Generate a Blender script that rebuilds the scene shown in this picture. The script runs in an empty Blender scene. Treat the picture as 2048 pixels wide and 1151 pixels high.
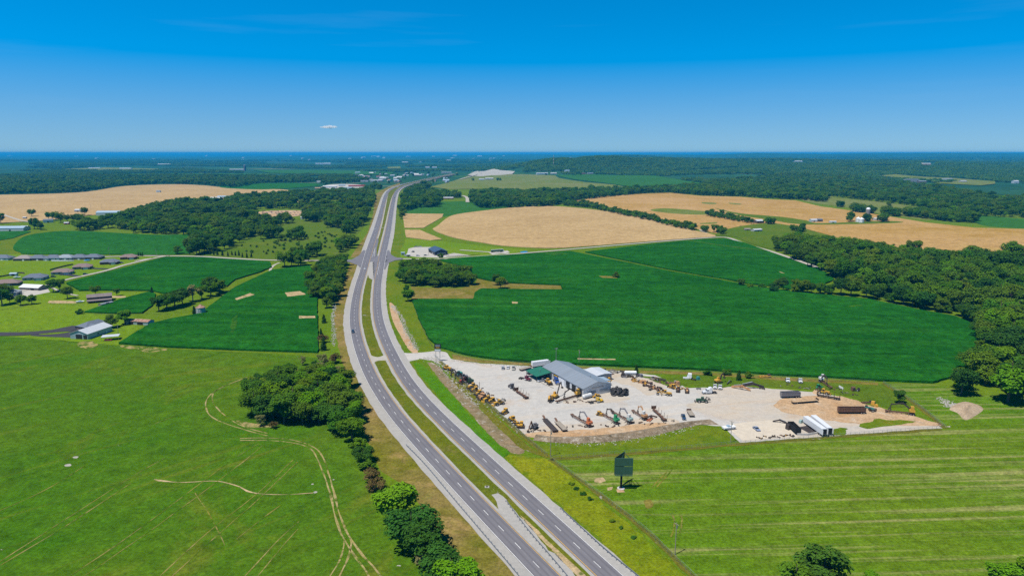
import bpy, math, random
from mathutils import Vector, Matrix, noise
from mathutils.geometry import tessellate_polygon
random.seed(11)
R = math.radians
scene = bpy.context.scene
COL = scene.collection

# ------------------------------------------------------------------ camera, sky, sun, exposure
F = 2048 * 24 / 36.0
CAM_H = 130.0
PITCH = math.atan((575.5 - 305.5) / F)
cam = bpy.data.cameras.new('camera')
cam.lens = 24; cam.sensor_width = 36; cam.clip_start = 1; cam.clip_end = 90000
cam_o = bpy.data.objects.new('camera', cam)
cam_o.location = (0, 0, CAM_H); cam_o.rotation_euler = (math.pi / 2 - PITCH, 0, 0)
COL.objects.link(cam_o); scene.camera = cam_o

SUN_EL, SUN_X, SUN_Y = R(66), -0.80, -0.60
SKY_A, SKY_B, SKY_S, SKY_H, SKY_V, SKY_O, SKY_D = 1.35, 0.10, (1.28, 1.58), 0.494, (0.69, 1.10), 3.0, 0.1
world = bpy.data.worlds.new('World'); scene.world = world
world.use_nodes = True
wn = world.node_tree; wn.nodes.clear()
def wnode(t, **k):
    n = wn.nodes.new(t)
    for a, b in k.items(): setattr(n, a, b)
    return n
w_out = wnode('ShaderNodeOutputWorld'); w_bg = wnode('ShaderNodeBackground')
w_sky = wnode('ShaderNodeTexSky'); w_sky.sky_type = 'NISHITA'
w_sky.sun_disc = False; w_sky.sun_elevation = SUN_EL; w_sky.sun_rotation = math.atan2(SUN_X, SUN_Y)
w_sky.altitude = 300; w_sky.air_density = 1.0; w_sky.dust_density = SKY_D; w_sky.ozone_density = SKY_O
w_tc = wnode('ShaderNodeTexCoord')
w_sep = wnode('ShaderNodeSeparateXYZ'); w_cmb = wnode('ShaderNodeCombineXYZ')
w_mul = wnode('ShaderNodeMath', operation='MULTIPLY_ADD'); w_mul.inputs[1].default_value = SKY_A; w_mul.inputs[2].default_value = SKY_B
w_max = wnode('ShaderNodeMath', operation='MAXIMUM'); w_max.inputs[1].default_value = 0.01
w_nrm = wnode('ShaderNodeVectorMath', operation='NORMALIZE')
w_hsv = wnode('ShaderNodeHueSaturation'); w_hsv.inputs['Hue'].default_value = SKY_H; 
# paler and softer towards the horizon
w_sat = wnode('ShaderNodeMapRange'); w_val = wnode('ShaderNodeMapRange')
for n_, (a_, b_) in ((w_sat, SKY_S), (w_val, SKY_V)):
    n_.inputs[1].default_value = 0.0; n_.inputs[2].default_value = 0.13; n_.inputs[3].default_value = a_; n_.inputs[4].default_value = b_
L = wn.links.new
L(w_tc.outputs['Generated'], w_sep.inputs[0])
L(w_sep.outputs[0], w_cmb.inputs[0]); L(w_sep.outputs[1], w_cmb.inputs[1])
L(w_sep.outputs[2], w_mul.inputs[0]); L(w_mul.outputs[0], w_max.inputs[0]); L(w_max.outputs[0], w_cmb.inputs[2])
L(w_cmb.outputs[0], w_nrm.inputs[0]); L(w_nrm.outputs[0], w_sky.inputs[0])
L(w_sky.outputs[0], w_hsv.inputs['Color'])
for n_, k_ in ((w_sat, 'Saturation'), (w_val, 'Value')): L(w_sep.outputs[2], n_.inputs[0]); L(n_.outputs[0], w_hsv.inputs[k_])
# faint cirrus streaks high in the sky
w_map = wnode('ShaderNodeMapping'); w_map.inputs['Scale'].default_value = (2.2, 2.2, 30)
w_map.inputs['Rotation'].default_value = (R(2.0), R(-1.5), 0)
w_noi = wnode('ShaderNodeTexNoise'); w_noi.inputs['Scale'].default_value = 1.3; w_noi.inputs['Detail'].default_value = 6
w_rmp = wnode('ShaderNodeMapRange'); w_rmp.inputs[1].default_value = 0.56; w_rmp.inputs[2].default_value = 0.85
w_rmp.inputs[3].default_value = 0.0; w_rmp.inputs[4].default_value = 0.07
w_mix = wnode('ShaderNodeMix', data_type='RGBA', blend_type='MIX')
L(w_tc.outputs['Generated'], w_map.inputs[0]); L(w_map.outputs[0], w_noi.inputs['Vector'])
L(w_noi.outputs[0], w_rmp.inputs[0]); L(w_rmp.outputs[0], w_mix.inputs[0])
L(w_hsv.outputs[0], w_mix.inputs[6]); w_mix.inputs[7].default_value = (2.6, 3.8, 5.2, 1)
# the sky deepens towards the zenith
w_zen = wnode('ShaderNodeMapRange'); w_zen.inputs[1].default_value = 0.24; w_zen.inputs[2].default_value = 0.75; w_zen.inputs[3].default_value = 1.0; w_zen.inputs[4].default_value = 0.4
w_dim = wnode('ShaderNodeMix', data_type='RGBA', blend_type='MULTIPLY'); w_dim.inputs[0].default_value = 1.0
L(w_sep.outputs[2], w_zen.inputs[0]); L(w_mix.outputs[2], w_dim.inputs[6]); L(w_zen.outputs[0], w_dim.inputs[7])
L(w_dim.outputs[2], w_bg.inputs[0]); w_bg.inputs[1].default_value = 0.105
L(w_bg.outputs[0], w_out.inputs[0])

sun = bpy.data.lights.new('sun', 'SUN'); sun.energy = 4.6; sun.angle = R(0.53); sun.color = (1.0, 0.95, 0.87)
sun_o = bpy.data.objects.new('sun', sun); COL.objects.link(sun_o)
sd = Vector((-SUN_X * math.cos(SUN_EL), -SUN_Y * math.cos(SUN_EL), -math.sin(SUN_EL)))
sun_o.rotation_euler = sd.to_track_quat('-Z', 'Y').to_euler(); sun_o.location = (0, 0, 500)
vs = scene.view_settings
vs.view_transform = 'Standard'; vs.look = 'None'; vs.exposure = 0.5; vs.gamma = 1.0; vs.use_curve_mapping = False
scene.cycles.max_bounces = 6; scene.cycles.diffuse_bounces = 2; scene.cycles.glossy_bounces = 2
scene.cycles.transmission_bounces = 4; scene.cycles.volume_bounces = 1; scene.cycles.transparent_max_bounces = 8
scene.cycles.use_denoising = False

# ------------------------------------------------------------------ relief and layout helpers
def sstep(a, b, t):
    t = min(1, max(0, (t - a) / (b - a))); return t * t * (3 - 2 * t)
HILLS = [(330, 4700, 84, 250, 420), (640, 4900, 94, 330, 450), (1000, 5100, 76, 380, 500), (1500, 5400, 58, 520, 600), (1250, 3900, 22, 420, 260), (2100, 4300, 30, 520, 330), (2700, 5000, 42, 600, 400),
         (1500, 9000, 80, 500, 700), (2300, 6500, 50, 700, 900), (3300, 6200, 34, 800, 700), (1600, 7600, 55, 900, 800),
         (5600, 15000, 88, 1700, 1500), (9500, 16000, 95, 1500, 2000), (2600, 17000, 78, 1900, 1800), (12500, 18500, 104, 2200, 2000),
         (400, 21000, 70, 1600, 2500), (-5200, 20000, 50, 1800, 2000)]
def H(x, y):
    if y < 2600: return 0.0
    z = 0.0
    for hx, hy, hh, sx, sy in HILLS:
        q = ((x - hx) / sx) ** 2 + ((y - hy) / sy) ** 2
        if q < 16: z = max(z, hh * math.exp(-q / 2) - 0.02)
    a = sstep(0.0, 0.45, x / y)
    z += a * sstep(2600, 5000, y) * (16 + 22 * noise.noise((x / 800, y / 700, 3.1))) + a * sstep(8000, 20000, y) * 26
    z += sstep(7000, 20000, y) * 14 * (noise.noise((x / 2500, y / 2500, 7.7)) + 0.4)
    return min(max(z, 0.0), 122.0)
CP, SP = math.cos(PITCH), math.sin(PITCH)
def ray(px, py):
    dx = (px - 1024.0) / F; dv = (py - 575.5) / F
    return dx, CP - dv * SP, -SP - dv * CP
def G(px, py):
    """the point of the ground seen at that place of the survey picture"""
    d = ray(px, py)
    if d[2] > -1e-4: d = (d[0], d[1], -1e-4)
    t = CAM_H / -d[2]
    if d[1] * t > 2600:
        t0 = 2500 / d[1]; s = t0
        while s < t:
            if CAM_H + d[2] * s <= H(d[0] * s, d[1] * s): break
            s += 20 + s * 0.002
        t = min(s, t)
    x, y = d[0] * t, d[1] * t
    return Vector((x, y, H(x, y)))
def px_of(x, y, z):
    """where a point shows in the survey picture"""
    zz = z - CAM_H
    dep = y * CP - zz * SP
    up = y * SP + zz * CP
    return 1024 + F * x / dep, 575.5 - F * up / dep
def inside(p, poly):
    x, y = p; c = False; n = len(poly); j = n - 1
    for i in range(n):
        xi, yi = poly[i]; xj, yj = poly[j]
        if (yi > y) != (yj > y) and x < (xj - xi) * (y - yi) / (yj - yi) + xi: c = not c
        j = i
    return c
def ang(p, q):
    a, b = G(*p), G(*q); return math.atan2(b.y - a.y, b.x - a.x)
def span(p, q):
    a, b = G(*p), G(*q); m = (a + b) / 2
    return m, (b - a).length, math.atan2(b.y - a.y, b.x - a.x)
def catmull(pts, closed, k=6):
    n = len(pts); out = []
    for i in range(n if closed else n - 1):
        g = lambda j: pts[j % n] if closed else pts[min(max(j, 0), n - 1)]
        a, b, c, d = g(i - 1), g(i), g(i + 1), g(i + 2)
        for s in range(k):
            t = s / k
            out.append(0.5 * ((2 * b) + (c - a) * t + (2 * a - 5 * b + 4 * c - d) * t * t + (3 * b - a - 3 * c + d) * t ** 3))
    if not closed: out.append(pts[-1])
    return out

# ------------------------------------------------------------------ materials
MATS = {}
def new_mat(name):
    m = bpy.data.materials.new(name); m.use_nodes = True; m.node_tree.nodes.clear()
    return m, m.node_tree
def N(nt, t, **k):
    n = nt.nodes.new(t)
    for a, b in k.items(): setattr(n, a, b)
    return n
def mix(nt, fac, a, b, blend='MIX'):
    n = N(nt, 'ShaderNodeMix', data_type='RGBA', blend_type=blend)
    for i, v in ((0, fac), (6, a), (7, b)):
        if hasattr(v, 'is_linked'): nt.links.new(v, n.inputs[i])
        elif i == 0: n.inputs[0].default_value = v
        else: n.inputs[i].default_value = (*v, 1)
    return n.outputs[2]
def noise_tex(nt, vec, scale, detail=3, rough=0.55, dist=0.0):
    n = N(nt, 'ShaderNodeTexNoise'); n.inputs['Scale'].default_value = scale; n.inputs['Detail'].default_value = detail
    n.inputs['Roughness'].default_value = rough; n.inputs['Distortion'].default_value = dist
    nt.links.new(vec, n.inputs['Vector']); return n.outputs[0]
def mrange(nt, v, a, b, c=0.0, d=1.0):
    n = N(nt, 'ShaderNodeMapRange'); nt.links.new(v, n.inputs[0])
    for i, q in enumerate((a, b, c, d)): n.inputs[i + 1].default_value = q
    return n.outputs[0]
def mapping(nt, vec, rot, scale):
    n = N(nt, 'ShaderNodeMapping', vector_type='POINT')
    v = N(nt, 'ShaderNodeVectorRotate', rotation_type='Z_AXIS'); v.inputs['Angle'].default_value = rot
    nt.links.new(vec, v.inputs['Vector']); nt.links.new(v.outputs[0], n.inputs[0]); n.inputs['Scale'].default_value = scale
    return n.outputs[0]
def surf(nt, col, rough=0.9, bump=None, bs=0.3, bd=0.3, spec=0.15, metal=0.0):
    p = N(nt, 'ShaderNodeBsdfPrincipled'); o = N(nt, 'ShaderNodeOutputMaterial')
    if hasattr(col, 'is_linked'): nt.links.new(col, p.inputs['Base Color'])
    else: p.inputs['Base Color'].default_value = (*col, 1)
    p.inputs['Roughness'].default_value = rough; p.inputs['Specular IOR Level'].default_value = spec; p.inputs['Metallic'].default_value = metal
    if bump is not None:
        b = N(nt, 'ShaderNodeBump'); b.inputs['Strength'].default_value = bs; b.inputs['Distance'].default_value = bd
        nt.links.new(bump, b.inputs['Height']); nt.links.new(b.outputs[0], p.inputs['Normal'])
    nt.links.new(p.outputs[0], o.inputs[0]); return p
def land(name, a, b, c, sc=(0.008, 0.06, 0.8), spots=(), streaks=(), bump=0.4, bd=0.5, rough=0.95, con=1.0):
    """ground cover: colours a-b mixed in broad patches, c speckled through, then spots (colour, scale, lo, hi, amount) and
    streaks (colour, angle, along, across, lo, hi, amount)"""
    dim = lambda c: (c[0] * .70, c[1] * .70, c[2] * (.28 if c[1] > c[2] * 2.5 else .66))
    a, b, c = dim(a), dim(b), dim(c)
    spots = [(dim(q[0]),) + tuple(q[1:]) for q in spots]; streaks = [(dim(q[0]),) + tuple(q[1:]) for q in streaks]
    m, nt = new_mat(name); g = N(nt, 'ShaderNodeNewGeometry').outputs['Position']
    n1 = mrange(nt, noise_tex(nt, g, sc[0], 4, 0.6, 0.6), 0.33, 0.67)
    n2 = mrange(nt, noise_tex(nt, g, sc[1], 5, 0.62), 0.35, 0.68)
    n3f = noise_tex(nt, g, sc[2], 4, 0.7)
    col = mix(nt, n1, a, b)
    mul = N(nt, 'ShaderNodeMath', operation='MULTIPLY'); nt.links.new(n2, mul.inputs[0]); mul.inputs[1].default_value = 0.55
    col = mix(nt, mul.outputs[0], col, c)
    for (scol, s, lo, hi, amt) in spots:
        col = mix(nt, mrange(nt, noise_tex(nt, g, s, 6, 0.65, 0.8), lo, hi, 0, amt), col, scol)
    for (scol, an, al, ac, lo, hi, amt) in streaks:
        v = mapping(nt, g, an, (al, ac, 1))
        col = mix(nt, mrange(nt, noise_tex(nt, v, 1.0, 5, 0.6), lo, hi, 0, amt), col, scol)
    dk = mrange(nt, n3f, 0.3, 0.7, 1 - .34 * con, 1 + .3 * con)
    col = mix(nt, 1.0, col, dk, 'MULTIPLY')
    col = mix(nt, 1.0, col, mrange(nt, noise_tex(nt, g, sc[2] * .23, 4, .65), 0.32, .68, 1 - .2 * con, 1 + .2 * con), 'MULTIPLY')
    surf(nt, col, rough, n3f, bump, bd, 0.0)
    MATS[name] = m; return m
def P(name, rgb, rough=0.5, metal=0.0, var=0.18, scale=1.5, dirt=None, spec=0.4):
    if name in MATS: return MATS[name]
    rgb = tuple(q * .8 for q in rgb)
    m, nt = new_mat(name); tc = N(nt, 'ShaderNodeTexCoord').outputs['Object']
    n = noise_tex(nt, tc, scale, 4, 0.6)
    lo = tuple(c * (1 - var) for c in rgb); hi = tuple(min(1, c * (1 + var)) for c in rgb)
    col = mix(nt, mrange(nt, n, 0.35, 0.65), lo, hi)
    if dirt: col = mix(nt, mrange(nt, noise_tex(nt, tc, scale * 2.3, 5, 0.7, 0.5), 0.48, 0.66, 0, dirt[1]), col, dirt[0])
    surf(nt, col, rough, n, 0.1, 0.05, spec, metal); MATS[name] = m; return m
def ribbed(name, rgb, axis, period, rough=0.45, metal=0.3, var=0.08, dirt=None):
    """sheet metal with standing seams (axis 0 = seams along local x)"""
    if name in MATS: return MATS[name]
    rgb = tuple(q * .8 for q in rgb)
    m, nt = new_mat(name); tc = N(nt, 'ShaderNodeTexCoord').outputs['Object']
    sp = N(nt, 'ShaderNodeSeparateXYZ'); nt.links.new(tc, sp.inputs[0])
    mu = N(nt, 'ShaderNodeMath', operation='MULTIPLY'); nt.links.new(sp.outputs[axis], mu.inputs[0]); mu.inputs[1].default_value = 1 / period
    fr = N(nt, 'ShaderNodeMath', operation='FRACT'); nt.links.new(mu.outputs[0], fr.inputs[0])
    rib = mrange(nt, fr.outputs[0], 0.0, 0.12, 1.0, 0.0)
    fl = N(nt, 'ShaderNodeMath', operation='FLOOR'); nt.links.new(mu.outputs[0], fl.inputs[0])
    wn_ = N(nt, 'ShaderNodeTexWhiteNoise', noise_dimensions='1D'); nt.links.new(fl.outputs[0], wn_.inputs['W'])
    col = mix(nt, mrange(nt, wn_.outputs[0], 0, 1), tuple(c * (1 - var) for c in rgb), tuple(min(1, c * (1 + var)) for c in rgb))
    col = mix(nt, mrange(nt, noise_tex(nt, tc, 0.25, 4), 0.4, 0.7, 0, 0.3), col, tuple(c * 0.8 for c in rgb))
    if dirt: col = mix(nt, mrange(nt, noise_tex(nt, tc, 0.7, 5, 0.7, 0.5), 0.45, 0.65, 0, dirt[1]), col, dirt[0])
    surf(nt, col, rough, rib, 0.5, 0.05, 0.4, metal); MATS[name] = m; return m

land('meadow', (.095, .175, .018), (.14, .20, .030), (.12, .215, .022), spots=[((.20, .17, .06), .02, .58, .75, .5)])
land('lawn', (.12, .225, .020), (.18, .255, .035), (.14, .25, .024), spots=[((.20, .18, .07), .05, .6, .75, .4)])
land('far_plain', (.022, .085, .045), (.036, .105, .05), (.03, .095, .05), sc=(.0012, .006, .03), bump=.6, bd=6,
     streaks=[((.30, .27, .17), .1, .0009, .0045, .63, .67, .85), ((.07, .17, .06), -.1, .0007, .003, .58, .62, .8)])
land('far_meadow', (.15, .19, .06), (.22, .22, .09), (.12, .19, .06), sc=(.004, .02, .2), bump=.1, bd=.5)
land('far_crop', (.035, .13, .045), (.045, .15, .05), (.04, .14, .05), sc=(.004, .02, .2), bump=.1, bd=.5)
land('hayfield', (.044, .145, .012), (.108, .17, .026), (.076, .17, .020), sc=(.0065, .045, .7), bump=.6, bd=.5, con=1.15,
     spots=[((.26, .19, .075), .016, .57, .74, .42), ((.34, .27, .15), .11, .70, .75, .6), ((.025, .085, .012), .03, .56, .72, .45)],
     streaks=[((.20, .17, .06), R(-47), .006, .16, .58, .74, .42), ((.028, .085, .012), R(-47), .012, .3, .55, .75, .55)])
land('mown_grass', (.086, .185, .016), (.130, .19, .028), (.108, .205, .020), sc=(.010, .06, .9), bump=.5, bd=.35, con=1.25,
     spots=[((.045, .125, .012), .035, .56, .72, .5), ((.30, .24, .12), .13, .71, .77, .5)],
     streaks=[((.34, .31, .13), R(-3), .007, .26, .50, .66, .66), ((.055, .115, .010), R(-3), .014, .34, .52, .7, .5)])
land('verge_dry', (.135, .145, .028), (.29, .20, .085), (.19, .165, .04), sc=(.025, .12, .9), bump=.6, bd=.4, con=1.2,
     spots=[((.40, .26, .12), .06, .56, .70, .7), ((.085, .16, .02), .05, .58, .72, .6)])
land('verge_yellow', (.13, .20, .014), (.24, .25, .028), (.17, .22, .018), sc=(.03, .10, .9), bump=.6, bd=.4, con=1.2, spots=[((.06, .14, .012), .06, .56, .70, .7), ((.30, .24, .08), .09, .60, .74, .5)])
land('verge_green', (.085, .165, .018), (.155, .19, .030), (.12, .19, .022), sc=(.03, .12, 1.2), bump=.5, bd=.3,
     spots=[((.26, .20, .07), .09, .57, .72, .55), ((.06, .13, .015), .05, .58, .7, .5)])
land('median_grass', (.095, .135, .022), (.16, .165, .036), (.125, .15, .028), sc=(.04, .2, 1.4), bump=.5, bd=.3,
     spots=[((.24, .18, .075), .12, .55, .7, .6)])
land('bright_bank', (.06, .19, .012), (.09, .20, .02), (.07, .21, .014), sc=(.03, .15, 1.2), bump=.4, bd=.3)
land('brown_bank', (.30, .21, .13), (.17, .155, .07), (.38, .29, .21), sc=(.05, .25, 1.3), bump=.9, bd=.6,
     spots=[((.50, .46, .42), .22, .57, .66, .85), ((.10, .13, .03), .08, .58, .7, .6)])
land('olive_bank', (.12, .13, .035), (.17, .15, .05), (.14, .16, .035), sc=(.05, .25, 1.3), bump=.6, bd=.4,
     spots=[((.45, .42, .39), .2, .63, .7, .8)])
land('corn', (.0105, .092, .018), (.017, .128, .025), (.024, .150, .032), sc=(.008, .05, .42), bump=1.0, bd=1.2, rough=.9, con=1.25,
     spots=[((.008, .070, .016), .018, .52, .68, .6), ((.045, .17, .03), .012, .56, .72, .5)], streaks=[((.007, .070, .014), R(4), .005, .12, .48, .70, .7), ((.035, .165, .03), R(4), .004, .06, .52, .72, .5)])
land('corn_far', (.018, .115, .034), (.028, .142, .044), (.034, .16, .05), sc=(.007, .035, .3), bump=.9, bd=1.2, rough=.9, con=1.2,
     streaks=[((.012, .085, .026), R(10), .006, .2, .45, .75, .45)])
land('wheat', (.50, .345, .172), (.41, .272, .125), (.56, .40, .215), con=.9, sc=(.006, .035, .5), bump=.35, bd=.4,
     spots=[((.33, .20, .09), .02, .60, .75, .5)], streaks=[((.34, .21, .10), R(-12), .006, .05, .56, .70, .6), ((.32, .20, .09), R(78), .02, .16, .66, .70, .4)])
land('wheat_rust', (.48, .295, .125), (.37, .215, .085), (.54, .355, .16), con=.9, sc=(.004, .02, .4), bump=.35, bd=.4,
     spots=[((.40, .32, .075), .005, .60, .74, .6)], streaks=[((.30, .17, .075), R(14), .003, .03, .58, .72, .5)])
land('weeds', (.055, .135, .018), (.085, .155, .025), (.04, .11, .016), sc=(.03, .2, .9), bump=1.0, bd=.8)
land('scrub', (.085, .155, .026), (.135, .175, .042), (.075, .15, .022), sc=(.012, .07, .8), bump=.7, bd=.6,
     spots=[((.22, .18, .075), .015, .60, .75, .5)])
land('gravel_lot', (.53, .50, .49), (.475, .465, .47), (.58, .55, .535), con=.4, sc=(.02, .10, 1.6), bump=.3, bd=.12,
     streaks=[((.42, .41, .42), R(-14), .012, .16, .52, .68, .55), ((.58, .50, .43), R(-20), .014, .11, .55, .70, .6)],
     spots=[((.50, .345, .225), .045, .56, .72, .6), ((.36, .35, .36), .03, .60, .75, .5), ((.30, .20, .13), .22, .69, .74, .6)])
land('thin_soil', (.36, .28, .13), (.42, .32, .18), (.28, .25, .09), sc=(.05, .3, 1.5), bump=.4, bd=.1, spots=[((.07, .14, .02), .16, .44, .56, 1.0)])
land('corn_pale', (.05, .155, .025), (.07, .17, .03), (.03, .13, .025), sc=(.05, .2, .6), bump=1.0, bd=1.0, con=1.2, spots=[((.012, .10, .02), .25, .45, .6, .9)])
land('gravel_tan', (.53, .45, .38), (.51, .475, .455), (.57, .49, .41), streaks=[((.46, .44, .43), R(-10), .012, .16, .52, .68, .6), ((.50, .35, .23), R(-16), .014, .12, .57, .70, .6)], sc=(.02, .09, 1.6), bump=.3, bd=.12, con=.4, spots=[((.50, .34, .21), .05, .56, .72, .6), ((.34, .27, .21), .2, .68, .74, .5)])
land('clay', (.47, .29, .16), (.55, .40, .27), (.50, .33, .20), sc=(.05, .2, 1.4), bump=.4, bd=.2, spots=[((.56, .50, .44), .12, .55, .7, .6)])
land('pale_pad', (.62, .54, .46), (.58, .52, .46), (.66, .58, .49), con=.35, sc=(.06, .25, 1.6), bump=.3, bd=.12, spots=[((.45, .28, .15), .11, .62, .72, .6)])
land('shoulder', (.40, .385, .385), (.44, .42, .41), (.36, .35, .355), con=.35, sc=(.03, .3, 2.5), bump=.3, bd=.05)
land('gravel_road', (.46, .43, .40), (.50, .47, .43), (.42, .39, .37), con=.35, sc=(.03, .3, 2.0), bump=.3, bd=.06)
land('dirt_track', (.24, .22, .085), (.34, .27, .13), (.17, .18, .05), sc=(.03, .12, 1.5), bump=.4, bd=.1, spots=[((.06, .125, .016), .10, .48, .60, 1.0)])
land('worn_track', (.36, .29, .145), (.42, .34, .18), (.26, .23, .09), sc=(.05, .2, 1.5), bump=.4, bd=.1, spots=[((.075, .13, .02), .16, .49, .60, .95)])
land('bare_soil', (.48, .35, .20), (.54, .41, .26), (.42, .32, .17), sc=(.06, .3, 1.5), bump=.4, bd=.1, spots=[((.10, .15, .03), .3, .55, .65, .8)])
land('lot_pale', (.50, .47, .45), (.46, .44, .43), (.54, .51, .49), con=.35, sc=(.02, .1, 1.), bump=.2, bd=.1)
land('driveway', (.060, .058, .075), (.072, .070, .088), (.08, .078, .095), con=.35, sc=(.03, .2, 1.5), bump=.1, bd=.05)
land('rock', (.42, .40, .37), (.34, .32, .30), (.50, .48, .45), sc=(.3, .9, 3), bump=.5, bd=.2)
land('sand_heap', (.44, .33, .24), (.38, .28, .19), (.52, .42, .33), sc=(.08, .3, 1.5), bump=.6, bd=.3)
land('dark_pit', (.05, .045, .055), (.07, .06, .065), (.09, .075, .07), sc=(.1, .4, 1.5), bump=.1, bd=.05)
land('quarry_stone', (.42, .40, .38), (.50, .47, .44), (.36, .35, .34), sc=(.01, .05, .3), bump=.4, bd=1)
def asphalt():
    m, nt = new_mat('asphalt'); g = N(nt, 'ShaderNodeNewGeometry').outputs['Position']
    uv = N(nt, 'ShaderNodeUVMap'); uv.uv_map = 'across'
    sp = N(nt, 'ShaderNodeSeparateXYZ'); nt.links.new(uv.outputs[0], sp.inputs[0])
    col = mix(nt, mrange(nt, noise_tex(nt, g, .05, 4), .35, .65), (.125, .120, .134), (.150, .144, .156))
    col = mix(nt, mrange(nt, noise_tex(nt, g, 2.5, 3), .3, .7, 0, .5), col, (.11, .106, .118))
    wv = N(nt, 'ShaderNodeMath', operation='SINE'); mu = N(nt, 'ShaderNodeMath', operation='MULTIPLY')
    nt.links.new(sp.outputs[0], mu.inputs[0]); mu.inputs[1].default_value = math.pi * 8; nt.links.new(mu.outputs[0], wv.inputs[0])
    col = mix(nt, mrange(nt, wv.outputs[0], 0.0, 1.0, 0, .5), col, (.085, .081, .092))
    cm = N(nt, 'ShaderNodeCombineXYZ'); nt.links.new(sp.outputs[0], cm.inputs[0])
    mu2 = N(nt, 'ShaderNodeMath', operation='MULTIPLY'); nt.links.new(sp.outputs[1], mu2.inputs[0]); mu2.inputs[1].default_value = .02
    nt.links.new(mu2.outputs[0], cm.inputs[1])
    col = mix(nt, mrange(nt, noise_tex(nt, cm.outputs[0], 5, 4), .55, .72, 0, .35), col, (.19, .186, .195))
    surf(nt, col, .85, noise_tex(nt, g, 6, 2), .15, .02, .2); MATS['asphalt'] = m
asphalt()
P('line_white', (.78, .78, .76), .6, var=.1, scale=.5); P('line_yellow', (.72, .42, .05), .6, var=.12, scale=.5)
P('rubber', (.022, .021, .022), .8); P('rim', (.45, .44, .42), .5, .4); P('glass_dark', (.02, .028, .035), .12, 0, .1, spec=.6)
P('rust', (.125, .062, .038), .85, 0, .35, 2.0, ((.23, .13, .08), .6)); P('dark_steel', (.055, .048, .045), .6, .3, .3, 2, ((.16, .09, .055), .5))
P('galv', (.42, .44, .46), .45, .6); P('rail_steel', (.28, .32, .37), .45, .5); P('wood_post', (.20, .16, .12), .9); P('concrete', (.48, .46, .43), .9)
P('white_paint', (.76, .77, .78), .4, 0, .06); P('black_opening', (.012, .012, .014), .9); P('bark', (.12, .09, .065), .95); P('weathered', (.30, .26, .21), .95)

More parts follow.
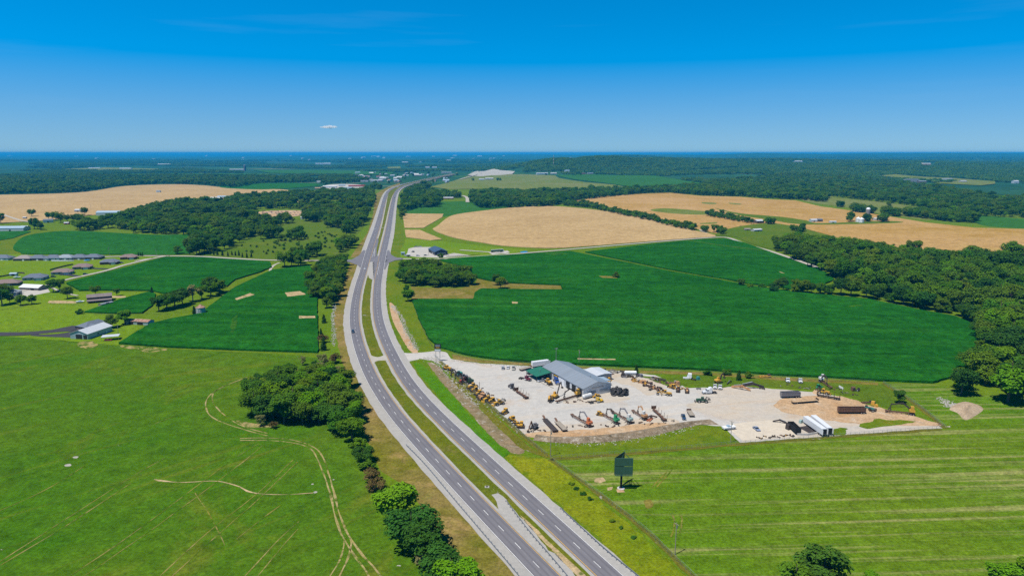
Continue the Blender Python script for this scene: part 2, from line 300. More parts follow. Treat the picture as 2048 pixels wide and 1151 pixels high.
# ------------------------------------------------------------------ mesh and object helpers
class MB:
    def __init__(s): s.v = []; s.f = []
    def add(s, vs_, fs):
        b = len(s.v); s.v += [tuple(q) for q in vs_]; s.f += [tuple(i + b for i in q) for q in fs]; return s
    def box(s, c, d, rz=0.0, ry=0.0):
        m = Matrix.Rotation(rz, 3, 'Z') @ Matrix.Rotation(ry, 3, 'Y'); c = Vector(c)
        vv = [c + m @ Vector((x * d[0] / 2, y * d[1] / 2, z * d[2] / 2)) for x in (-1, 1) for y in (-1, 1) for z in (-1, 1)]
        return s.add(vv, [(0, 1, 3, 2), (4, 6, 7, 5), (0, 4, 5, 1), (2, 3, 7, 6), (0, 2, 6, 4), (1, 5, 7, 3)])
    def bar(s, p, q, w, h=None):
        p, q = Vector(p), Vector(q); h = h or w; d = (q - p)
        if d.length < 1e-6: return s
        d.normalize(); u = Vector((0, 0, 1)) if abs(d.z) < .95 else Vector((1, 0, 0))
        a = d.cross(u).normalized() * w / 2; b = a.cross(d).normalized() * h / 2
        vv = [e + x * a + y * b for e in (p, q) for x, y in ((-1, -1), (1, -1), (1, 1), (-1, 1))]
        return s.add(vv, [(0, 3, 2, 1), (4, 5, 6, 7), (0, 1, 5, 4), (1, 2, 6, 5), (2, 3, 7, 6), (3, 0, 4, 7)])
    def cyl(s, p, q, r, r2=None, n=12, caps=True):
        p, q = Vector(p), Vector(q); r2 = r if r2 is None else r2; d = (q - p).normalized()
        u = Vector((0, 0, 1)) if abs(d.z) < .95 else Vector((1, 0, 0)); a = d.cross(u).normalized(); b = d.cross(a)
        vv = []
        for e, rr in ((p, r), (q, r2)):
            vv += [e + rr * (math.cos(2 * math.pi * i / n) * a + math.sin(2 * math.pi * i / n) * b) for i in range(n)]
        fs = [(i, (i + 1) % n, n + (i + 1) % n, n + i) for i in range(n)]
        if caps: fs += [tuple(range(n - 1, -1, -1)), tuple(range(n, 2 * n))]
        return s.add(vv, fs)
    def ext(s, prof, y0, y1, inset=0.0):
        """side profile of (x, z) points swept across y; inset narrows the upper points a little"""
        n = len(prof); zs = [p[1] for p in prof]; z0, z1 = min(zs), max(zs)
        k = lambda z: inset * (z - z0) / max(z1 - z0, 1e-6)
        vv = [(x, y0 + k(z), z) for x, z in prof] + [(x, y1 - k(z), z) for x, z in prof]
        fs = [(i, (i + 1) % n, n + (i + 1) % n, n + i) for i in range(n)] + [tuple(range(n - 1, -1, -1)), tuple(range(n, 2 * n))]
        return s.add(vv, fs)
    def torus(s, c, axis, r1, r2, n=16, k=8):
        c = Vector(c); d = Vector(axis).normalized(); u = Vector((0, 0, 1)) if abs(d.z) < .9 else Vector((1, 0, 0))
        a = d.cross(u).normalized(); b = d.cross(a); vv = []; fs = []
        for i in range(n):
            t = 2 * math.pi * i / n; e = math.cos(t) * a + math.sin(t) * b
            for j in range(k):
                w = 2 * math.pi * j / k; vv.append(c + e * (r1 + r2 * math.cos(w)) + d * (r2 * 1.25 * math.sin(w)))
        for i in range(n):
            for j in range(k): fs.append((i * k + j, ((i + 1) % n) * k + j, ((i + 1) % n) * k + (j + 1) % k, i * k + (j + 1) % k))
        return s.add(vv, fs)
    def lathe(s, prof, c=(0, 0, 0), n=20):
        vv = []; fs = []; m = len(prof)
        for r_, z in prof:
            vv += [(c[0] + r_ * math.cos(2 * math.pi * i / n), c[1] + r_ * math.sin(2 * math.pi * i / n), c[2] + z) for i in range(n)]
        for j in range(m - 1):
            for i in range(n): fs.append((j * n + i, j * n + (i + 1) % n, (j + 1) * n + (i + 1) % n, (j + 1) * n + i))
        fs.append(tuple(range((m - 1) * n, m * n)))
        return s.add(vv, fs)
    def mesh(s, name, mat, smooth=False):
        me = bpy.data.meshes.new(name); me.from_pydata(s.v, [], s.f); me.update()
        if mat: me.materials.append(MATS[mat] if isinstance(mat, str) else mat)
        if smooth: me.polygons.foreach_set('use_smooth', [True] * len(me.polygons))
        return me
    def build(s, name, mat, parent=None, smooth=False, loc=None):
        o = bpy.data.objects.new(name, s.mesh(name, mat, smooth)); COL.objects.link(o)
        if parent is not None: o.parent = parent
        if loc is not None: o.location = loc
        return o
def tag(o, label=None, cat=None, group=None, kind=None):
    if label: o['label'] = label
    if cat: o['category'] = cat
    if group: o['group'] = group
    if kind: o['kind'] = kind
    return o
def thing(name, label, cat, loc, rz=0.0, group=None):
    o = bpy.data.objects.new(name, None); COL.objects.link(o); o.location = loc; o.rotation_euler = (0, 0, rz); o.empty_display_size = .5
    return tag(o, label, cat, group)
def inst(name, mesh, parent=None, loc=(0, 0, 0), rz=0.0, sc=None):
    o = bpy.data.objects.new(name, mesh); COL.objects.link(o); o.location = loc; o.rotation_euler = (0, 0, rz)
    if parent is not None: o.parent = parent
    if sc is not None: o.scale = sc
    return o
def off_of(p, layer):
    d = math.hypot(p[0], p[1]); return layer * (0.008 + 0.00004 * d + 0.00016 * max(0.0, d - 1500))
def world_poly(pts, smooth, jit, seg=None):
    w = [G(*p) for p in pts]
    if smooth: w = catmull(w, True, 6)
    out = []
    n = len(w)
    for i in range(n):
        a, b = w[i], w[(i + 1) % n]
        s = seg or max(2.5, 0.008 * a.length)
        k = max(1, min(60, int((b - a).length / s)))
        nrm = Vector((-(b - a).y, (b - a).x, 0))
        if nrm.length > 0: nrm.normalize()
        for j in range(k):
            p = a.lerp(b, j / k)
            if jit:
                sc_ = 1 / max(6.0, s * 2)
                p = p + nrm * jit * (noise.noise(p * sc_) + .6 * noise.noise(p * sc_ * 3.1))
            out.append(p)
    return out
def sheet(name, pts, layer, mat, smooth=False, jit=0.0, height=0.0, kind='structure', label=None, cat=None, rawpts=None):
    w = rawpts or world_poly(pts, smooth, jit)
    tris = tessellate_polygon([[Vector((p.x, p.y, 0)) for p in w]])
    n = len(w); top = [(p.x, p.y, H(p.x, p.y) + off_of(p, layer) + height) for p in w]
    fs = []
    for a, b, c in tris:
        pa, pb, pc = w[a], w[b], w[c]
        cr = (pb.x - pa.x) * (pc.y - pa.y) - (pb.y - pa.y) * (pc.x - pa.x)
        fs.append((a, b, c) if cr > 0 else (a, c, b))
    vv = list(top)
    if height > 0.05:
        vv += [(p[0], p[1], p[2] - height - .05) for p in top]
        fs += [(i, (i + 1) % n, n + (i + 1) % n, n + i) for i in range(n)]
    o = MB(); o.v = vv; o.f = fs
    o = o.build(name, mat)
    return tag(o, label, cat, None, kind)
def strip(name, path, lo, hi, layer, mat, jl=0.0, jr=0.0, kind='structure', label=None, dash=None, scale=None, uv=False):
    """ribbon along a world path between two sideways offsets (left is negative)"""
    mb = MB(); uvs = []; prev = None; s = 0.0; n = len(path)
    for i, p in enumerate(path):
        a = path[max(i - 1, 0)]; b = path[min(i + 1, n - 1)]
        d = (b - a); d.z = 0; d.normalize(); nr = Vector((d.y, -d.x, 0))
        k = scale(p) if scale else 1.0
        l = p + nr * (lo * k + (jl * noise.noise(p * .11) if jl else 0)); r = p + nr * (hi * k + (jr * noise.noise(p * .13 + Vector((5, 5, 0))) if jr else 0))
        if i: s += (p - path[i - 1]).length
        cur = []
        for q in (l, r): cur.append((q.x, q.y, H(q.x, q.y) + off_of(q, layer)))
        mb.v += cur; uvs += [(0, s), (1, s)]
        if i and (dash is None or (s % dash[0]) < dash[1]): mb.f.append((2 * i - 2, 2 * i - 1, 2 * i + 1, 2 * i))
    o = mb.build(name, mat)
    if uv:
        ul = o.data.uv_layers.new(name='across')
        for lp in o.data.loops: ul.data[lp.index].uv = uvs[lp.vertex_index]
    return tag(o, label, None, None, kind)
def resample(path, step):
    out = [path[0].copy()]; acc = 0.0
    for a, b in zip(path, path[1:]):
        d = (b - a).length; t = step - acc
        while t <= d:
            out.append(a.lerp(b, t / d)); t += step
        acc = d - (t - step)
    return out
def gauss(path, k):
    n = len(path); out = []
    for i in range(n):
        w = min(k, i, n - 1 - i); acc = Vector((0, 0, 0))
        for j in range(-w, w + 1): acc += path[i + j]
        out.append(acc / (2 * w + 1))
    return out
def line(pts, step=3.0, k=2): return gauss(resample(catmull([G(*p) for p in pts], False, 8), step), k)
# ------------------------------------------------------------------ the ground: one sheet out to the horizon
def build_ground():
    radii = [2.0]
    while radii[-1] < 2450: radii.append(radii[-1] * 1.10 + 3)
    far = []
    py = 360.0
    while py > 307.6:
        r_ = CAM_H / math.tan(math.atan((py - 305.5) / F))
        far.append(r_); py -= 1.2 if r_ < 9000 else 0.45
    radii += [r_ for r_ in sorted(far) if r_ > 2560] + [90000 * .5]
    angs = []; a = -46.0
    while a <= 46.01: angs.append(R(a)); a += 0.46
    a = 52.0
    while a < 313: angs.append(R(a)); a += 6
    vv = []; fs = []; mi = []; n = len(angs)
    for r_ in radii:
        for t in angs:
            x, y = r_ * math.sin(t), r_ * math.cos(t); vv.append((x, y, H(x, y)))
    far_id = 1
    for i in range(len(radii) - 1):
        for j in range(n):
            k = (j + 1) % n; fs.append((i * n + j, i * n + k, (i + 1) * n + k, (i + 1) * n + j))
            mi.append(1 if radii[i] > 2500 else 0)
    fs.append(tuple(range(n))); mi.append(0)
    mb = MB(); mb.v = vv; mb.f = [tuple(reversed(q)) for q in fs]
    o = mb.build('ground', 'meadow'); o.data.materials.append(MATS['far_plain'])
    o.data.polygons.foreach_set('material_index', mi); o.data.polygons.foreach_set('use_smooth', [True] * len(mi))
    tag(o, None, None, None, 'structure')
build_ground()

# ------------------------------------------------------------------ fields
S = sheet
S('lawn', [(-60, 500), (25, 507), (120, 512), (330, 513), (250, 531), (210, 543), (130, 562), (100, 585), (160, 583), (300, 584), (240, 600), (170, 627),
           (240, 630), (300, 640), (235, 690), (0, 672), (-60, 672)], 1, 'lawn', jit=.6)
S('lawn', [(790, 494), (812, 477), (890, 483), (1010, 496), (1060, 499), (1025, 507), (900, 517), (812, 517), (778, 516)], 1, 'lawn', jit=.6)
S('meadow_strip', [(-60, 490), (30, 468), (60, 462), (82, 463), (62, 470), (40, 484), (28, 495), (44, 506), (-60, 510)], 2, 'verge_green', True, .6)
S('scrub_meadow', [(330, 514), (395, 505), (470, 490), (520, 455), (600, 436), (690, 425), (738, 412), (728, 455), (703, 480), (694, 517), (640, 521), (545, 519), (430, 513)], 1, 'scrub', jit=1)
S('hay_field', [(-140, 672), (0, 672), (120, 680), (235, 690), (350, 698), (480, 704), (560, 707), (640, 716), (690, 760), (712, 830), (735, 880), (760, 945), (800, 1000), (870, 1100),
                (935, 1200), (950, 1500), (600, 2400), (-900, 2400), (-900, 900)], 1, 'hayfield', jit=.8)
S('mown_field', [(1105, 921), (1180, 914), (1330, 901), (1480, 888), (1650, 875), (1893, 857), (1830, 805), (1766, 764), (1870, 768), (1960, 790), (2120, 800), (2500, 800), (3000, 2000),
                 (1700, 2300), (1480, 1290), (1390, 1160), (1290, 1060), (1180, 975)], 1, 'mown_grass', jit=.7)
# verges of the highway
S('verge', [(1018, 1400), (1018, 1151), (940, 1151), (880, 1072), (835, 1003), (800, 966), (762, 942), (735, 882), (715, 822), (692, 755), (676, 692), (667, 640), (672, 598), (692, 552),
            (702, 521), (728, 518), (728, 545), (740, 640), (790, 780), (900, 960), (1100, 1220), (1200, 1400)], 2, 'verge_dry', jit=1.2)
S('verge', [(700, 515), (716, 492), (735, 466), (746, 430), (749, 404), (752, 388), (764, 380), (780, 372), (800, 366), (800, 372), (785, 400), (770, 450), (760, 510), (730, 516)], 2, 'verge_dry', jit=.9)
S('verge', [(778, 516), (786, 475), (792, 430), (796, 400), (806, 378), (812, 386), (806, 408), (804, 426), (807, 470), (810, 484), (800, 500), (800, 517)], 2, 'verge_green', jit=.9)
S('verge', [(770, 522), (815, 522), (800, 545), (792, 560), (810, 572), (825, 585), (823, 602), (838, 640), (858, 681), (876, 700), (840, 707), (800, 704), (770, 640), (760, 580)], 2, 'verge_green', jit=.8)
S('verge', [(822, 573), (860, 575), (920, 577), (950, 567), (955, 556), (1010, 566), (1060, 567), (1125, 571), (1126, 581), (1010, 581), (965, 579), (950, 587), (946, 601), (823, 601)], 2, 'verge_dry', jit=.8)
S('bank_soil', [(779, 606), (790, 612), (800, 640), (822, 680), (836, 704), (822, 704), (800, 670), (785, 640)], 3, 'clay', True, 1.0)
S('verge', [(800, 717), (838, 730), (880, 775), (935, 835), (985, 890), (1016, 905), (1100, 918), (1180, 985), (1270, 1055), (1390, 1165), (1500, 1330), (1500, 1500), (1330, 1400), (1160, 1110),
            (1000, 950), (880, 820)], 2, 'verge_green', jit=.8)
S('verge', [(1010, 912), (1060, 916), (1104, 921), (1180, 986), (1270, 1058), (1340, 1120), (1400, 1185), (1390, 1230), (1280, 1160), (1180, 1062), (1090, 985)], 3, 'verge_yellow', True, 1.6)
S('grass_bank', [(826, 728), (846, 731), (890, 774), (945, 835), (990, 882), (1020, 903), (1000, 914), (970, 896), (905, 828), (862, 775)], 3, 'bright_bank', True, .8)
S('embankment', [(856, 728), (874, 730), (905, 763), (952, 808), (1002, 860), (1045, 895), (1046, 905), (1022, 905), (996, 886), (950, 838), (900, 782)], 3, 'brown_bank', True, 1.1)
S('grass_bank', [(900, 757), (930, 770), (975, 815), (1020, 858), (1060, 893), (1098, 914), (1070, 908), (1042, 894), (1000, 858), (950, 806)], 4, 'olive_bank', True, .8)
S('grass_bank', [(1068, 878), (1110, 884), (1240, 878), (1300, 868), (1345, 860), (1390, 850), (1440, 851), (1452, 862), (1480, 884), (1478, 889), (1330, 902), (1180, 914), (1106, 919), (1070, 893)], 3, 'verge_green', jit=.6)
# the yard
S('gravel_yard', [(797, 703), (815, 706), (840, 705), (876, 701), (893, 704), (902, 717), (930, 722), (960, 726), (1050, 731), (1180, 738), (1250, 742), (1310, 750), (1345, 762), (1372, 775), (1420, 775),
                  (1480, 772), (1560, 778), (1640, 785), (1700, 797), (1745, 815), (1820, 831), (1888, 850), (1885, 856), (1640, 873), (1480, 885), (1452, 858), (1440, 851), (1388, 849),
                  (1330, 861), (1270, 870), (1190, 877), (1110, 879), (1072, 876), (1048, 866), (1010, 838), (960, 796), (920, 757), (893, 735), (870, 722), (842, 717), (812, 724)], 3, 'gravel_lot', jit=.9)
S('gravel_yard', [(1430, 776), (1480, 773), (1560, 779), (1640, 786), (1700, 798), (1745, 816), (1820, 832), (1886, 850), (1884, 855), (1640, 872), (1570, 876), (1500, 845), (1430, 832), (1380, 815), (1400, 795)], 4, 'gravel_tan', True, 2.5)
S('gravel_yard', [(1040, 862), (1100, 850), (1200, 842), (1300, 836), (1350, 838), (1350, 852), (1270, 869), (1190, 876), (1110, 878), (1072, 875)], 4, 'gravel_tan', True, 2.0)
S('gravel_yard', [(1150, 788), (1190, 782), (1240, 790), (1260, 798), (1200, 806), (1130, 806)], 4, 'gravel_tan', True, 1.5)
S('gravel_yard', [(1230, 746), (1330, 764), (1300, 790), (1270, 775), (1220, 760), (1195, 745)], 4, 'gravel_tan', True, 1.5)
S('clay_ground', [(1560, 800), (1640, 790), (1700, 797), (1745, 812), (1830, 832), (1880, 850), (1780, 850), (1700, 846), (1640, 836), (1560, 822)], 5, 'clay', True, 2.0)
S('pale_pad', [(1452, 850), (1480, 845), (1545, 839), (1570, 842), (1602, 869), (1600, 874), (1486, 882), (1470, 868)], 5, 'pale_pad', jit=.5)
S('clay_ground', [(1050, 868), (1100, 862), (1180, 858), (1260, 850), (1330, 845), (1330, 860), (1190, 876), (1080, 876)], 5, 'clay', True, 1.0)
S('weed_ground', [(1270, 748), (1290, 751), (1340, 755), (1413, 747), (1555, 757), (1680, 763), (1760, 768), (1800, 792), (1820, 812), (1760, 812), (1700, 792), (1650, 782), (1560, 774),
                  (1480, 771), (1440, 776), (1390, 770), (1340, 772), (1300, 760)], 4, 'scrub', True, 1.3)
S('verge', [(905, 708), (960, 719), (1090, 729), (1180, 734), (1280, 740), (1280, 743), (1180, 737), (1050, 730), (960, 725), (905, 718)], 4, 'verge_dry', jit=.5)
S('verge', [(1280, 740), (1413, 744), (1555, 754), (1680, 760), (1756, 765), (1756, 770), (1555, 760), (1413, 750), (1280, 746)], 5, 'verge_dry', jit=.5)
S('weed_patch', [(1720, 850), (1760, 838), (1830, 842), (1800, 848), (1740, 856)], 6, 'verge_green', True, 2.2)
S('weed_patch', [(1660, 858), (1690, 855), (1695, 866), (1668, 868)], 6, 'verge_green', True, 2.2)
S('dark_pit', [(1596, 854), (1618, 850), (1640, 864), (1622, 868)], 7, 'dark_pit')
# fence lines trodden bare
for nm, pts, w in (('bare_path', [(880, 722), (930, 768), (980, 812), (1040, 866), (1100, 917)], 1.5), ('bare_path', [(1100, 918), (1180, 913), (1330, 901), (1480, 888), (1650, 875), (1890, 857)], 1.3),
                   ('bare_path', [(1100, 918), (1180, 975), (1290, 1060), (1340, 1110), (1400, 1165), (1470, 1250)], 1.1), ('bare_path', [(1890, 856), (1830, 808), (1762, 764)], 1.3)):
    strip(nm, line(pts), -w, w, 5, 'olive_bank', .8, .8)
# crops
CORN = []
S('corn_field', [(823, 600), (946, 600), (949, 587), (963, 579), (1010, 580), (1125, 581), (1121, 571), (1000, 566), (950, 556), (938, 537), (880, 522), (900, 518.5), (960, 514), (1060, 508.5), (1140, 503.5), (1163, 508), (1242, 524),
                 (1340, 544), (1450, 563), (1500, 573), (1540, 578), (1586, 586), (1666, 593), (1736, 600), (1836, 621), (1911, 635), (1941, 648), (1961, 666), (1968, 690), (1960, 715), (1930, 748),
                 (1866, 767), (1756, 762), (1680, 757), (1555, 751), (1413, 741), (1274, 735), (1180, 731), (1090, 727), (1027, 723), (965, 716), (927, 710), (902, 702), (876, 695), (858, 679), (838, 639)],
  1, 'corn', jit=.7, height=1.5)
S('corn_field', [(1170, 505), (1290, 490.5), (1395, 480), (1450, 478), (1490, 487), (1540, 505), (1600, 527), (1650, 546), (1668, 560), (1640, 574), (1600, 582), (1545, 573), (1500, 569), (1450, 559), (1340, 540), (1242, 520)],
  1, 'corn', jit=.7, height=1.5)
S('corn_field', [(132, 567), (330, 515.5), (400, 515.5), (540, 524.5), (543, 535), (520, 545), (470, 560), (455, 573), (330, 588), (300, 582), (200, 581), (160, 582)], 1, 'corn', jit=.7, height=1.4)
S('corn_field', [(238, 688), (300, 650), (340, 640), (400, 629), (450, 591), (470, 576), (545, 541), (620, 533), (640, 560), (634, 610), (637, 700), (635, 706), (480, 701), (350, 696)], 1, 'corn', jit=.7, height=1.5)
S('corn_field', [(170, 625), (240, 600), (302, 584), (312, 590), (305, 612), (285, 627), (240, 628)], 1, 'corn', jit=.7, height=1.3)
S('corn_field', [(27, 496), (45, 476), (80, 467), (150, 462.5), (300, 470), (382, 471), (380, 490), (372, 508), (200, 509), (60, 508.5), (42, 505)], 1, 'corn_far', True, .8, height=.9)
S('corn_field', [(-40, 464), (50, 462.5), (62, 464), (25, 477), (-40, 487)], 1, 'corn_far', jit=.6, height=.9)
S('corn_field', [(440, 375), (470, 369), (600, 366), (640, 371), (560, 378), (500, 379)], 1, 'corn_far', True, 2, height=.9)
S('wheat_field', [(867, 460), (875, 452), (905, 431), (960, 422.5), (1024, 415.5), (1085, 412.5), (1150, 415.5), (1250, 428), (1330, 445), (1385, 460), (1432, 472), (1380, 477), (1300, 483), (1180, 492.5), (1110, 496.5),
                  (1020, 493), (960, 485), (905, 475)], 1, 'wheat', True, .9, height=.7)
S('wheat_field', [(805, 427.5), (887, 428), (884, 435), (847, 456), (809, 456)], 1, 'wheat', jit=.8, height=.7)
S('wheat_field', [(809.5, 460), (839.5, 460), (884.5, 479), (862, 481), (812, 474.5)], 1, 'wheat', jit=.8, height=.7)
S('wheat_field', [(-120, 392), (0, 390), (160, 385), (250, 372.5), (340, 369), (405, 371), (480, 378), (560, 379), (590, 385), (512, 393), (440, 406), (370, 411), (300, 421), (180, 431), (60, 443), (-120, 441)], 1, 'wheat', True, 1.5, height=.7)
S('wheat_field', [(1140, 402), (1210, 393), (1280, 388), (1340, 386), (1400, 392), (1480, 394), (1536, 399), (1590, 401), (1640, 413), (1740, 427), (1850, 445), (1950, 456), (2048, 458.5), (2200, 462), (2200, 530), (1900, 512), (1700, 482),
                  (1590, 452), (1480, 452), (1466, 469), (1432, 467), (1385, 456), (1330, 440), (1230, 418)], 1, 'wheat_rust', jit=1.2, height=.7)
for pts in ([(1300, 421), (1330, 417), (1400, 422), (1440, 428), (1400, 430), (1340, 427)], [(1404, 405), (1430, 406), (1430, 409), (1408, 408)], [(1458, 406), (1482, 408), (1478, 410), (1460, 408)],
            [(1400, 447), (1432, 445), (1430, 448), (1405, 449)]):
    S('weed_patch', pts, 1, 'far_meadow', True, 1, height=.75)
S('weed_strip', [(1430, 417), (1480, 427), (1560, 434), (1610, 441), (1640, 447), (1740, 443), (1790, 443), (1800, 446), (1700, 449), (1600, 449), (1545, 441), (1480, 431)], 1, 'scrub', True, 1, height=.78)
S('weed_strip', [(1430, 470), (1470, 455), (1540, 447), (1600, 456), (1640, 468), (1660, 475), (1580, 500), (1545, 499), (1500, 487), (1470, 474)], 2, 'scrub', True, 1, height=.8)
S('pasture', [(1613, 390), (1640, 388), (1700, 398), (1770, 405), (1820, 412), (1870, 424), (1860, 440), (1780, 430), (1700, 416), (1640, 408), (1605, 400)], 2, 'far_meadow', True, 1)
S('pasture', [(1950, 430), (2048, 438), (2200, 445), (2200, 462), (2048, 457), (1960, 449)], 2, 'far_crop', True, 1)
S('pasture', [(800, 430), (806, 410), (850, 404), (930, 402), (1020, 412), (1060, 413), (960, 421), (905, 430), (888, 434), (880, 427)], 1, 'far_crop', jit=1)
S('pasture', [(1705, 513), (1730, 512), (1765, 519), (1740, 524)], 2, 'lawn', True, 1)
S('pasture', [(895, 366), (935, 353), (1000, 348.5), (1024, 349), (1110, 352), (1118, 357), (1170, 365), (1230, 370), (1258, 376), (1190, 379), (1080, 381), (1030, 379), (960, 378), (900, 379), (860, 374)], 4, 'far_meadow')
S('pasture', [(1112, 351), (1200, 350), (1310, 352), (1400, 366), (1390, 373), (1310, 374.5), (1262, 374.5), (1222, 368), (1150, 360)], 5, 'far_crop')
S('pasture', [(1745, 353), (1790, 350), (1850, 355), (1900, 357), (1990, 364), (1990, 369), (1960, 372), (1880, 368), (1840, 360), (1770, 357)], 6, 'far_meadow')
S('pasture', [(2000, 399), (2100, 399), (2100, 407), (2010, 405)], 5, 'far_meadow')
S('pasture', [(575, 401), (640, 404), (690, 406), (680, 414), (640, 412), (590, 408)], 2, 'scrub', True, 1)
S('pasture', [(690, 426), (720, 420), (735, 424), (730, 432), (695, 438)], 3, 'scrub', True, 1)
S('farmyard', [(60, 446), (110, 440), (150, 443), (146, 458), (105, 462), (60, 460)], 2, 'meadow', True, 1)
S('crop_strip', [(70, 352), (300, 348), (520, 348), (512, 352), (300, 353), (100, 355)], 5, 'far_crop')
S('crop_strip', [(505, 341), (640, 341), (790, 345), (780, 350), (640, 349), (540, 347)], 5, 'far_crop')
S('crop_strip', [(775, 335), (800, 334), (802, 338), (776, 338)], 5, 'far_meadow')
S('crop_strip', [(96, 340), (210, 336), (330, 339), (310, 342), (110, 343)], 5, 'far_meadow')
# bare gaps, ditches and lanes in the crops: standing proud of the crop top as they are seen between its rows
for pts, w, m, h in (([(1163, 507), (1242, 522.5), (1340, 542.5), (1450, 562), (1500, 572)], 1.3, 'scrub', 0), ([(1375, 482), (1440, 492), (1530, 503)], 1.0, 'verge_green', 1.5),
                     ([(1155, 721.5), (1240, 723)], 1.0, 'bare_soil', 1.5)):
    p_ = line(pts); strip('field_gap', p_, -w, w, 3, m, .5, .5).location.z = h
for pts, m in (([(570, 588), (600, 585), (612, 592), (575, 596)], 'bare_soil'), ([(470, 600), (500, 589), (508, 592), (474, 603)], 'bare_soil'), ([(598, 635), (630, 635), (631, 639), (599, 640)], 'bare_soil'),
               ([(464, 640), (475, 633), (474, 655), (466, 670), (461, 668)], 'corn_pale'), ([(1197, 554), (1232, 555), (1235, 559), (1205, 558)], 'verge_dry'),
               ([(1024, 606), (1036, 607), (1035, 610), (1024, 610)], 'bare_soil'), ([(1697, 615), (1725, 611), (1722, 615), (1699, 617)], 'corn_pale'),
               ([(1936, 712), (1940, 704), (1941, 715), (1937, 728)], 'verge_green'), ([(1557, 545), (1570, 549), (1562, 548)], 'bare_soil'), ([(1085, 509), (1120, 507), (1140, 510), (1110, 512)], 'corn_pale')):
    S('bare_patch', pts, 2, m, False, 1.0, height=1.5)
strip('field_lane', line([(540, 547), (541, 538), (548, 530), (560, 525)]), -1.5, 1.5, 4, 'gravel_road', .4, .4)
S('bare_patch', [(150, 686), (175, 683), (196, 688), (185, 694), (155, 694)], 3, 'thin_soil', True, 3)
S('bare_patch', [(245, 690), (290, 693), (330, 699), (300, 703), (255, 698)], 3, 'thin_soil', True, 3)
S('bare_patch', [(98, 602), (105, 601), (148, 602), (150, 606), (100, 606)], 3, 'bare_soil', True, .4)
S('bare_patch', [(220, 592), (250, 592), (248, 595), (225, 595)], 3, 'bare_soil', True, .4)
S('bare_patch', [(1190, 956), (1205, 954), (1212, 961), (1200, 966), (1188, 963)], 3, 'bare_soil', False, 1.1)
S('bare_patch', [(1214, 974), (1226, 973), (1224, 980), (1215, 980)], 3, 'bare_soil', False, .7)
S('bare_patch', [(1232, 977), (1248, 977), (1250, 984), (1234, 984)], 3, 'clay', False, .7)
S('bare_patch', [(1288, 1002), (1300, 998), (1306, 1012), (1292, 1016)], 3, 'verge_dry', True, .8)
S('bare_patch', [(475, 840), (520, 848), (545, 853), (500, 854), (478, 846)], 3, 'thin_soil', True, 1)
for x, y, s in ((152, 914, 9), (137, 929, 7), (237, 890, 5), (4, 1098, 5), (795, 1130, 9), (667, 958, 5), (625, 967, 7), (630, 983, 8), (1905, 815, 5), (795, 978, 0)):
    s *= .6
    if s: S('bare_patch', [(x - s, y), (x, y - s * .4), (x + s, y - s * .1), (x + s * .6, y + s * .5), (x - s * .5, y + s * .5)], 3, 'rock', True, 1.1)
# wheel tracks pressed into the hay field
TR = [[(535, 866), (480, 850), (440, 822), (424, 800), (430, 781), (462, 766), (500, 752)], [(535, 871), (470, 853), (425, 835), (411, 812), (420, 788), (460, 766)],
      [(480, 876), (545, 875), (600, 882), (640, 902), (655, 940), (668, 985), (680, 1030), (700, 1076), (740, 1125), (770, 1160)], [(480, 880), (540, 880), (600, 887), (625, 898), (642, 935), (660, 985), (672, 1040), (690, 1083), (725, 1130), (745, 1165)],
      [(700, 1076), (704, 1094), (690, 1130), (672, 1165)], [(687, 1080), (685, 1110), (668, 1140), (650, 1165)]]
for t in TR: strip('wheel_track', line(t), -.33, .33, 4, 'worn_track', .4, .4)
TR2 = [[(140, 1151), (260, 1070), (385, 978), (470, 915), (520, 885)], [(155, 1160), (280, 1075), (400, 988), (490, 920), (525, 890)], [(0, 1122), (120, 1045), (265, 952), (330, 915)], [(0, 1130), (130, 1052), (270, 960)],
       [(0, 1020), (90, 980), (178, 925)], [(320, 1151), (420, 1060), (515, 986), (590, 915)], [(335, 1160), (440, 1065), (525, 990), (600, 918)], [(490, 1151), (560, 1075), (600, 1040)], [(508, 1160), (570, 1085), (605, 1048)], [(390, 985), (420, 1030), (450, 1090)],
       [(300, 850), (360, 828)], [(560, 1010), (520, 1040), (470, 1080)]]
for t in TR2: strip('wheel_track', line(t), -.17, .17, 4, 'dirt_track', .3, .3)
strip('dry_wash', line([(308, 958), (325, 962), (365, 965), (400, 962), (430, 960), (465, 966), (490, 980), (520, 989), (560, 988), (600, 987), (640, 984)]), -.28, .28, 4, 'bare_soil', .8, .8)
for t in ([(1345, 938), (1330, 955), (1312, 975)], [(1336, 940), (1320, 957), (1303, 975)], [(1345, 1030), (1352, 1050), (1340, 1075)], [(1362, 1030), (1366, 1048), (1356, 1068)]):
    strip('wheel_track', line(t), -.3, .3, 4, 'dirt_track', .3, .3)

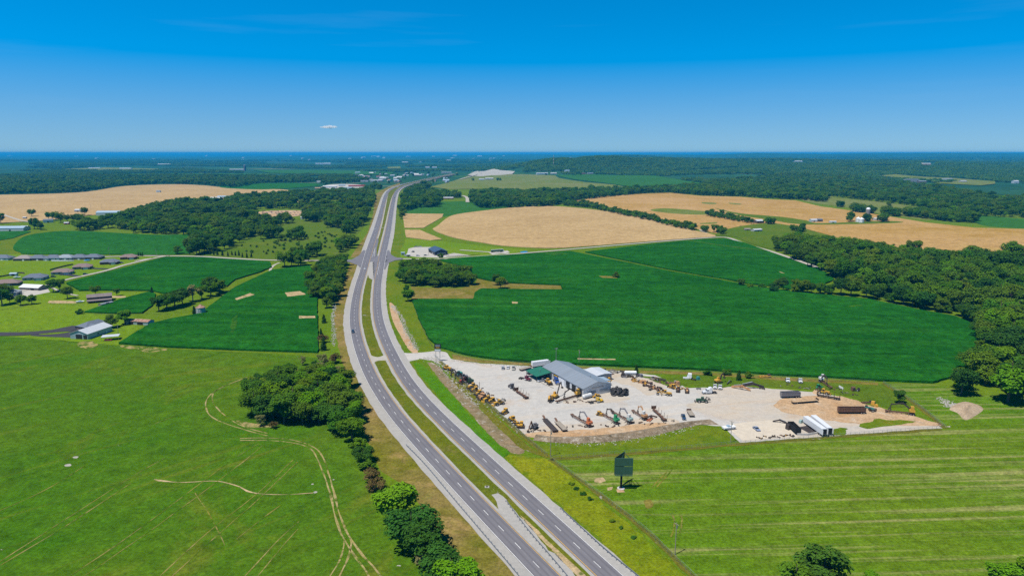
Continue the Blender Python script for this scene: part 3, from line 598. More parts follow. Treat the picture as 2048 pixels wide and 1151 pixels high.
# ------------------------------------------------------------------ the divided highway
ROWS = [((1057.2, 1113), (1177.5, 1113)), ((923.5, 975), (1028.3, 975)), ((806.5, 847.5), (891.2, 847.5)), ((778.7, 810), (855, 810)), ((745, 760), (810.7, 760)), ((724.5, 710), (785, 710)),
        ((709.7, 660), (761.2, 660)), ((708.7, 610), (752.7, 610)), ((721, 560), (756, 560)), ((727.5, 542.6), (760, 542.6)), ((741, 492), (768.5, 492)), ((750, 470.4), (775.3, 470.4)), ((762, 427.4), (782, 427.4)),
        ((769.3, 397.7), (787.5, 397.7)), ((775.3, 384), (792, 385)), ((787, 377), (799, 378)), ((803, 371.3), (808, 373.5)), ((817, 367.5), (820, 370)), ((833, 364), (835, 366)), ((851, 360), (853, 362)),
        ((867, 356.5), (870, 358)), ((884, 353.4), (887, 354.5)), ((907, 349.5), (911, 350.3))]
def carriage(i):
    w = [G(*r_[i]) for r_ in ROWS]; d = (w[0] - w[1]).normalized()
    w = [w[0] + d * 140, w[0] + d * 70] + w
    return w
LW, RW = carriage(0), carriage(1)
LP, RP = catmull(LW, False, 12), catmull(RW, False, 12)
LP, RP = gauss(LP, 9), gauss(RP, 9)
KW = lambda p: 1 + 0.32 * sstep(620, 1150, p.y)
def dense(p): return resample(p, 3.0)
LD, RD = dense(LP), dense(RP)
strip('shoulder', LD, -8.6, 6.2, 7, 'shoulder', .5, .3, scale=KW)
strip('shoulder', RD, -6.2, 8.2, 7, 'shoulder', .3, .5, scale=KW)
med = MB()
for a, b in zip(LP, RP):
    d = (b - a); d.z = 0; g = d.length; d.normalize(); k = KW(a)
    for q in (a + d * min(5.9 * k, g * .47) + Vector((noise.noise(a * .1) * .4, 0, 0)), b - d * min(6.0 * k, g * .47) + Vector((noise.noise(b * .1) * .4, 0, 0))): med.v.append((q.x, q.y, H(q.x, q.y) + off_of(q, 9)))
med.f = [(2 * i, 2 * i + 1, 2 * i + 3, 2 * i + 2) for i in range(len(LP) - 1)]
tag(med.build('median_grass', 'median_grass'), None, None, None, 'structure')
strip('road', LD, -4.0, 4.0, 11, 'asphalt', scale=KW, uv=True)
strip('road', RD, -4.0, 4.0, 11, 'asphalt', scale=KW, uv=True)
# junctions, drives and turning bays
S('median_crossing', [(733, 707), (742, 711), (757, 714), (775, 709), (792, 712), (800, 722), (778, 721), (760, 721), (750, 724), (744, 733), (738, 722)], 10, 'gravel_road', True, .2)
S('median_crossing', [(737, 524), (742, 515), (755, 512), (775, 512), (778, 520), (774, 525), (755, 524)], 10, 'asphalt')
S('median_gravel', [(984, 990), (996, 986), (1012, 1000), (1040, 1033), (1075, 1073), (1110, 1108), (1152, 1150), (1220, 1215), (1150, 1215), (1095, 1140), (1040, 1080), (1005, 1030)], 10, 'shoulder', False, 1.3)
S('median_soil', [(1040, 1030), (1060, 1045), (1100, 1085), (1160, 1140), (1230, 1205), (1222, 1212), (1150, 1148), (1100, 1097), (1065, 1060)], 10, 'bare_soil', False, .5)
S('turning_bay', [(740, 514), (744, 496), (750, 478), (756, 477), (757, 483), (753.5, 497), (753, 514)], 10, 'asphalt')
S('turning_bay', [(745, 523), (759, 523), (757, 552), (752, 574), (748, 562), (746, 545)], 10, 'asphalt')
S('median_gravel', [(738, 522), (749, 524), (749, 545), (745, 560), (738, 556), (734, 540)], 10, 'shoulder', False, .2)
S('side_road', [(640, 519.5), (690, 520), (704, 519), (718, 511), (727, 500), (740, 505), (738, 524), (724, 540), (716, 531), (700, 524.5), (690, 523), (640, 522)], 10, 'asphalt')
S('side_road', [(766, 505), (778, 500), (783, 510), (792, 515), (806, 516.2), (806, 519), (790, 521), (777, 526), (770, 540), (762, 530)], 10, 'asphalt')
for pts, w, m in (([(800, 517.5), (840, 518.3), (880, 518), (960, 512.5), (1023, 508.3), (1130, 499.5), (1240, 490), (1340, 481.5), (1430, 474.8), (1455, 475.5), (1480, 484), (1510, 494), (1536, 501), (1590, 519), (1650, 541)], 3.1, 'gravel_road'),
                  ([(645, 521), (600, 521.5), (544, 520.3), (512, 519.5), (450, 516), (400, 513), (332, 512), (270, 512), (200, 514), (120, 514.5), (0, 516), (-80, 518)], 3.1, 'gravel_road'),
                  ([(340, 512), (320, 514), (250, 530), (210, 542), (130, 560), (105, 568), (60, 578), (0, 592)], 2.6, 'gravel_road'),
                  ([(270, 522), (290, 519), (310, 516)], 2.6, 'gravel_road'), ([(95, 572), (130, 586), (160, 592)], 1.4, 'gravel_road'),
                  ([(215, 538), (190, 537), (178, 537)], 3, 'driveway'), ([(160, 553), (130, 549), (115, 550)], 3, 'driveway'), ([(1422, 470), (1404, 462), (1398, 456), (1404, 455)], 2.5, 'gravel_road'),
                  ([(1478, 468), (1468, 457), (1500, 454)], 3, 'gravel_road'), ([(920, 500), (960, 503), (1000, 506), (1020, 508)], 2.5, 'lot_pale'), ([(904, 507), (940, 512)], 4, 'lot_pale'),
                  ([(762, 373.5), (775, 374), (800, 376)], 5, 'gravel_road'), ([(935, 405), (934, 396), (925, 392)], 5, 'gravel_road'), ([(920, 360), (940, 355), (955, 350)], 5, 'gravel_road'), ([(0, 428), (40, 441), (70, 446), (60, 448)], 3, 'gravel_road'),
                  ([(746, 393.5), (766, 394), (800, 394)], 2, 'gravel_road'), ([(755, 455.5), (770, 455.5)], 2, 'gravel_road'), ([(-50, 668), (40, 668), (90, 664), (130, 660), (155, 660)], 5, 'driveway')):
    strip('side_road' if w > 2.5 else 'lane', line(pts, 4.0, 2), -w, w, 10, m, .2, .2)
S('driveway', [(60, 671), (75, 665), (120, 656), (145, 651), (163, 652), (168, 660), (163, 672), (150, 675), (90, 673)], 4, 'driveway')
S('island_grass', [(78, 668), (100, 663), (138, 659), (142, 663), (120, 667), (90, 669)], 6, 'lawn', True)
S('parking_lot', [(817, 497), (830, 494), (862, 494), (880, 506), (905, 508), (930, 512), (880, 515.5), (835, 514), (813, 511)], 4, 'lot_pale', jit=.4)
S('parking_lot', [(975, 504), (995, 503), (1015, 501), (1020, 505), (985, 509)], 4, 'lot_pale', jit=.4)
S('parking_lot', [(10, 582), (60, 576), (95, 575), (100, 584), (60, 592), (20, 596)], 3, 'lot_pale', jit=.4)
S('dirt_lot', [(515, 424), (560, 421), (605, 422), (600, 431), (560, 434), (520, 429)], 5, 'clay', True, 1)
S('dirt_lot', [(565, 406), (600, 403), (650, 406), (640, 411), (600, 409)], 5, 'clay', True, 1)
S('dirt_lot', [(640, 376), (660, 370), (700, 369), (730, 372), (735, 379), (690, 381), (650, 380)], 6, 'lot_pale', True, 2)
S('dirt_lot', [(370, 440), (395, 434), (470, 430), (475, 434), (410, 440), (380, 445)], 4, 'clay', True, 1)
S('quarry_floor', [(935, 351), (950, 344), (1000, 342), (1030, 344), (1024, 349), (990, 351), (960, 354)], 6, 'quarry_stone')
S('pond', [(1041, 503.5), (1050, 502), (1056, 503), (1050, 505), (1042, 505)], 4, 'pond_water' if 'pond_water' in MATS else P('pond_water', (.03, .20, .36), .1).name, True)
# painted markings
for path, s in ((LD, 1), (RD, -1)):
    strip('road_markings', path, -3.78 * s - .09, -3.78 * s + .09, 13, 'line_white', scale=KW)
    strip('road_markings', path, 3.62 * s - .09, 3.62 * s + .09, 13, 'line_yellow', scale=KW)
    strip('road_markings', resample(path, 1.016), -.085, .085, 13, 'line_white', scale=KW, dash=(12.19, 3.1))
def marks(lines, w):
    for a, b in lines:
        strip('road_markings', resample([G(*a), G(*b)], 2.0), -w, w, 14, 'line_white')
marks([((744.5, 514), (750.3, 496.3)), ((750.3, 496.3), (748.5, 514)), ((746.5, 507.5), (749.4, 507.5)), ((748, 502), (750, 502)),
       ((760, 523), (754.5, 550.5)), ((754.5, 550.5), (750, 551)), ((757.5, 531), (753, 531)), ((756.3, 538), (752, 538)), ((755.2, 545), (751, 545))], .11)
# places of the far buildings, kept free of trees
FARB = [((660, 376), 50, 26, 7, 'white_wall', 'faded_white', 'pale pink roofed works left of the red roofed store'), ((640, 379), 34, 20, 6, 'brick_tan', 'clay', 'tan roofed shed at the left end of the far works'), ((684, 373), 26, 18, 6, 'white_wall', 'light_blue_roof', 'blue roofed building behind the far works'),
        ((693, 379), 40, 22, 7, 'white_wall', 'light_blue_roof', 'long blue white roofed building in the middle of the far works'), ((706, 374), 34, 20, 6, 'brick_red', 'red_sheet', 'red roofed store in the far works, left one'), ((723, 374), 30, 20, 6, 'brick_red', 'red_sheet', 'red roofed store in the far works, right one'),
        ((715, 381), 44, 20, 6, 'white_wall', 'faded_white', 'low white roofed building before the red stores'), ((743, 378), 22, 14, 5, 'brick_tan', 'shingle_brown', 'brown roofed house at the right end of the far works'), ((729, 364), 34, 18, 6, 'siding_grey', 'shingle_grey', 'grey roofed building above the far works'),
        ((759, 363), 26, 20, 6, 'brick_tan', 'white_roof', 'white roofed barn beside the bend of the far highway'), ((751, 362), 24, 14, 5, 'siding_grey', 'white_roof', 'white shed behind the barn at the far highway bend'), ((757, 355), 22, 14, 6, 'white_wall', 'red_sheet', 'small red roofed farmhouse beyond the highway bend'),
        ((726, 356), 18, 12, 6, 'brick_red', 'red_sheet', 'tiny red barn at the edge of the far trees'), ((785, 352), 26, 18, 6, 'white_wall', 'white_roof', 'white house left of the far highway among trees'), ((813, 352), 24, 14, 5, 'white_wall', 'faded_white', 'pale house above the far highway, left one'),
        ((836, 352), 42, 22, 7, 'brick_tan', 'faded_white', 'large pale building above the far highway'), ((845, 350), 20, 14, 6, 'white_wall', 'shingle_grey', 'grey roofed house above the far highway'), ((893, 347), 62, 18, 8, 'siding_grey', 'shingle_grey', 'long grey roofed shed near the quarry'),
        ((640, 365), 26, 12, 5, 'white_wall', 'faded_white', 'white trailer home left of the far works'), ((855, 336), 34, 18, 8, 'white_wall', 'faded_white', 'white house far beyond the highway, left of two'), ((869, 336), 40, 18, 8, 'white_wall', 'white_roof', 'white house far beyond the highway, right of two'),
        ((1084, 349), 66, 20, 8, 'white_wall', 'white_roof', 'long white factory at the foot of the wooded ridge'), ((1107, 349), 34, 16, 7, 'siding_grey', 'faded_white', 'grey works shed beside the long white factory'), ((1134, 344), 28, 18, 9, 'white_wall', 'light_blue_roof', 'blue roofed house at the foot of the wooded ridge'),
        ((1167, 349), 22, 14, 6, 'brick_red', 'shingle_brown', 'brown roofed farm at the edge of the far crop, left one'), ((1180, 349), 34, 16, 6, 'brick_tan', 'light_blue_roof', 'blue roofed farm at the edge of the far crop, right one'),
        ((978, 360), 40, 16, 8, 'siding_grey', 'faded_white', 'pale quarry plant building below the stone heaps'), ((963, 361), 24, 14, 7, 'white_wall', 'white_roof', 'white office shed below the stone heaps'),
        ((1822, 364), 62, 30, 10, 'siding_grey', 'shingle_slate', 'large slate roofed house on the pale clearing in the forest'), ((1843, 366), 34, 20, 7, 'brick_dark', 'shingle_grey', 'low wing beside the large house on the forest clearing'),
        ((1894, 361), 46, 22, 8, 'white_wall', 'shingle_grey', 'white house at the right of the forest clearing'), ((1925, 365), 26, 16, 7, 'siding_grey', 'white_roof', 'small pale house at the far right of the forest clearing'), ((2030, 367), 22, 16, 10, 'white_wall', 'white_roof', 'white house at the photo edge beyond the forest clearing'),
        ((1596, 326), 60, 30, 12, 'white_wall', 'white_roof', 'white house on a bright clearing deep in the far forest'), ((1850, 330), 70, 30, 10, 'clay', 'faded_white', 'pale building beside the bare earth patch in the far forest'),
        ((190, 338), 90, 30, 9, 'white_wall', 'white_roof', 'white shed beyond the forest band, left of the far farm'), ((252, 339), 90, 34, 10, 'white_wall', 'white_roof', 'large white shed of the far farm beyond the forest band'), ((225, 342), 70, 30, 8, 'brick_tan', 'faded_white', 'low tan shed of the far farm beyond the forest band'),
        ((200, 343), 50, 24, 8, 'white_wall', 'white_roof', 'small white shed before the far farm beyond the forest band'), ((330, 331), 130, 40, 14, 'white_wall', 'white_roof', 'white works far out on the blue plain'), ((475, 341), 110, 30, 9, 'white_wall', 'white_roof', 'long white barn beside the dark far silo'),
        ((640, 329), 100, 34, 12, 'white_wall', 'white_roof', 'white works on the blue plain above the far trees, left one'), ((655, 329), 70, 34, 14, 'faded_white', 'white_roof', 'white works on the blue plain above the far trees, right one'), ((810, 327), 70, 34, 16, 'white_wall', 'white_roof', 'white building on the blue plain right of the highway')]
FARP = [(G(*b[0]), b[1]) for b in FARB]
def free_of_houses(p):
    for q, l in FARP:
        if abs(p.x - q.x) < l * .6 + 8 and -95 - l * .5 < p.y - q.y < l * .4 + 12: return False
    return True
# ------------------------------------------------------------------ trees
def foliage(name, greens, transl=.22):
    m, nt = new_mat(name); oi = N(nt, 'ShaderNodeObjectInfo'); tc = N(nt, 'ShaderNodeTexCoord').outputs['Object']
    rp = N(nt, 'ShaderNodeValToRGB'); rp.color_ramp.interpolation = 'LINEAR'
    el = rp.color_ramp.elements
    while len(el) < len(greens): el.new(0.5)
    for i, c in enumerate(greens): el[i].position = i / (len(greens) - 1); el[i].color = (c[0] * 1.25, c[1] * 1.22, c[2] * .62, 1)
    nt.links.new(oi.outputs['Random'], rp.inputs[0])
    n = noise_tex(nt, tc, .35, 3); n2 = noise_tex(nt, tc, 1.6, 2)
    col = mix(nt, 1.0, rp.outputs[0], mrange(nt, n, .3, .7, .70, 1.35), 'MULTIPLY')
    col = mix(nt, mrange(nt, n2, .5, .75, 0, .35), col, (.085, .15, .02))
    d = N(nt, 'ShaderNodeBsdfDiffuse'); t = N(nt, 'ShaderNodeBsdfTranslucent'); ms = N(nt, 'ShaderNodeMixShader'); o = N(nt, 'ShaderNodeOutputMaterial')
    nt.links.new(col, d.inputs[0]); nt.links.new(mix(nt, 1.0, col, (1.3, 1.35, .6), 'MULTIPLY'), t.inputs[0]); ms.inputs[0].default_value = transl
    nt.links.new(d.outputs[0], ms.inputs[1]); nt.links.new(t.outputs[0], ms.inputs[2]); nt.links.new(ms.outputs[0], o.inputs[0])
    MATS[name] = m
foliage('leaf', [(.026, .088, .014), (.062, .140, .012), (.018, .062, .022), (.085, .162, .010), (.024, .085, .026), (.066, .115, .018), (.036, .120, .018), (.095, .150, .016), (.020, .070, .016)])
foliage('leaf_bright', [(.085, .20, .010), (.07, .175, .012), (.10, .21, .015)])
foliage('leaf_cedar', [(.014, .046, .014), (.02, .058, .016)], .1)
foliage('leaf_brown', [(.075, .055, .040), (.10, .07, .05)], .1)
foliage('leaf_grey', [(.13, .14, .095), (.16, .155, .12)], .1)
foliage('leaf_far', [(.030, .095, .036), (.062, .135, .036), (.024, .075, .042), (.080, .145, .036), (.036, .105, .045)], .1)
UP = Vector((0, 0, 1))
def leaf_quads(mb, p, nrm, s, rnd):
    u = nrm.cross(Vector((rnd.uniform(-1, 1), rnd.uniform(-1, 1), rnd.uniform(-1, 1))))
    if u.length < 1e-3: return
    u.normalize(); v = nrm.cross(u); u *= s * rnd.uniform(.7, 1.25); v *= s * rnd.uniform(.5, 1.0); k = nrm * s * .25
    mb.add([p - u - k * .5, p + v * .8 + k, p + u - k * .5, p - v * .8 + k * .6], [(0, 1, 2, 3)])
def crown_mesh(name, seed, rad, zlo, zhi, nl, n, mat, ls=.5, cone=False, flat=1.0):
    """foliage between heights zlo and zhi: leaf sprays spread over many uneven lobes"""
    rnd = random.Random(seed); mb = MB(); lobes = []
    hz = (zhi - zlo) / 2; cz = (zhi + zlo) / 2
    for i in range(nl):
        for _ in range(30):
            q = Vector((rnd.uniform(-1, 1), rnd.uniform(-1, 1), rnd.uniform(-1, 1)))
            if .15 < q.length < 1: break
        if cone:
            z = zlo + (zhi - zlo) * (i + .5) / nl; k = (1 - (z - zlo) / (zhi - zlo)) ** .8
            c = Vector((q.x * rad * .35 * k, q.y * rad * .35 * k, z)); r_ = rad * (.25 + .6 * k)
            lobes.append((c, r_, (zhi - zlo) / nl * 1.3))
        else:
            q = q * (.45 + .35 * rnd.random()) / max(q.length, .5)
            c = Vector((q.x * rad, q.y * rad, cz + q.z * hz * .85)); r_ = rad * rnd.uniform(.27, .46)
            lobes.append((c, r_, r_ * rnd.uniform(.65, .9)))
    tot = sum(l[1] ** 2 for l in lobes)
    for c, r_, rz in lobes:
        for _ in range(max(4, int(n * r_ ** 2 / tot))):
            d = Vector((rnd.gauss(0, 1), rnd.gauss(0, 1), rnd.gauss(0, 1) + .35)).normalized()
            k = rnd.random() ** .25 * rnd.uniform(.86, 1.06)
            p = c + Vector((d.x * r_ * k, d.y * r_ * k, d.z * rz * k))
            if p.z < zlo * .7: continue
            nn = (d * 1.0 + UP * .85 + Vector((rnd.uniform(-1, 1), rnd.uniform(-1, 1), rnd.uniform(-1, 1))) * .55).normalized()
            leaf_quads(mb, p, nn, ls, rnd)
    return mb.mesh(name, mat)
def trunk_mb(h, r, seed, rad):
    rnd = random.Random(seed); mb = MB(); mb.cyl((0, 0, -.3), (0, 0, h * .5), r, r * .7, 7)
    for i in range(4):
        a = i * 1.6 + rnd.random(); mb.cyl((0, 0, h * (.28 + .06 * i)), (math.cos(a) * rad * .5, math.sin(a) * rad * .5, h * (.55 + .08 * i)), r * .45, r * .12, 5)
    mb.cyl((0, 0, h * .5), (0, 0, h * .85), r * .7, r * .15, 6); return mb
BROAD = []
for i, (rad, zl, zh, nl, n, ls) in enumerate([(4.9, 1.6, 12, 22, 2600, .42), (4.4, 1.2, 13, 24, 2600, .42), (5.6, 2.0, 11.5, 26, 3000, .42), (4.0, 1.0, 11, 18, 2200, .40), (5.2, 1.4, 13.5, 28, 3000, .42), (4.6, .8, 9.5, 20, 2400, .40)]):
    BROAD.append((crown_mesh('crown', 100 + i, rad, zl, zh, nl, n, 'leaf', ls), trunk_mb(zh, .32, i, rad).mesh('trunk', 'bark')))
CEDAR = [(crown_mesh('crown', 200 + i, 1.7, .2, 6.0, 12, 1100, 'leaf_cedar', .26, True), trunk_mb(4.5, .14, i, .5).mesh('trunk', 'bark')) for i in range(2)]
SHRUB = [(crown_mesh('crown', 300 + i, 1.9, .0, 2.6, 10, 700, 'leaf', .26), trunk_mb(2.0, .08, i, 1.0).mesh('trunk', 'bark')) for i in range(3)]
BROWN = [(crown_mesh('crown', 400 + i, 2.6, .0, 4.2, 12, 900, 'leaf_brown', .25), trunk_mb(3.4, .1, i, 1.2).mesh('trunk', 'bark')) for i in range(2)]
GREY = [(crown_mesh('crown', 500 + i, 3.6, 1.0, 9.5, 16, 1000, 'leaf_grey', .30), trunk_mb(9.5, .22, i, 3).mesh('trunk', 'weathered')) for i in range(2)]
BRIGHT = [(crown_mesh('crown', 600 + i, 4.7, 1.0, 11, 22, 2600, 'leaf_bright', .42), trunk_mb(11, .3, i, 4).mesh('trunk', 'bark')) for i in range(2)]
BASE_H = {id(BROAD): 12, id(CEDAR): 6, id(SHRUB): 2.6, id(BROWN): 4.2, id(GREY): 9.5, id(BRIGHT): 11}
trng = random.Random(5)
def tree(p, kind, h, label, group=None, name='broadleaf_tree', cat='tree', wide=1.0):
    c, t = trng.choice(kind); s = h * (1.33 if kind in (BROAD, BRIGHT, GREY) else 1.1) / BASE_H[id(kind)]
    o = thing(name, label, cat, p, trng.uniform(0, 6.28), group)
    o.scale = (s * wide, s * wide * trng.uniform(.92, 1.08), s)
    inst('trunk', t, o); inst('crown', c, o); return o
def fill(poly, gap, seed, holes=()):
    """points spread through a patch, nearest first"""
    rnd = random.Random(seed); w = [G(*p) for p in poly]
    xs = [p.x for p in w]; ys = [p.y for p in w]; wp = [(p.x, p.y) for p in w]; hp = [[(q.x, q.y) for q in (G(*p) for p in h)] for h in holes]
    out = []; y = min(ys); row = 0
    while y <= max(ys):
        x = min(xs) + (gap * .5 if row % 2 else 0)
        while x <= max(xs):
            q = (x + rnd.uniform(-.38, .38) * gap, y + rnd.uniform(-.38, .38) * gap)
            if inside(q, wp) and not any(inside(q, h) for h in hp): out.append(Vector((q[0], q[1], H(*q))))
            x += gap
        y += gap * .87; row += 1
    out.sort(key=lambda p: p.x ** 2 + p.y ** 2); return out
def scatter(name, pts, protos, label, cat, zmul=1.0):
    """one wood of uncountable trees: points (place, size, turn, kind) carrying copies of the tree meshes"""
    c = bpy.data.collections.new(name + '_kinds')
    for i, pr in enumerate(protos):
        me = pr if isinstance(pr, bpy.types.Mesh) else None
        o = bpy.data.objects.new('wood_tree_kind_%d' % i, me); c.objects.link(o)
    me = bpy.data.meshes.new(name); me.from_pydata([tuple(p[0]) for p in pts], [], [])
    for an, ty, vals in (('size', 'FLOAT', [p[1] for p in pts]), ('turn', 'FLOAT', [p[2] for p in pts]), ('kind_index', 'INT', [p[3] for p in pts])):
        me.attributes.new(an, ty, 'POINT').data.foreach_set('value', vals)
    o = bpy.data.objects.new(name, me); COL.objects.link(o)
    ng = bpy.data.node_groups.new(name, 'GeometryNodeTree')
    ng.interface.new_socket('Geometry', in_out='INPUT', socket_type='NodeSocketGeometry'); ng.interface.new_socket('Geometry', in_out='OUTPUT', socket_type='NodeSocketGeometry')
    A = ng.nodes.new; K = ng.links.new
    gi, go, ip, ci = A('NodeGroupInput'), A('NodeGroupOutput'), A('GeometryNodeInstanceOnPoints'), A('GeometryNodeCollectionInfo')
    ci.inputs['Collection'].default_value = c; ci.inputs['Separate Children'].default_value = True; ci.inputs['Reset Children'].default_value = True
    def at(nm, ty):
        n = A('GeometryNodeInputNamedAttribute'); n.data_type = ty; n.inputs['Name'].default_value = nm; return n.outputs[0]
    cx = A('ShaderNodeCombineXYZ'); K(at('turn', 'FLOAT'), cx.inputs[2]); ip.inputs['Pick Instance'].default_value = True
    K(gi.outputs[0], ip.inputs['Points']); K(ci.outputs[0], ip.inputs['Instance']); K(at('kind_index', 'INT'), ip.inputs['Instance Index'])
    K(cx.outputs[0], ip.inputs['Rotation']); K(at('size', 'FLOAT'), ip.inputs['Scale']); K(ip.outputs[0], go.inputs[0])
    md = o.modifiers.new('copies', 'NODES'); md.node_group = ng
    return tag(o, label, cat, None, 'stuff')
def joined(pair, s=1.0):
    """trunk and crown as one mesh for the woods"""
    c, t = pair; me = bpy.data.meshes.new('wood_tree'); nv = len(c.vertices)
    me.from_pydata([tuple(v.co) for v in c.vertices] + [tuple(v.co) for v in t.vertices], [], [tuple(p.vertices) for p in c.polygons] + [tuple(i + nv for i in p.vertices) for p in t.polygons])
    me.materials.append(c.materials[0]); me.materials.append(t.materials[0]); nc = len(c.polygons)
    me.polygons.foreach_set('material_index', [0] * nc + [1] * len(t.polygons)); return me
WOOD = [joined(b) for b in BROAD] + [joined(BRIGHT[0])]
def wood(name, polys, gap, hlo, hhi, label, seed, holes=(), extra=(), cat='wood', loose=0):
    rnd = random.Random(seed); pts = list(extra)
    for i, pl in enumerate(polys):
        for p in fill(pl, gap, seed * 31 + i, holes):
            if loose and noise.noise((p.x / 42, p.y / 42, seed)) > loose: continue
            if p.y < 1800 or free_of_houses(p): pts.append(p)
    rec = [(p, rnd.uniform(hlo * .85, hhi * 1.08) * 1.3 / 12 * (1.2 if rnd.random() < .12 else 1), rnd.uniform(0, 6.28), rnd.choice([0, 0, 1, 1, 2, 3, 4, 4, 5, 5, 2, 3, 6])) for p in pts]
    return scatter(name, rec, WOOD, label, cat)
def clump_mesh(seed, n, spread):
    """a piece of far canopy: a few coarse crowns side by side"""
    rnd = random.Random(seed); mb = MB()
    for i in range(n):
        cx, cy = rnd.uniform(-spread, spread), rnd.uniform(-spread, spread); hh = rnd.uniform(9, 15); r_ = rnd.uniform(4, 6.5)
        for _ in range(52):
            d = Vector((rnd.gauss(0, 1), rnd.gauss(0, 1), abs(rnd.gauss(0, 1)) * .9 - .25)).normalized()
            p = Vector((cx, cy, hh - r_ * .9)) + Vector((d.x * r_, d.y * r_, d.z * r_ * .9)) * rnd.uniform(.8, 1.05)
            leaf_quads(mb, p, (d + UP * .4 + Vector((rnd.uniform(-1, 1), rnd.uniform(-1, 1), rnd.uniform(-1, 1))) * .45).normalized(), 1.9, rnd)
    return mb.mesh('canopy', 'leaf_far')
CLUMPS = [clump_mesh(40 + i, 12, 15) for i in range(5)]

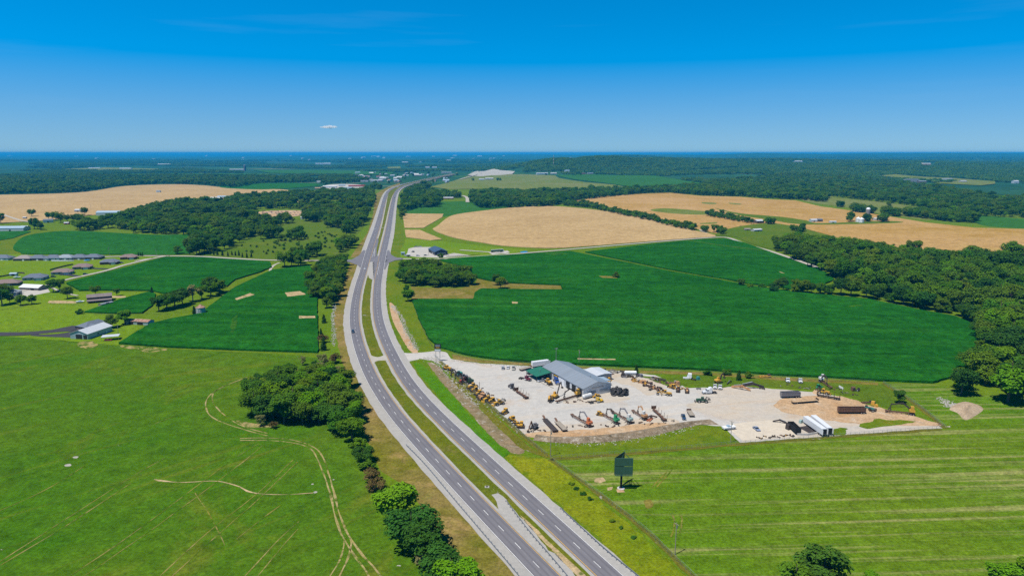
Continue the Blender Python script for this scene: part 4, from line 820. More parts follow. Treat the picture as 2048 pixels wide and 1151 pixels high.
# -- trees close enough to tell apart
LAB_T1 = 'broadleaf tree in the dense copse at the edge of the hay field beside the highway'
pts = fill([(478, 802), (505, 835), (560, 852), (620, 858), (690, 872), (716, 860), (704, 810), (690, 768), (655, 735), (615, 745), (560, 765), (510, 780)], 8.2, 1)
for i, p in enumerate(pts):
    px, py = px_of(*p)
    if 640 < px < 700 and py < 765 or (560 < px < 640 and py < 768): tree(p, GREY if i % 2 else BROAD, trng.uniform(5, 8), 'thin grey green tree on the far side of the copse beside the highway', 'grey trees at the far side of the copse')
    elif i % 7 == 3 and px > 560: tree(p, BRIGHT, trng.uniform(9.5, 12), 'bright yellow green tree inside the copse beside the highway', 'bright trees of the copse')
    else: tree(p, BROAD, trng.uniform(8.5, 12.5), LAB_T1, 'trees of the copse by the highway', wide=1.12)
for q, kind, h, lab, nm in (((522, 852), GREY, 5, 'bare grey leaning tree at the near edge of the copse', 'bare_tree'), ((547, 856), BROWN, 3.4, 'small brown bush at the near edge of the copse', 'brown_bush'),
        ((672, 726), BROWN, 6.5, 'tall brown dying bush between the corn field corner and the copse', 'brown_bush'), ((605, 730), GREY, 5, 'sparse grey shrub tree behind the copse by the corn', 'bare_tree'),
        ((640, 728), GREY, 5.5, 'pale grey scrubby tree behind the copse, nearest the corn corner', 'bare_tree'),
        ((704, 880), BROAD, 8.5, 'dark tree at the tail of the copse, first of the row down the verge', 'broadleaf_tree'), ((716, 905), BROAD, 7, 'dark small tree, second of the row down the verge', 'broadleaf_tree'),
        ((727, 924), BROAD, 6, 'low dark tree, third of the row down the verge', 'broadleaf_tree'), ((736, 938), SHRUB, 4, 'green shrub above the brown bushes on the verge', 'shrub'),
        ((742, 958), BROWN, 4.6, 'brown bush, upper of the two beside the verge row', 'brown_bush'), ((752, 980), BROWN, 4.6, 'brown bush, lower of the two beside the verge row', 'brown_bush'),
        ((760, 996), SHRUB, 3, 'grey green shrub just above the big round verge tree', 'shrub'),
        ((790, 1044), BRIGHT, 12.5, 'big round tree on the verge, uppermost of the large ones in the row', 'broadleaf_tree'), ((824, 1090), BROAD, 11.5, 'full round tree on the verge, second of the large ones', 'broadleaf_tree'),
        ((851, 1122), BROAD, 10, 'spreading tree on the verge, third of the large ones', 'broadleaf_tree'), ((846, 1135), GREY, 4.5, 'small grey tree tucked between the verge trees near the field', 'bare_tree'),
        ((884, 1158), BROAD, 11.5, 'bushy tree on the verge, fourth of the large ones', 'broadleaf_tree'), ((917, 1184), BRIGHT, 10, 'bright green tree at the bottom end of the verge row', 'broadleaf_tree'),
        ((1646, 1172), BROAD, 13.2, 'tall tree at the bottom edge of the mown field', 'broadleaf_tree'), ((1588, 1197), BROAD, 11.2, 'paler tree beside the tall one at the bottom edge of the mown field', 'broadleaf_tree'),
        ((1617, 1188), BROAD, 7.5, 'small tree between the two trees at the bottom of the mown field', 'broadleaf_tree'),
        ((1742, 1172), BRIGHT, 4.5, 'low bright bush just showing at the bottom edge of the mown field', 'bush'), ((2004, 1182), BRIGHT, 8.4, 'yellow green tree in the bottom corner of the mown field', 'broadleaf_tree'),
        ((2050, 1172), BROAD, 9.5, 'blue green tree cut by the bottom corner of the photo', 'broadleaf_tree'),
        ((816, 602), BRIGHT, 9.5, 'round bright tree standing at the corner of the big corn field', 'broadleaf_tree'), ((813, 580), SHRUB, 5, 'shrub behind the round bright tree at the corn corner', 'shrub'),
        ((1001, 577), BROAD, 9, 'dark tree standing at the corn edge apart from the clump', 'broadleaf_tree'), ((992, 570), BROAD, 9.5, 'taller tree behind the dark one at the corn edge', 'broadleaf_tree'),
        ((1010, 576), GREY, 7.5, 'bare grey tree beside the two trees at the corn edge', 'bare_tree'), ((1232, 557), BROAD, 7.5, 'lone small tree inside the big corn field', 'broadleaf_tree'),
        ((882, 519), BROAD, 8.5, 'lone tree on the road bank in front of the blue roofed building', 'broadleaf_tree'),
        ((1482, 572), BROAD, 6.5, 'small round tree at the end of the grassy ditch in the corn', 'broadleaf_tree'), ((1500, 576), SHRUB, 4.5, 'shrub right of the small round tree on the ditch', 'shrub'), ((1523, 577), SHRUB, 5, 'narrow shrub on the ditch nearest the woodland', 'shrub'),
        ((1797, 806), BROAD, 6, 'small lone tree beside the east fence of the yard', 'broadleaf_tree'), ((1272, 748), CEDAR, 5.5, 'small dark cedar behind the white tank in the yard', 'cedar_tree'),
        ((1416, 750), SHRUB, 3.4, 'small shrub on the corn margin above the white trucks', 'shrub'), ((1453, 749), SHRUB, 3.6, 'low shrub on the corn margin behind the yellow machine', 'shrub'),
        ((1477, 760), CEDAR, 5.6, 'dark upright bush in the weeds behind the yard', 'cedar_tree'), ((1497, 755), SHRUB, 3.6, 'wide low shrub beside the dark upright bush', 'shrub'),
        ((648, 645), CEDAR, 6, 'dark cedar at the corn edge, upper of the verge cedars', 'cedar_tree'), ((642, 668), CEDAR, 4, 'small cedar at the corn edge, middle of the verge cedars', 'cedar_tree'),
        ((648, 700), CEDAR, 8, 'big dark cedar at the lower corn corner', 'cedar_tree'), ((645, 685), BROWN, 6, 'brown bush behind the big dark cedar', 'brown_bush'),
        ((107, 584), BROAD, 9.5, 'spreading tree in front of the tan roofed house, the lower one', 'broadleaf_tree'), ((120, 581), BROAD, 9.5, 'tree touching the spreading one by the tan roofed house', 'broadleaf_tree'),
        ((135, 597), BROAD, 8.5, 'small tree in the lawn between the house and the brown barn', 'broadleaf_tree'), ((191, 589), BROAD, 7.5, 'wide low tree just behind the brown barn', 'broadleaf_tree'),
        ((234, 591), BROAD, 5.8, 'thin tree behind the brown barn at the corn edge', 'broadleaf_tree'), ((304, 587), CEDAR, 6, 'narrow dark tree at the corner of the corn field', 'cedar_tree'),
        ((42, 610), BROAD, 8, 'round tree beside the pale parking area, the nearer to the house', 'broadleaf_tree'), ((64, 608), BROAD, 8.5, 'round tree beside the pale parking area, nearer the barn', 'broadleaf_tree'),
        ((10, 592), BROAD, 10, 'dark tree at the photo edge behind the brown roofed house', 'broadleaf_tree'), ((4, 610), BROAD, 11, 'very dark tree cut by the edge of the photo', 'broadleaf_tree'), ((20, 606), BROAD, 7, 'dark tree beside the very dark one at the photo edge', 'broadleaf_tree'),
        ((250, 648), BRIGHT, 10, 'bright tree between the dark house and the red roofed shed', 'broadleaf_tree'), ((222, 655), BROAD, 10, 'dark tree right behind the white barn', 'broadleaf_tree'),
        ((159, 627), SHRUB, 4, 'small shrub on the pasture fence', 'shrub'), ((389, 627), CEDAR, 6, 'dark bush leaning against the grain bin', 'cedar_tree'), ((355, 508), BROAD, 11, 'big dark tree at the corner of the soybean field', 'broadleaf_tree'),
        ((318, 622), BROAD, 8.5, 'dark tree, first of the hedge clump above the grain bin', 'broadleaf_tree'), ((334, 618), BROAD, 9, 'dark tree, second of the hedge clump above the grain bin', 'broadleaf_tree'),
        ((350, 614), BROAD, 9.5, 'dark tree, third of the hedge clump above the grain bin', 'broadleaf_tree'), ((365, 609), BROAD, 9, 'dark tree, fourth of the hedge clump beside the grey one', 'broadleaf_tree'),
        ((386, 603), GREY, 10.5, 'dead grey tree in the middle of the hedge clump', 'bare_tree'), ((404, 598), BROAD, 10, 'dark tree just right of the dead grey one', 'broadleaf_tree'),
        ((422, 592), BROAD, 10.5, 'tallest dark tree near the end of the hedge clump', 'broadleaf_tree'), ((440, 586), BROAD, 11, 'broad tree at the right end of the hedge clump', 'broadleaf_tree'),
        ((420, 583), BROAD, 9, 'tree half hidden behind the end of the hedge clump', 'broadleaf_tree')):
    tree(G(*q), kind, h * (1.22 if 'hedge clump' in lab else 1), lab, None, nm, 'tree' if kind not in (SHRUB, BROWN) else 'bush', 1.3 if 'hedge clump' in lab or 'verge' in lab else 1.12)
for x, y in ((1143, 968), (1152, 978), (1166, 988), (1180, 998), (1225, 1042), (1242, 1055), (1268, 1075)):
    tree(G(x, y), SHRUB, trng.uniform(.7, 1.3), 'low green bush in the line along the fence below the yard', 'low bushes along the lower fence', 'shrub', 'bush', 2.0)
for i, p in enumerate(fill([(802, 548), (797, 562), (825, 572), (860, 576), (920, 577), (946, 571), (940, 557), (900, 547), (850, 538), (815, 537)], 9.6, 3)):
    tree(p, BROAD, trng.uniform(9, 12.5), 'tree of the clump between the highway and the corn below the blue roofed building', 'trees of the clump below the blue roofed building', wide=1.1)
for p in fill([(690, 527), (690, 545), (681, 582), (668, 606), (652, 622), (640, 606), (622, 586), (612, 572), (625, 552), (650, 533)], 10.5, 4):
    tree(p, BROAD, trng.uniform(9, 12), 'tree of the belt between the corn field and the highway verge', 'trees of the belt left of the highway', wide=1.15)
for i, (x, y) in enumerate([(420, 509), (428, 510), (435, 510), (445, 511), (456, 512), (464, 510), (471, 511), (478, 511), (485, 514), (494, 515), (503, 514)]):
    tree(G(x, y), CEDAR, trng.uniform(4.5, 7.5), 'small cedar in the row along the county road above the corn', 'cedars along the county road', 'cedar_tree')
for i, (x, y) in enumerate([(277, 512), (281, 512), (285, 512)]):
    tree(G(x, y), CEDAR, 5, 'clipped cedar beside the brick house at the road corner', 'clipped cedars by the corner house', 'cedar_tree')
for i, (x, y) in enumerate([(2, 447), (64, 433), (75, 458), (82, 460), (69, 458), (105, 437), (98, 440), (112, 441), (122, 445), (135, 443), (147, 443), (156, 444), (170, 431), (160, 446)]):
    tree(G(x, y), BROAD, trng.uniform(11, 17), 'tree around the white farmhouse below the pale wheat field', 'trees around the white farmhouse')
for i, p in enumerate(fill([(480, 492), (560, 472), (640, 462), (690, 470), (690, 495), (640, 505), (560, 510), (490, 505)], 15, 9)):
    if i % 2 == 0: tree(p, SHRUB, trng.uniform(2, 4.2), 'low shrub dotted over the rough meadow left of the highway', 'shrubs in the rough meadow', 'shrub', 'bush')
east = fill([(1560, 492), (1650, 497), (1750, 508), (1900, 528), (2060, 530), (2150, 560), (2200, 830), (2048, 836), (2010, 815), (1968, 778), (1930, 790), (1900, 790), (1894, 782), (1948, 762), (1978, 724),
             (1986, 690), (1972, 660), (1950, 640), (1915, 626), (1840, 611), (1740, 590), (1690, 580), (1672, 560), (1640, 545), (1590, 520), (1545, 497)], 12.8, 5, [[(1705, 513), (1730, 512), (1765, 519), (1740, 524)]])
vis = [p for p in east if px_of(*p)[0] < 2075]
edge = resample(line([(1592, 583), (1668, 590), (1738, 597), (1838, 618), (1914, 632), (1946, 646), (1967, 664), (1975, 690), (1968, 716), (1945, 742), (1925, 762)], 3, 2), 9.5)
for p in edge:
    q = p + Vector((trng.uniform(1, 5), trng.uniform(1, 6), 0))
    tree(q, BROAD, trng.uniform(7, 13), 'tree leaning over the edge of the big corn field in front of the woodland', 'woodland edge trees against the corn', wide=1.25)
for p in vis[:70]:
    tree(p, BRIGHT if trng.random() < .12 else BROAD, trng.uniform(10, 18), 'tree at the near side of the woodland right of the big corn field', 'near trees of the woodland by the corn', wide=1.15)
for q in ((1545, 584), (1556, 581), (1566, 581), (1588, 586), (1597, 585), (1608, 586), (1622, 587), (1640, 589), (1655, 590)):
    tree(G(*q), BROAD, trng.uniform(7.5, 10), 'tree along the top corn edge left of the woodland', 'trees on the top edge of the corn')

# village trees along the far end of the highway
vr = random.Random(61)
VP = [(748, 368), (755, 371), (735, 360), (768, 358), (775, 362), (780, 366), (790, 357), (797, 361), (800, 352), (806, 358), (820, 349), (826, 353), (858, 350), (864, 353), (872, 351), (880, 358), (888, 361), (896, 356), (905, 353), (914, 352), (700, 362), (712, 360), (690, 368), (672, 368), (742, 352), (765, 350), (832, 346), (846, 344), (880, 343), (770, 344), (655, 370), (668, 385), (690, 386), (716, 388), (738, 386), (842, 373), (852, 375), (866, 366), (950, 362), (1000, 362), (1092, 352), (1150, 348), (1160, 351), (1192, 351)]
VILLAGE = [G(x + vr.uniform(-5, 5), y + vr.uniform(-1, 1)) for x, y in VP for k in range(2)]
# -- woods further off
wood('woodland', [], 10, 11, 18, 'broad green woodland right of the big corn field', 21, extra=vis[70:])
wood('hollow_wood', [[(150, 462), (160, 454), (235, 442), (330, 431), (420, 424), (500, 428), (560, 437), (640, 436), (645, 446), (600, 442), (560, 452), (520, 470), (492, 482), (450, 500), (395, 513), (372, 509), (382, 484), (386, 470), (300, 469), (200, 463)],
      [(650, 456), (700, 456), (704, 444), (650, 441)], [(515, 480), (560, 482), (610, 480), (605, 471), (530, 469)], [(665, 504), (695, 505), (714, 490), (700, 485), (672, 491)],
      [(548, 537), (600, 534), (625, 524), (645, 508), (600, 514), (560, 520)]], 13.5, 10, 16, 'broad wood filling the hollow between the wheat and the soybean field', 22,
     holes=[[(230, 438), (290, 442), (300, 452), (250, 450)], [(370, 432), (480, 428), (478, 438), (380, 444)], [(512, 418), (609, 418), (608, 444), (512, 444)]], loose=.26)
wood('tree_belt', [[(235, 442), (290, 420), (330, 413), (400, 404), (480, 399), (560, 393), (640, 387), (745, 382), (749, 402), (740, 422), (731, 442), (722, 457), (704, 470), (690, 478), (698, 462), (690, 440), (640, 440), (500, 433), (420, 425), (330, 433)]], 12, 10, 16,
     'belt of tall trees below the pale wheat field left of the highway', 23, holes=[[(575, 400), (650, 402), (692, 404), (682, 415), (590, 412)], [(512, 418), (609, 418), (608, 444), (512, 444)], [(370, 396), (462, 391), (462, 404), (374, 410)], [(690, 424), (722, 418), (738, 423), (732, 434), (695, 440)],
      [(370, 432), (480, 428), (478, 438), (380, 444)]], loose=.16)
wood('ridge_wood', [[(804, 402), (808, 424), (830, 416), (875, 414), (890, 402), (925, 400), (915, 392), (870, 388), (815, 390)], [(930, 400), (960, 416), (1000, 416), (1030, 402), (1100, 402), (1010, 386), (945, 388)],
      [(1010, 416), (1100, 413), (1140, 404), (1200, 396), (1280, 388), (1345, 385), (1340, 379), (1260, 381), (1160, 385), (1060, 387), (1000, 390)], [(1345, 386), (1400, 391), (1480, 393), (1540, 397), (1600, 400), (1612, 388), (1560, 384), (1500, 376), (1400, 376), (1345, 378)],
      [(1600, 400), (1650, 405), (1660, 396), (1620, 388)], [(802, 424), (808, 424), (806, 440), (800, 440)]], 13, 10, 16, 'dark belt of trees on the rise behind the wheat fields', 24,
     holes=[[(850, 398), (925, 396), (925, 405), (860, 405)], [(926, 388), (940, 388), (940, 410), (926, 410)]])
wood('hedgerow', [[(1125, 411), (1180, 416), (1235, 429), (1300, 442), (1342, 454), (1395, 464), (1395, 459), (1342, 449), (1300, 437), (1235, 424), (1180, 411), (1130, 407)], [(1402, 464), (1420, 466), (1420, 461), (1405, 461)],
      [(1426, 467), (1450, 471), (1452, 465), (1430, 463)], [(1412, 432), (1425, 436), (1460, 441), (1505, 449), (1506, 444), (1470, 438), (1430, 430), (1415, 428)], [(1530, 449), (1548, 450), (1548, 444), (1532, 445)],
      [(1572, 462), (1608, 466), (1606, 462), (1575, 459)]], 9, 7, 10, 'hedgerow of round trees running between the wheat fields', 25, cat='hedge')
wood('farm_trees', [[(1728, 444), (1742, 445), (1742, 440), (1730, 440)], [(1755, 445), (1774, 445), (1774, 440), (1758, 440)], [(1704, 424), (1730, 427), (1730, 423), (1706, 421)], [(1736, 427), (1750, 428), (1750, 424), (1738, 423)],
      [(1760, 430), (1800, 434), (1800, 428), (1765, 426)], [(1808, 432), (1900, 444), (1955, 446), (1955, 434), (1880, 430), (1810, 424)], [(1674, 415), (1686, 415), (1686, 411), (1676, 411)], [(1770, 413), (1782, 413), (1780, 410)],
      [(1695, 445), (1703, 445), (1702, 442)]], 10, 9, 14, 'scattered trees around the silo farm and among the houses of the far village', 26, extra=VILLAGE)
wood('distant_forest', [[(1345, 378), (1500, 376), (1560, 384), (1613, 388), (1700, 398), (1770, 405), (1820, 412), (1880, 425), (1955, 432), (2060, 437), (2200, 440), (2200, 396), (1995, 400), (1930, 386), (1860, 375), (1770, 366), (1700, 354), (1560, 352), (1420, 366), (1400, 374)],
      [(0, 389), (80, 388), (160, 385), (240, 373), (320, 368), (405, 370), (470, 376), (520, 367), (610, 366), (640, 362), (600, 356), (450, 354), (300, 353), (-60, 356), (-100, 390)], [(640, 368), (700, 366), (740, 362), (700, 354), (640, 356)],
      [(812, 384), (832, 376), (856, 372), (860, 376), (835, 386), (810, 396)], [(742, 386), (762, 378), (758, 375), (730, 378), (730, 386)]], 17, 10, 16, 'dense forest filling the middle distance', 27,
     holes=[[(752, 384), (785, 370), (830, 358), (915, 346), (925, 350), (870, 362), (838, 371), (812, 380), (800, 392), (770, 392)], [(1605, 384), (1640, 386), (1680, 398), (1640, 404), (1600, 396)], [(1745, 352), (1850, 354), (1990, 363), (1990, 370), (1880, 369), (1770, 358)], [(640, 372), (735, 368), (735, 380), (650, 383)]])
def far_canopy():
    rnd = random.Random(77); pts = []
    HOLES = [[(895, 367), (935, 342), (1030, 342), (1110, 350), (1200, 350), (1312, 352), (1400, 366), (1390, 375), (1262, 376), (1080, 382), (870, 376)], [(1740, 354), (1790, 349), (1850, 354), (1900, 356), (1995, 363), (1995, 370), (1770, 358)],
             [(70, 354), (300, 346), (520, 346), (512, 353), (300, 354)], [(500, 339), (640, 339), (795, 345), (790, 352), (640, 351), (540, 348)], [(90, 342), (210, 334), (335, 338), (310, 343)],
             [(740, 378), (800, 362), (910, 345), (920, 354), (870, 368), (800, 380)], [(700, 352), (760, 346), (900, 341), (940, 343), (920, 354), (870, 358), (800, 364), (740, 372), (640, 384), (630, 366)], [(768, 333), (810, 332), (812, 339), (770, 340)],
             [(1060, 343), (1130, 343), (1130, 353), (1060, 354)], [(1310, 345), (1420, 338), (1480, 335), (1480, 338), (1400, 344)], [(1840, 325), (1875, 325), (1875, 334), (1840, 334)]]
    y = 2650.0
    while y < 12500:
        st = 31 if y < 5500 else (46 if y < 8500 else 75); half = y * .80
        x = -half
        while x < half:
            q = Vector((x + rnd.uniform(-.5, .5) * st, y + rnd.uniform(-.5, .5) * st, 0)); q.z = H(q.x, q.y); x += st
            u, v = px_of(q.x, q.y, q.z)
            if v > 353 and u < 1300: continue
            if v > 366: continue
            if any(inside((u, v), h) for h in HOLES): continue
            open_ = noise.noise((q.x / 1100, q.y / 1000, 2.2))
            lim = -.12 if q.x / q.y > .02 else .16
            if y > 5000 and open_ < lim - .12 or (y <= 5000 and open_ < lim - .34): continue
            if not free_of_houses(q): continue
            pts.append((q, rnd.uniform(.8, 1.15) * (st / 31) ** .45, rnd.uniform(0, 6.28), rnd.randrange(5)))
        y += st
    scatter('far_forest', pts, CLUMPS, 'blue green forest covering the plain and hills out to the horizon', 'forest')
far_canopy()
# ------------------------------------------------------------------ builders: buildings
def prof_gable(w, he, hr): return [(-w / 2, 0), (w / 2, 0), (w / 2, he), (0, hr), (-w / 2, he)]
def gable_building(name, label, cat, p, rz, Lx, W, he, hr, wall_m, roof_m, over=.4, doors=(), windows=(), group=None, thick=.18):
    """ridge along local x; doors and windows: (side, along, width, sill, height, material) with side in 'n s e w' """
    o = thing(name, label, cat, p, rz, group)
    mb = MB(); n = 5
    pr = prof_gable(W, he, hr)
    mb.add([(-Lx / 2, y, z - (.3 if z == 0 else 0)) for y, z in pr] + [(Lx / 2, y, z - (.3 if z == 0 else 0)) for y, z in pr], [(i, (i + 1) % n, n + (i + 1) % n, n + i) for i in (1, 4)] + [(4, 3, 2, 1, 0), (5, 6, 7, 8, 9)])
    mb.build('wall', wall_m, o)
    rb = MB(); sl = (hr - he) / (W / 2); e = W / 2 + over
    for sg in (-1, 1):
        a = [(-Lx / 2 - over, 0, hr + .02), (Lx / 2 + over, 0, hr + .02), (Lx / 2 + over, sg * e, he - sl * over + .02), (-Lx / 2 - over, sg * e, he - sl * over + .02)]
        b = [(x, y, z + thick) for x, y, z in a]
        rb.add(a + b, [(0, 1, 2, 3), (4, 7, 6, 5), (0, 4, 5, 1), (1, 5, 6, 2), (2, 6, 7, 3), (3, 7, 4, 0)])
    rb.build('roof', roof_m, o)
    openings(o, Lx, W, doors, 'door'); openings(o, Lx, W, windows, 'window')
    return o
def openings(o, Lx, W, items, nm):
    for side, al, w, z0, h, m in items:
        mb = MB()
        if side in 'sn':
            y = (W / 2 + .03) * (1 if side == 'n' else -1); mb.box((al, y, z0 + h / 2), (w, .10, h))
        else:
            x = (Lx / 2 + .03) * (1 if side == 'e' else -1); mb.box((x, al, z0 + h / 2), (.10, w, h))
        mb.build(nm, m, o)
def hip_roof(mb, x0, x1, y0, y1, he, hr, over=.5):
    x0 -= over; x1 += over; y0 -= over; y1 += over; w = min(x1 - x0, y1 - y0) / 2
    if x1 - x0 >= y1 - y0: r1, r2 = (x0 + w, (y0 + y1) / 2, hr), (x1 - w, (y0 + y1) / 2, hr)
    else: r1, r2 = ((x0 + x1) / 2, y0 + w, hr), ((x0 + x1) / 2, y1 - w, hr)
    v = [(x0, y0, he), (x1, y0, he), (x1, y1, he), (x0, y1, he), r1, r2]
    f = [(0, 1, 5, 4), (1, 2, 5), (2, 3, 4, 5), (3, 0, 4), (3, 2, 1, 0)] if x1 - x0 >= y1 - y0 else [(0, 1, 4), (1, 2, 5, 4), (2, 3, 5), (3, 0, 4, 5), (3, 2, 1, 0)]
    return mb.add(v, f)
def hip_house(label, p, rz, Lx, W, wall_m, roof_m, wing=None, garage='s', group=None, name='house'):
    o = thing(name, label, 'house', p, rz, group); he, hr = 2.9, 2.9 + min(Lx, W) * .27
    wb = MB(); wb.box((0, 0, he / 2 - .1), (Lx, W, he + .2)); rb = MB(); hip_roof(rb, -Lx / 2, Lx / 2, -W / 2, W / 2, he, hr)
    if wing:
        wx, wl, ww = wing; wb.box((wx, -W / 2 - wl / 2 + .05, he / 2 - .13), (ww, wl, he + .2)); hip_roof(rb, wx - ww / 2, wx + ww / 2, -W / 2 - wl, 0, he - .02, 2.9 + ww * .25)
    wb.build('wall', wall_m, o); rb.build('roof', roof_m, o)
    for x in (-.36, -.12, .3): MB().box((Lx * x, -W / 2 - .03, 1.6), (1.5, .1, 1.2)).build('window', 'glass_dark', o)
    for y in (-.2, .25): MB().box((Lx / 2 + .03, W * y, 1.6), (.1, 1.4, 1.2)).build('window', 'glass_dark', o)
    gx = wing[0] if wing else Lx * .1; gy = -W / 2 - (wing[1] if wing else 0) - .06
    MB().box((gx, gy, 1.15), (4.6 if wing and wing[2] > 6 else 2.2, .12, 2.3)).build('garage_door', 'white_paint', o)
    MB().box((Lx * .2, W * .12, hr - .25), (.3, .3, .9)).build('vent_pipe', 'galv', o)
    return o
def simple_shed(name, label, cat, p, rz, Lx, W, he, wall_m, roof_m, rise=None, group=None, doors=(('s', 0, 3, 0, 2.6, 'black_opening'),)):
    return gable_building(name, label, cat, p, rz, Lx, W, he, he + (rise or W * .18), wall_m, roof_m, .3, doors, (), group)
def silo(label, p, r, h, wall_m, roof_m, dome=True, name='silo', group=None):
    o = thing(name, label, name.replace('_', ' '), p, 0, group)
    MB().cyl((0, 0, -.3), (0, 0, h), r, n=24).build('wall', wall_m, o, False)
    pr = [(r * math.cos(i * math.pi / 12) + .02, r * .9 * math.sin(i * math.pi / 12)) for i in range(6)] + [(.05, r * .9)] if dome else [(r + .25, -.1), (r * .5, r * .32), (.35, r * .62), (.3, r * .70)]
    rb = MB().lathe(pr, (0, 0, h + .02), 24); rb.build('roof', roof_m, o)
    if not dome:
        hb = MB(); 
        for k in range(5): hb.torus((0, 0, h * (k + .5) / 5), (0, 0, 1), r + .02, .05, 24, 4)
        hb.build('hoop', 'galv', o)
    MB().box((0, -r - .05, h * .45), (.5, .12, h * .9)).build('chute', 'galv', o)
    return o
# ------------------------------------------------------------------ builders: vehicles and machines (x forward)
def wheel(o, x, y, r, w, name='wheel', n=16):
    s = 1 if y > 0 else -1
    t = MB().cyl((x, y - w / 2, r), (x, y + w / 2, r), r, n=n).build(name, 'rubber', o)
    MB().cyl((x, y + s * (w / 2 - .02), r), (x, y + s * (w / 2 + .03), r), r * .52, n=12).build('rim', 'rim', t)
    return t
def car(label, p, rz, rgb, kind='sedan', group=None):
    key = 'paint_%d_%d_%d' % tuple(int(c * 99) for c in rgb); m = P(key, rgb, .28, .1, .05, spec=.5) and key
    nm = {'sedan': 'car', 'suv': 'car', 'pickup': 'pickup_truck'}[kind]
    o = thing(nm, label, 'pickup' if kind == 'pickup' else 'car', p, rz, group)
    Lh = {'sedan': 2.35, 'suv': 2.4, 'pickup': 2.85}[kind]; w = .92; hb = .95 if kind == 'sedan' else 1.1
    if kind == 'pickup': prof = [(-Lh, .45), (Lh, .42), (Lh, .95), (Lh - .15, 1.08), (1.1, 1.15), (-.6, 1.15), (-.65, 1.12), (-Lh, 1.12)]
    else: prof = [(-Lh, .35), (Lh, .33), (Lh + .02, .7), (Lh - .2, .85), (.95, hb), (-1.7, hb + .05), (-Lh, hb)]
    MB().ext(prof, -w, w, .06).build('body', m, o)
    if kind == 'pickup':
        gl = [(1.15, 1.15), (.55, 1.82), (-.5, 1.82), (-.62, 1.15)]; top = (-.48, .5)
        MB().box((-1.78, 0, 1.125), (1.9, 1.5, .03)).build('bed', 'black_opening', o)
        bw = MB(); [bw.box((-1.78, y, 1.22), (2.0, .1, .2)) for y in (-.84, .84)]; bw.box((-2.8, 0, 1.2), (.1, 1.7, .2)); bw.build('bed_side', m, o)
    elif kind == 'suv': gl = [(1.05, 1.1), (.45, 1.7), (-2.0, 1.7), (-2.3, 1.1)]; top = (-1.95, .42)
    else: gl = [(.98, .95), (.25, 1.42), (-1.05, 1.42), (-1.75, 1.0)]; top = (-1.0, .2)
    MB().ext(gl, -w + .07, w - .07, .14).build('windows', 'glass_dark', o)
    zt = gl[1][1]; MB().box(((top[0] + top[1]) / 2, 0, zt + .02), (top[1] - top[0] + .1, 1.48, .06)).build('roof', m, o)
    for x in (-Lh + .85, Lh - .85):
        for y in (-w + .08, w - .08): MB().cyl((x, y - .12, .34), (x, y + .12, .34), .34, n=12).build('wheel', 'rubber', o)
    for y in (-.65, .65):
        MB().box((Lh + .0, y, .68), (.08, .32, .16)).build('headlight', 'white_paint', o)
    return o
def semi(label, p, rz, rgb, conv=True, sleeper=True, group=None):
    key = 'paint_%d_%d_%d' % tuple(int(c * 99) for c in rgb); P(key, rgb, .3, .1, .06, spec=.5)
    o = thing('semi_truck', label, 'truck', p, rz, group)
    ch = MB(); [ch.box((-.6, y, .95), (6.6, .18, .28)) for y in (-.42, .42)]; ch.box((-3.2, 0, 1.02), (1.0, .9, .1)); ch.box((-3.9, 0, 1.0), (.2, 1.0, .3)); ch.build('chassis', 'dark_steel', o)
    MB().ext([(1.5, .7), (3.5, .65), (3.55, 1.35), (3.3, 1.65), (1.5, 1.9)], -.85, .85, .12).build('hood', key, o)
    MB().ext([(.2, .7), (1.75, .7), (1.75, 1.9), (1.35, 2.75), (.2, 2.85)], -1.1, 1.1, .08).build('cab', key, o)
    if sleeper: MB().ext([(-1.4, .8), (.18, .8), (.18, 3.0), (-.2, 3.6), (-1.4, 3.65)], -1.15, 1.15, .08).build('sleeper', key, o)
    MB().ext([(1.77, 1.95), (1.40, 2.66), (1.37, 2.66), (1.70, 1.95)], -.95, .95, .05).build('windscreen', 'glass_dark', o)
    for y in (-1.1, 1.1): MB().box((1.0, y, 2.2), (.75, .06, .55)).build('side_window', 'glass_dark', o)
    gb = MB(); gb.box((3.57, 0, 1.1), (.06, 1.1, .75)); gb.box((3.68, 0, .62), (.2, 2.1, .3)); gb.build('grille', 'galv', o)
    for y in (-1.0, 1.0):
        MB().cyl((-.2, y, .8), (1.3, y, .8), .34, n=12).build('fuel_tank', 'galv', o)
        MB().cyl((-.05 if not sleeper else -1.6, y * .95, 1.0), (-.05 if not sleeper else -1.6, y * .95, 3.7), .08, n=8).build('exhaust_stack', 'galv', o)
        MB().ext([(2.2, 1.0), (2.4, 1.35), (3.0, 1.4), (3.4, 1.1), (3.3, 1.0), (2.9, 1.25), (2.45, 1.2)], y - .22, y + .22).build('fender', key, o)
        wheel(o, 2.8, y * .98, .52, .3)
        for x in (-2.6, -3.85): wheel(o, x, y * .88, .52, .6)
    return o
def axle_set(o, xs, w=.95, r=.5):
    for x in xs:
        for s in (-1, 1): wheel(o, x, s * w, r, .55, n=14)
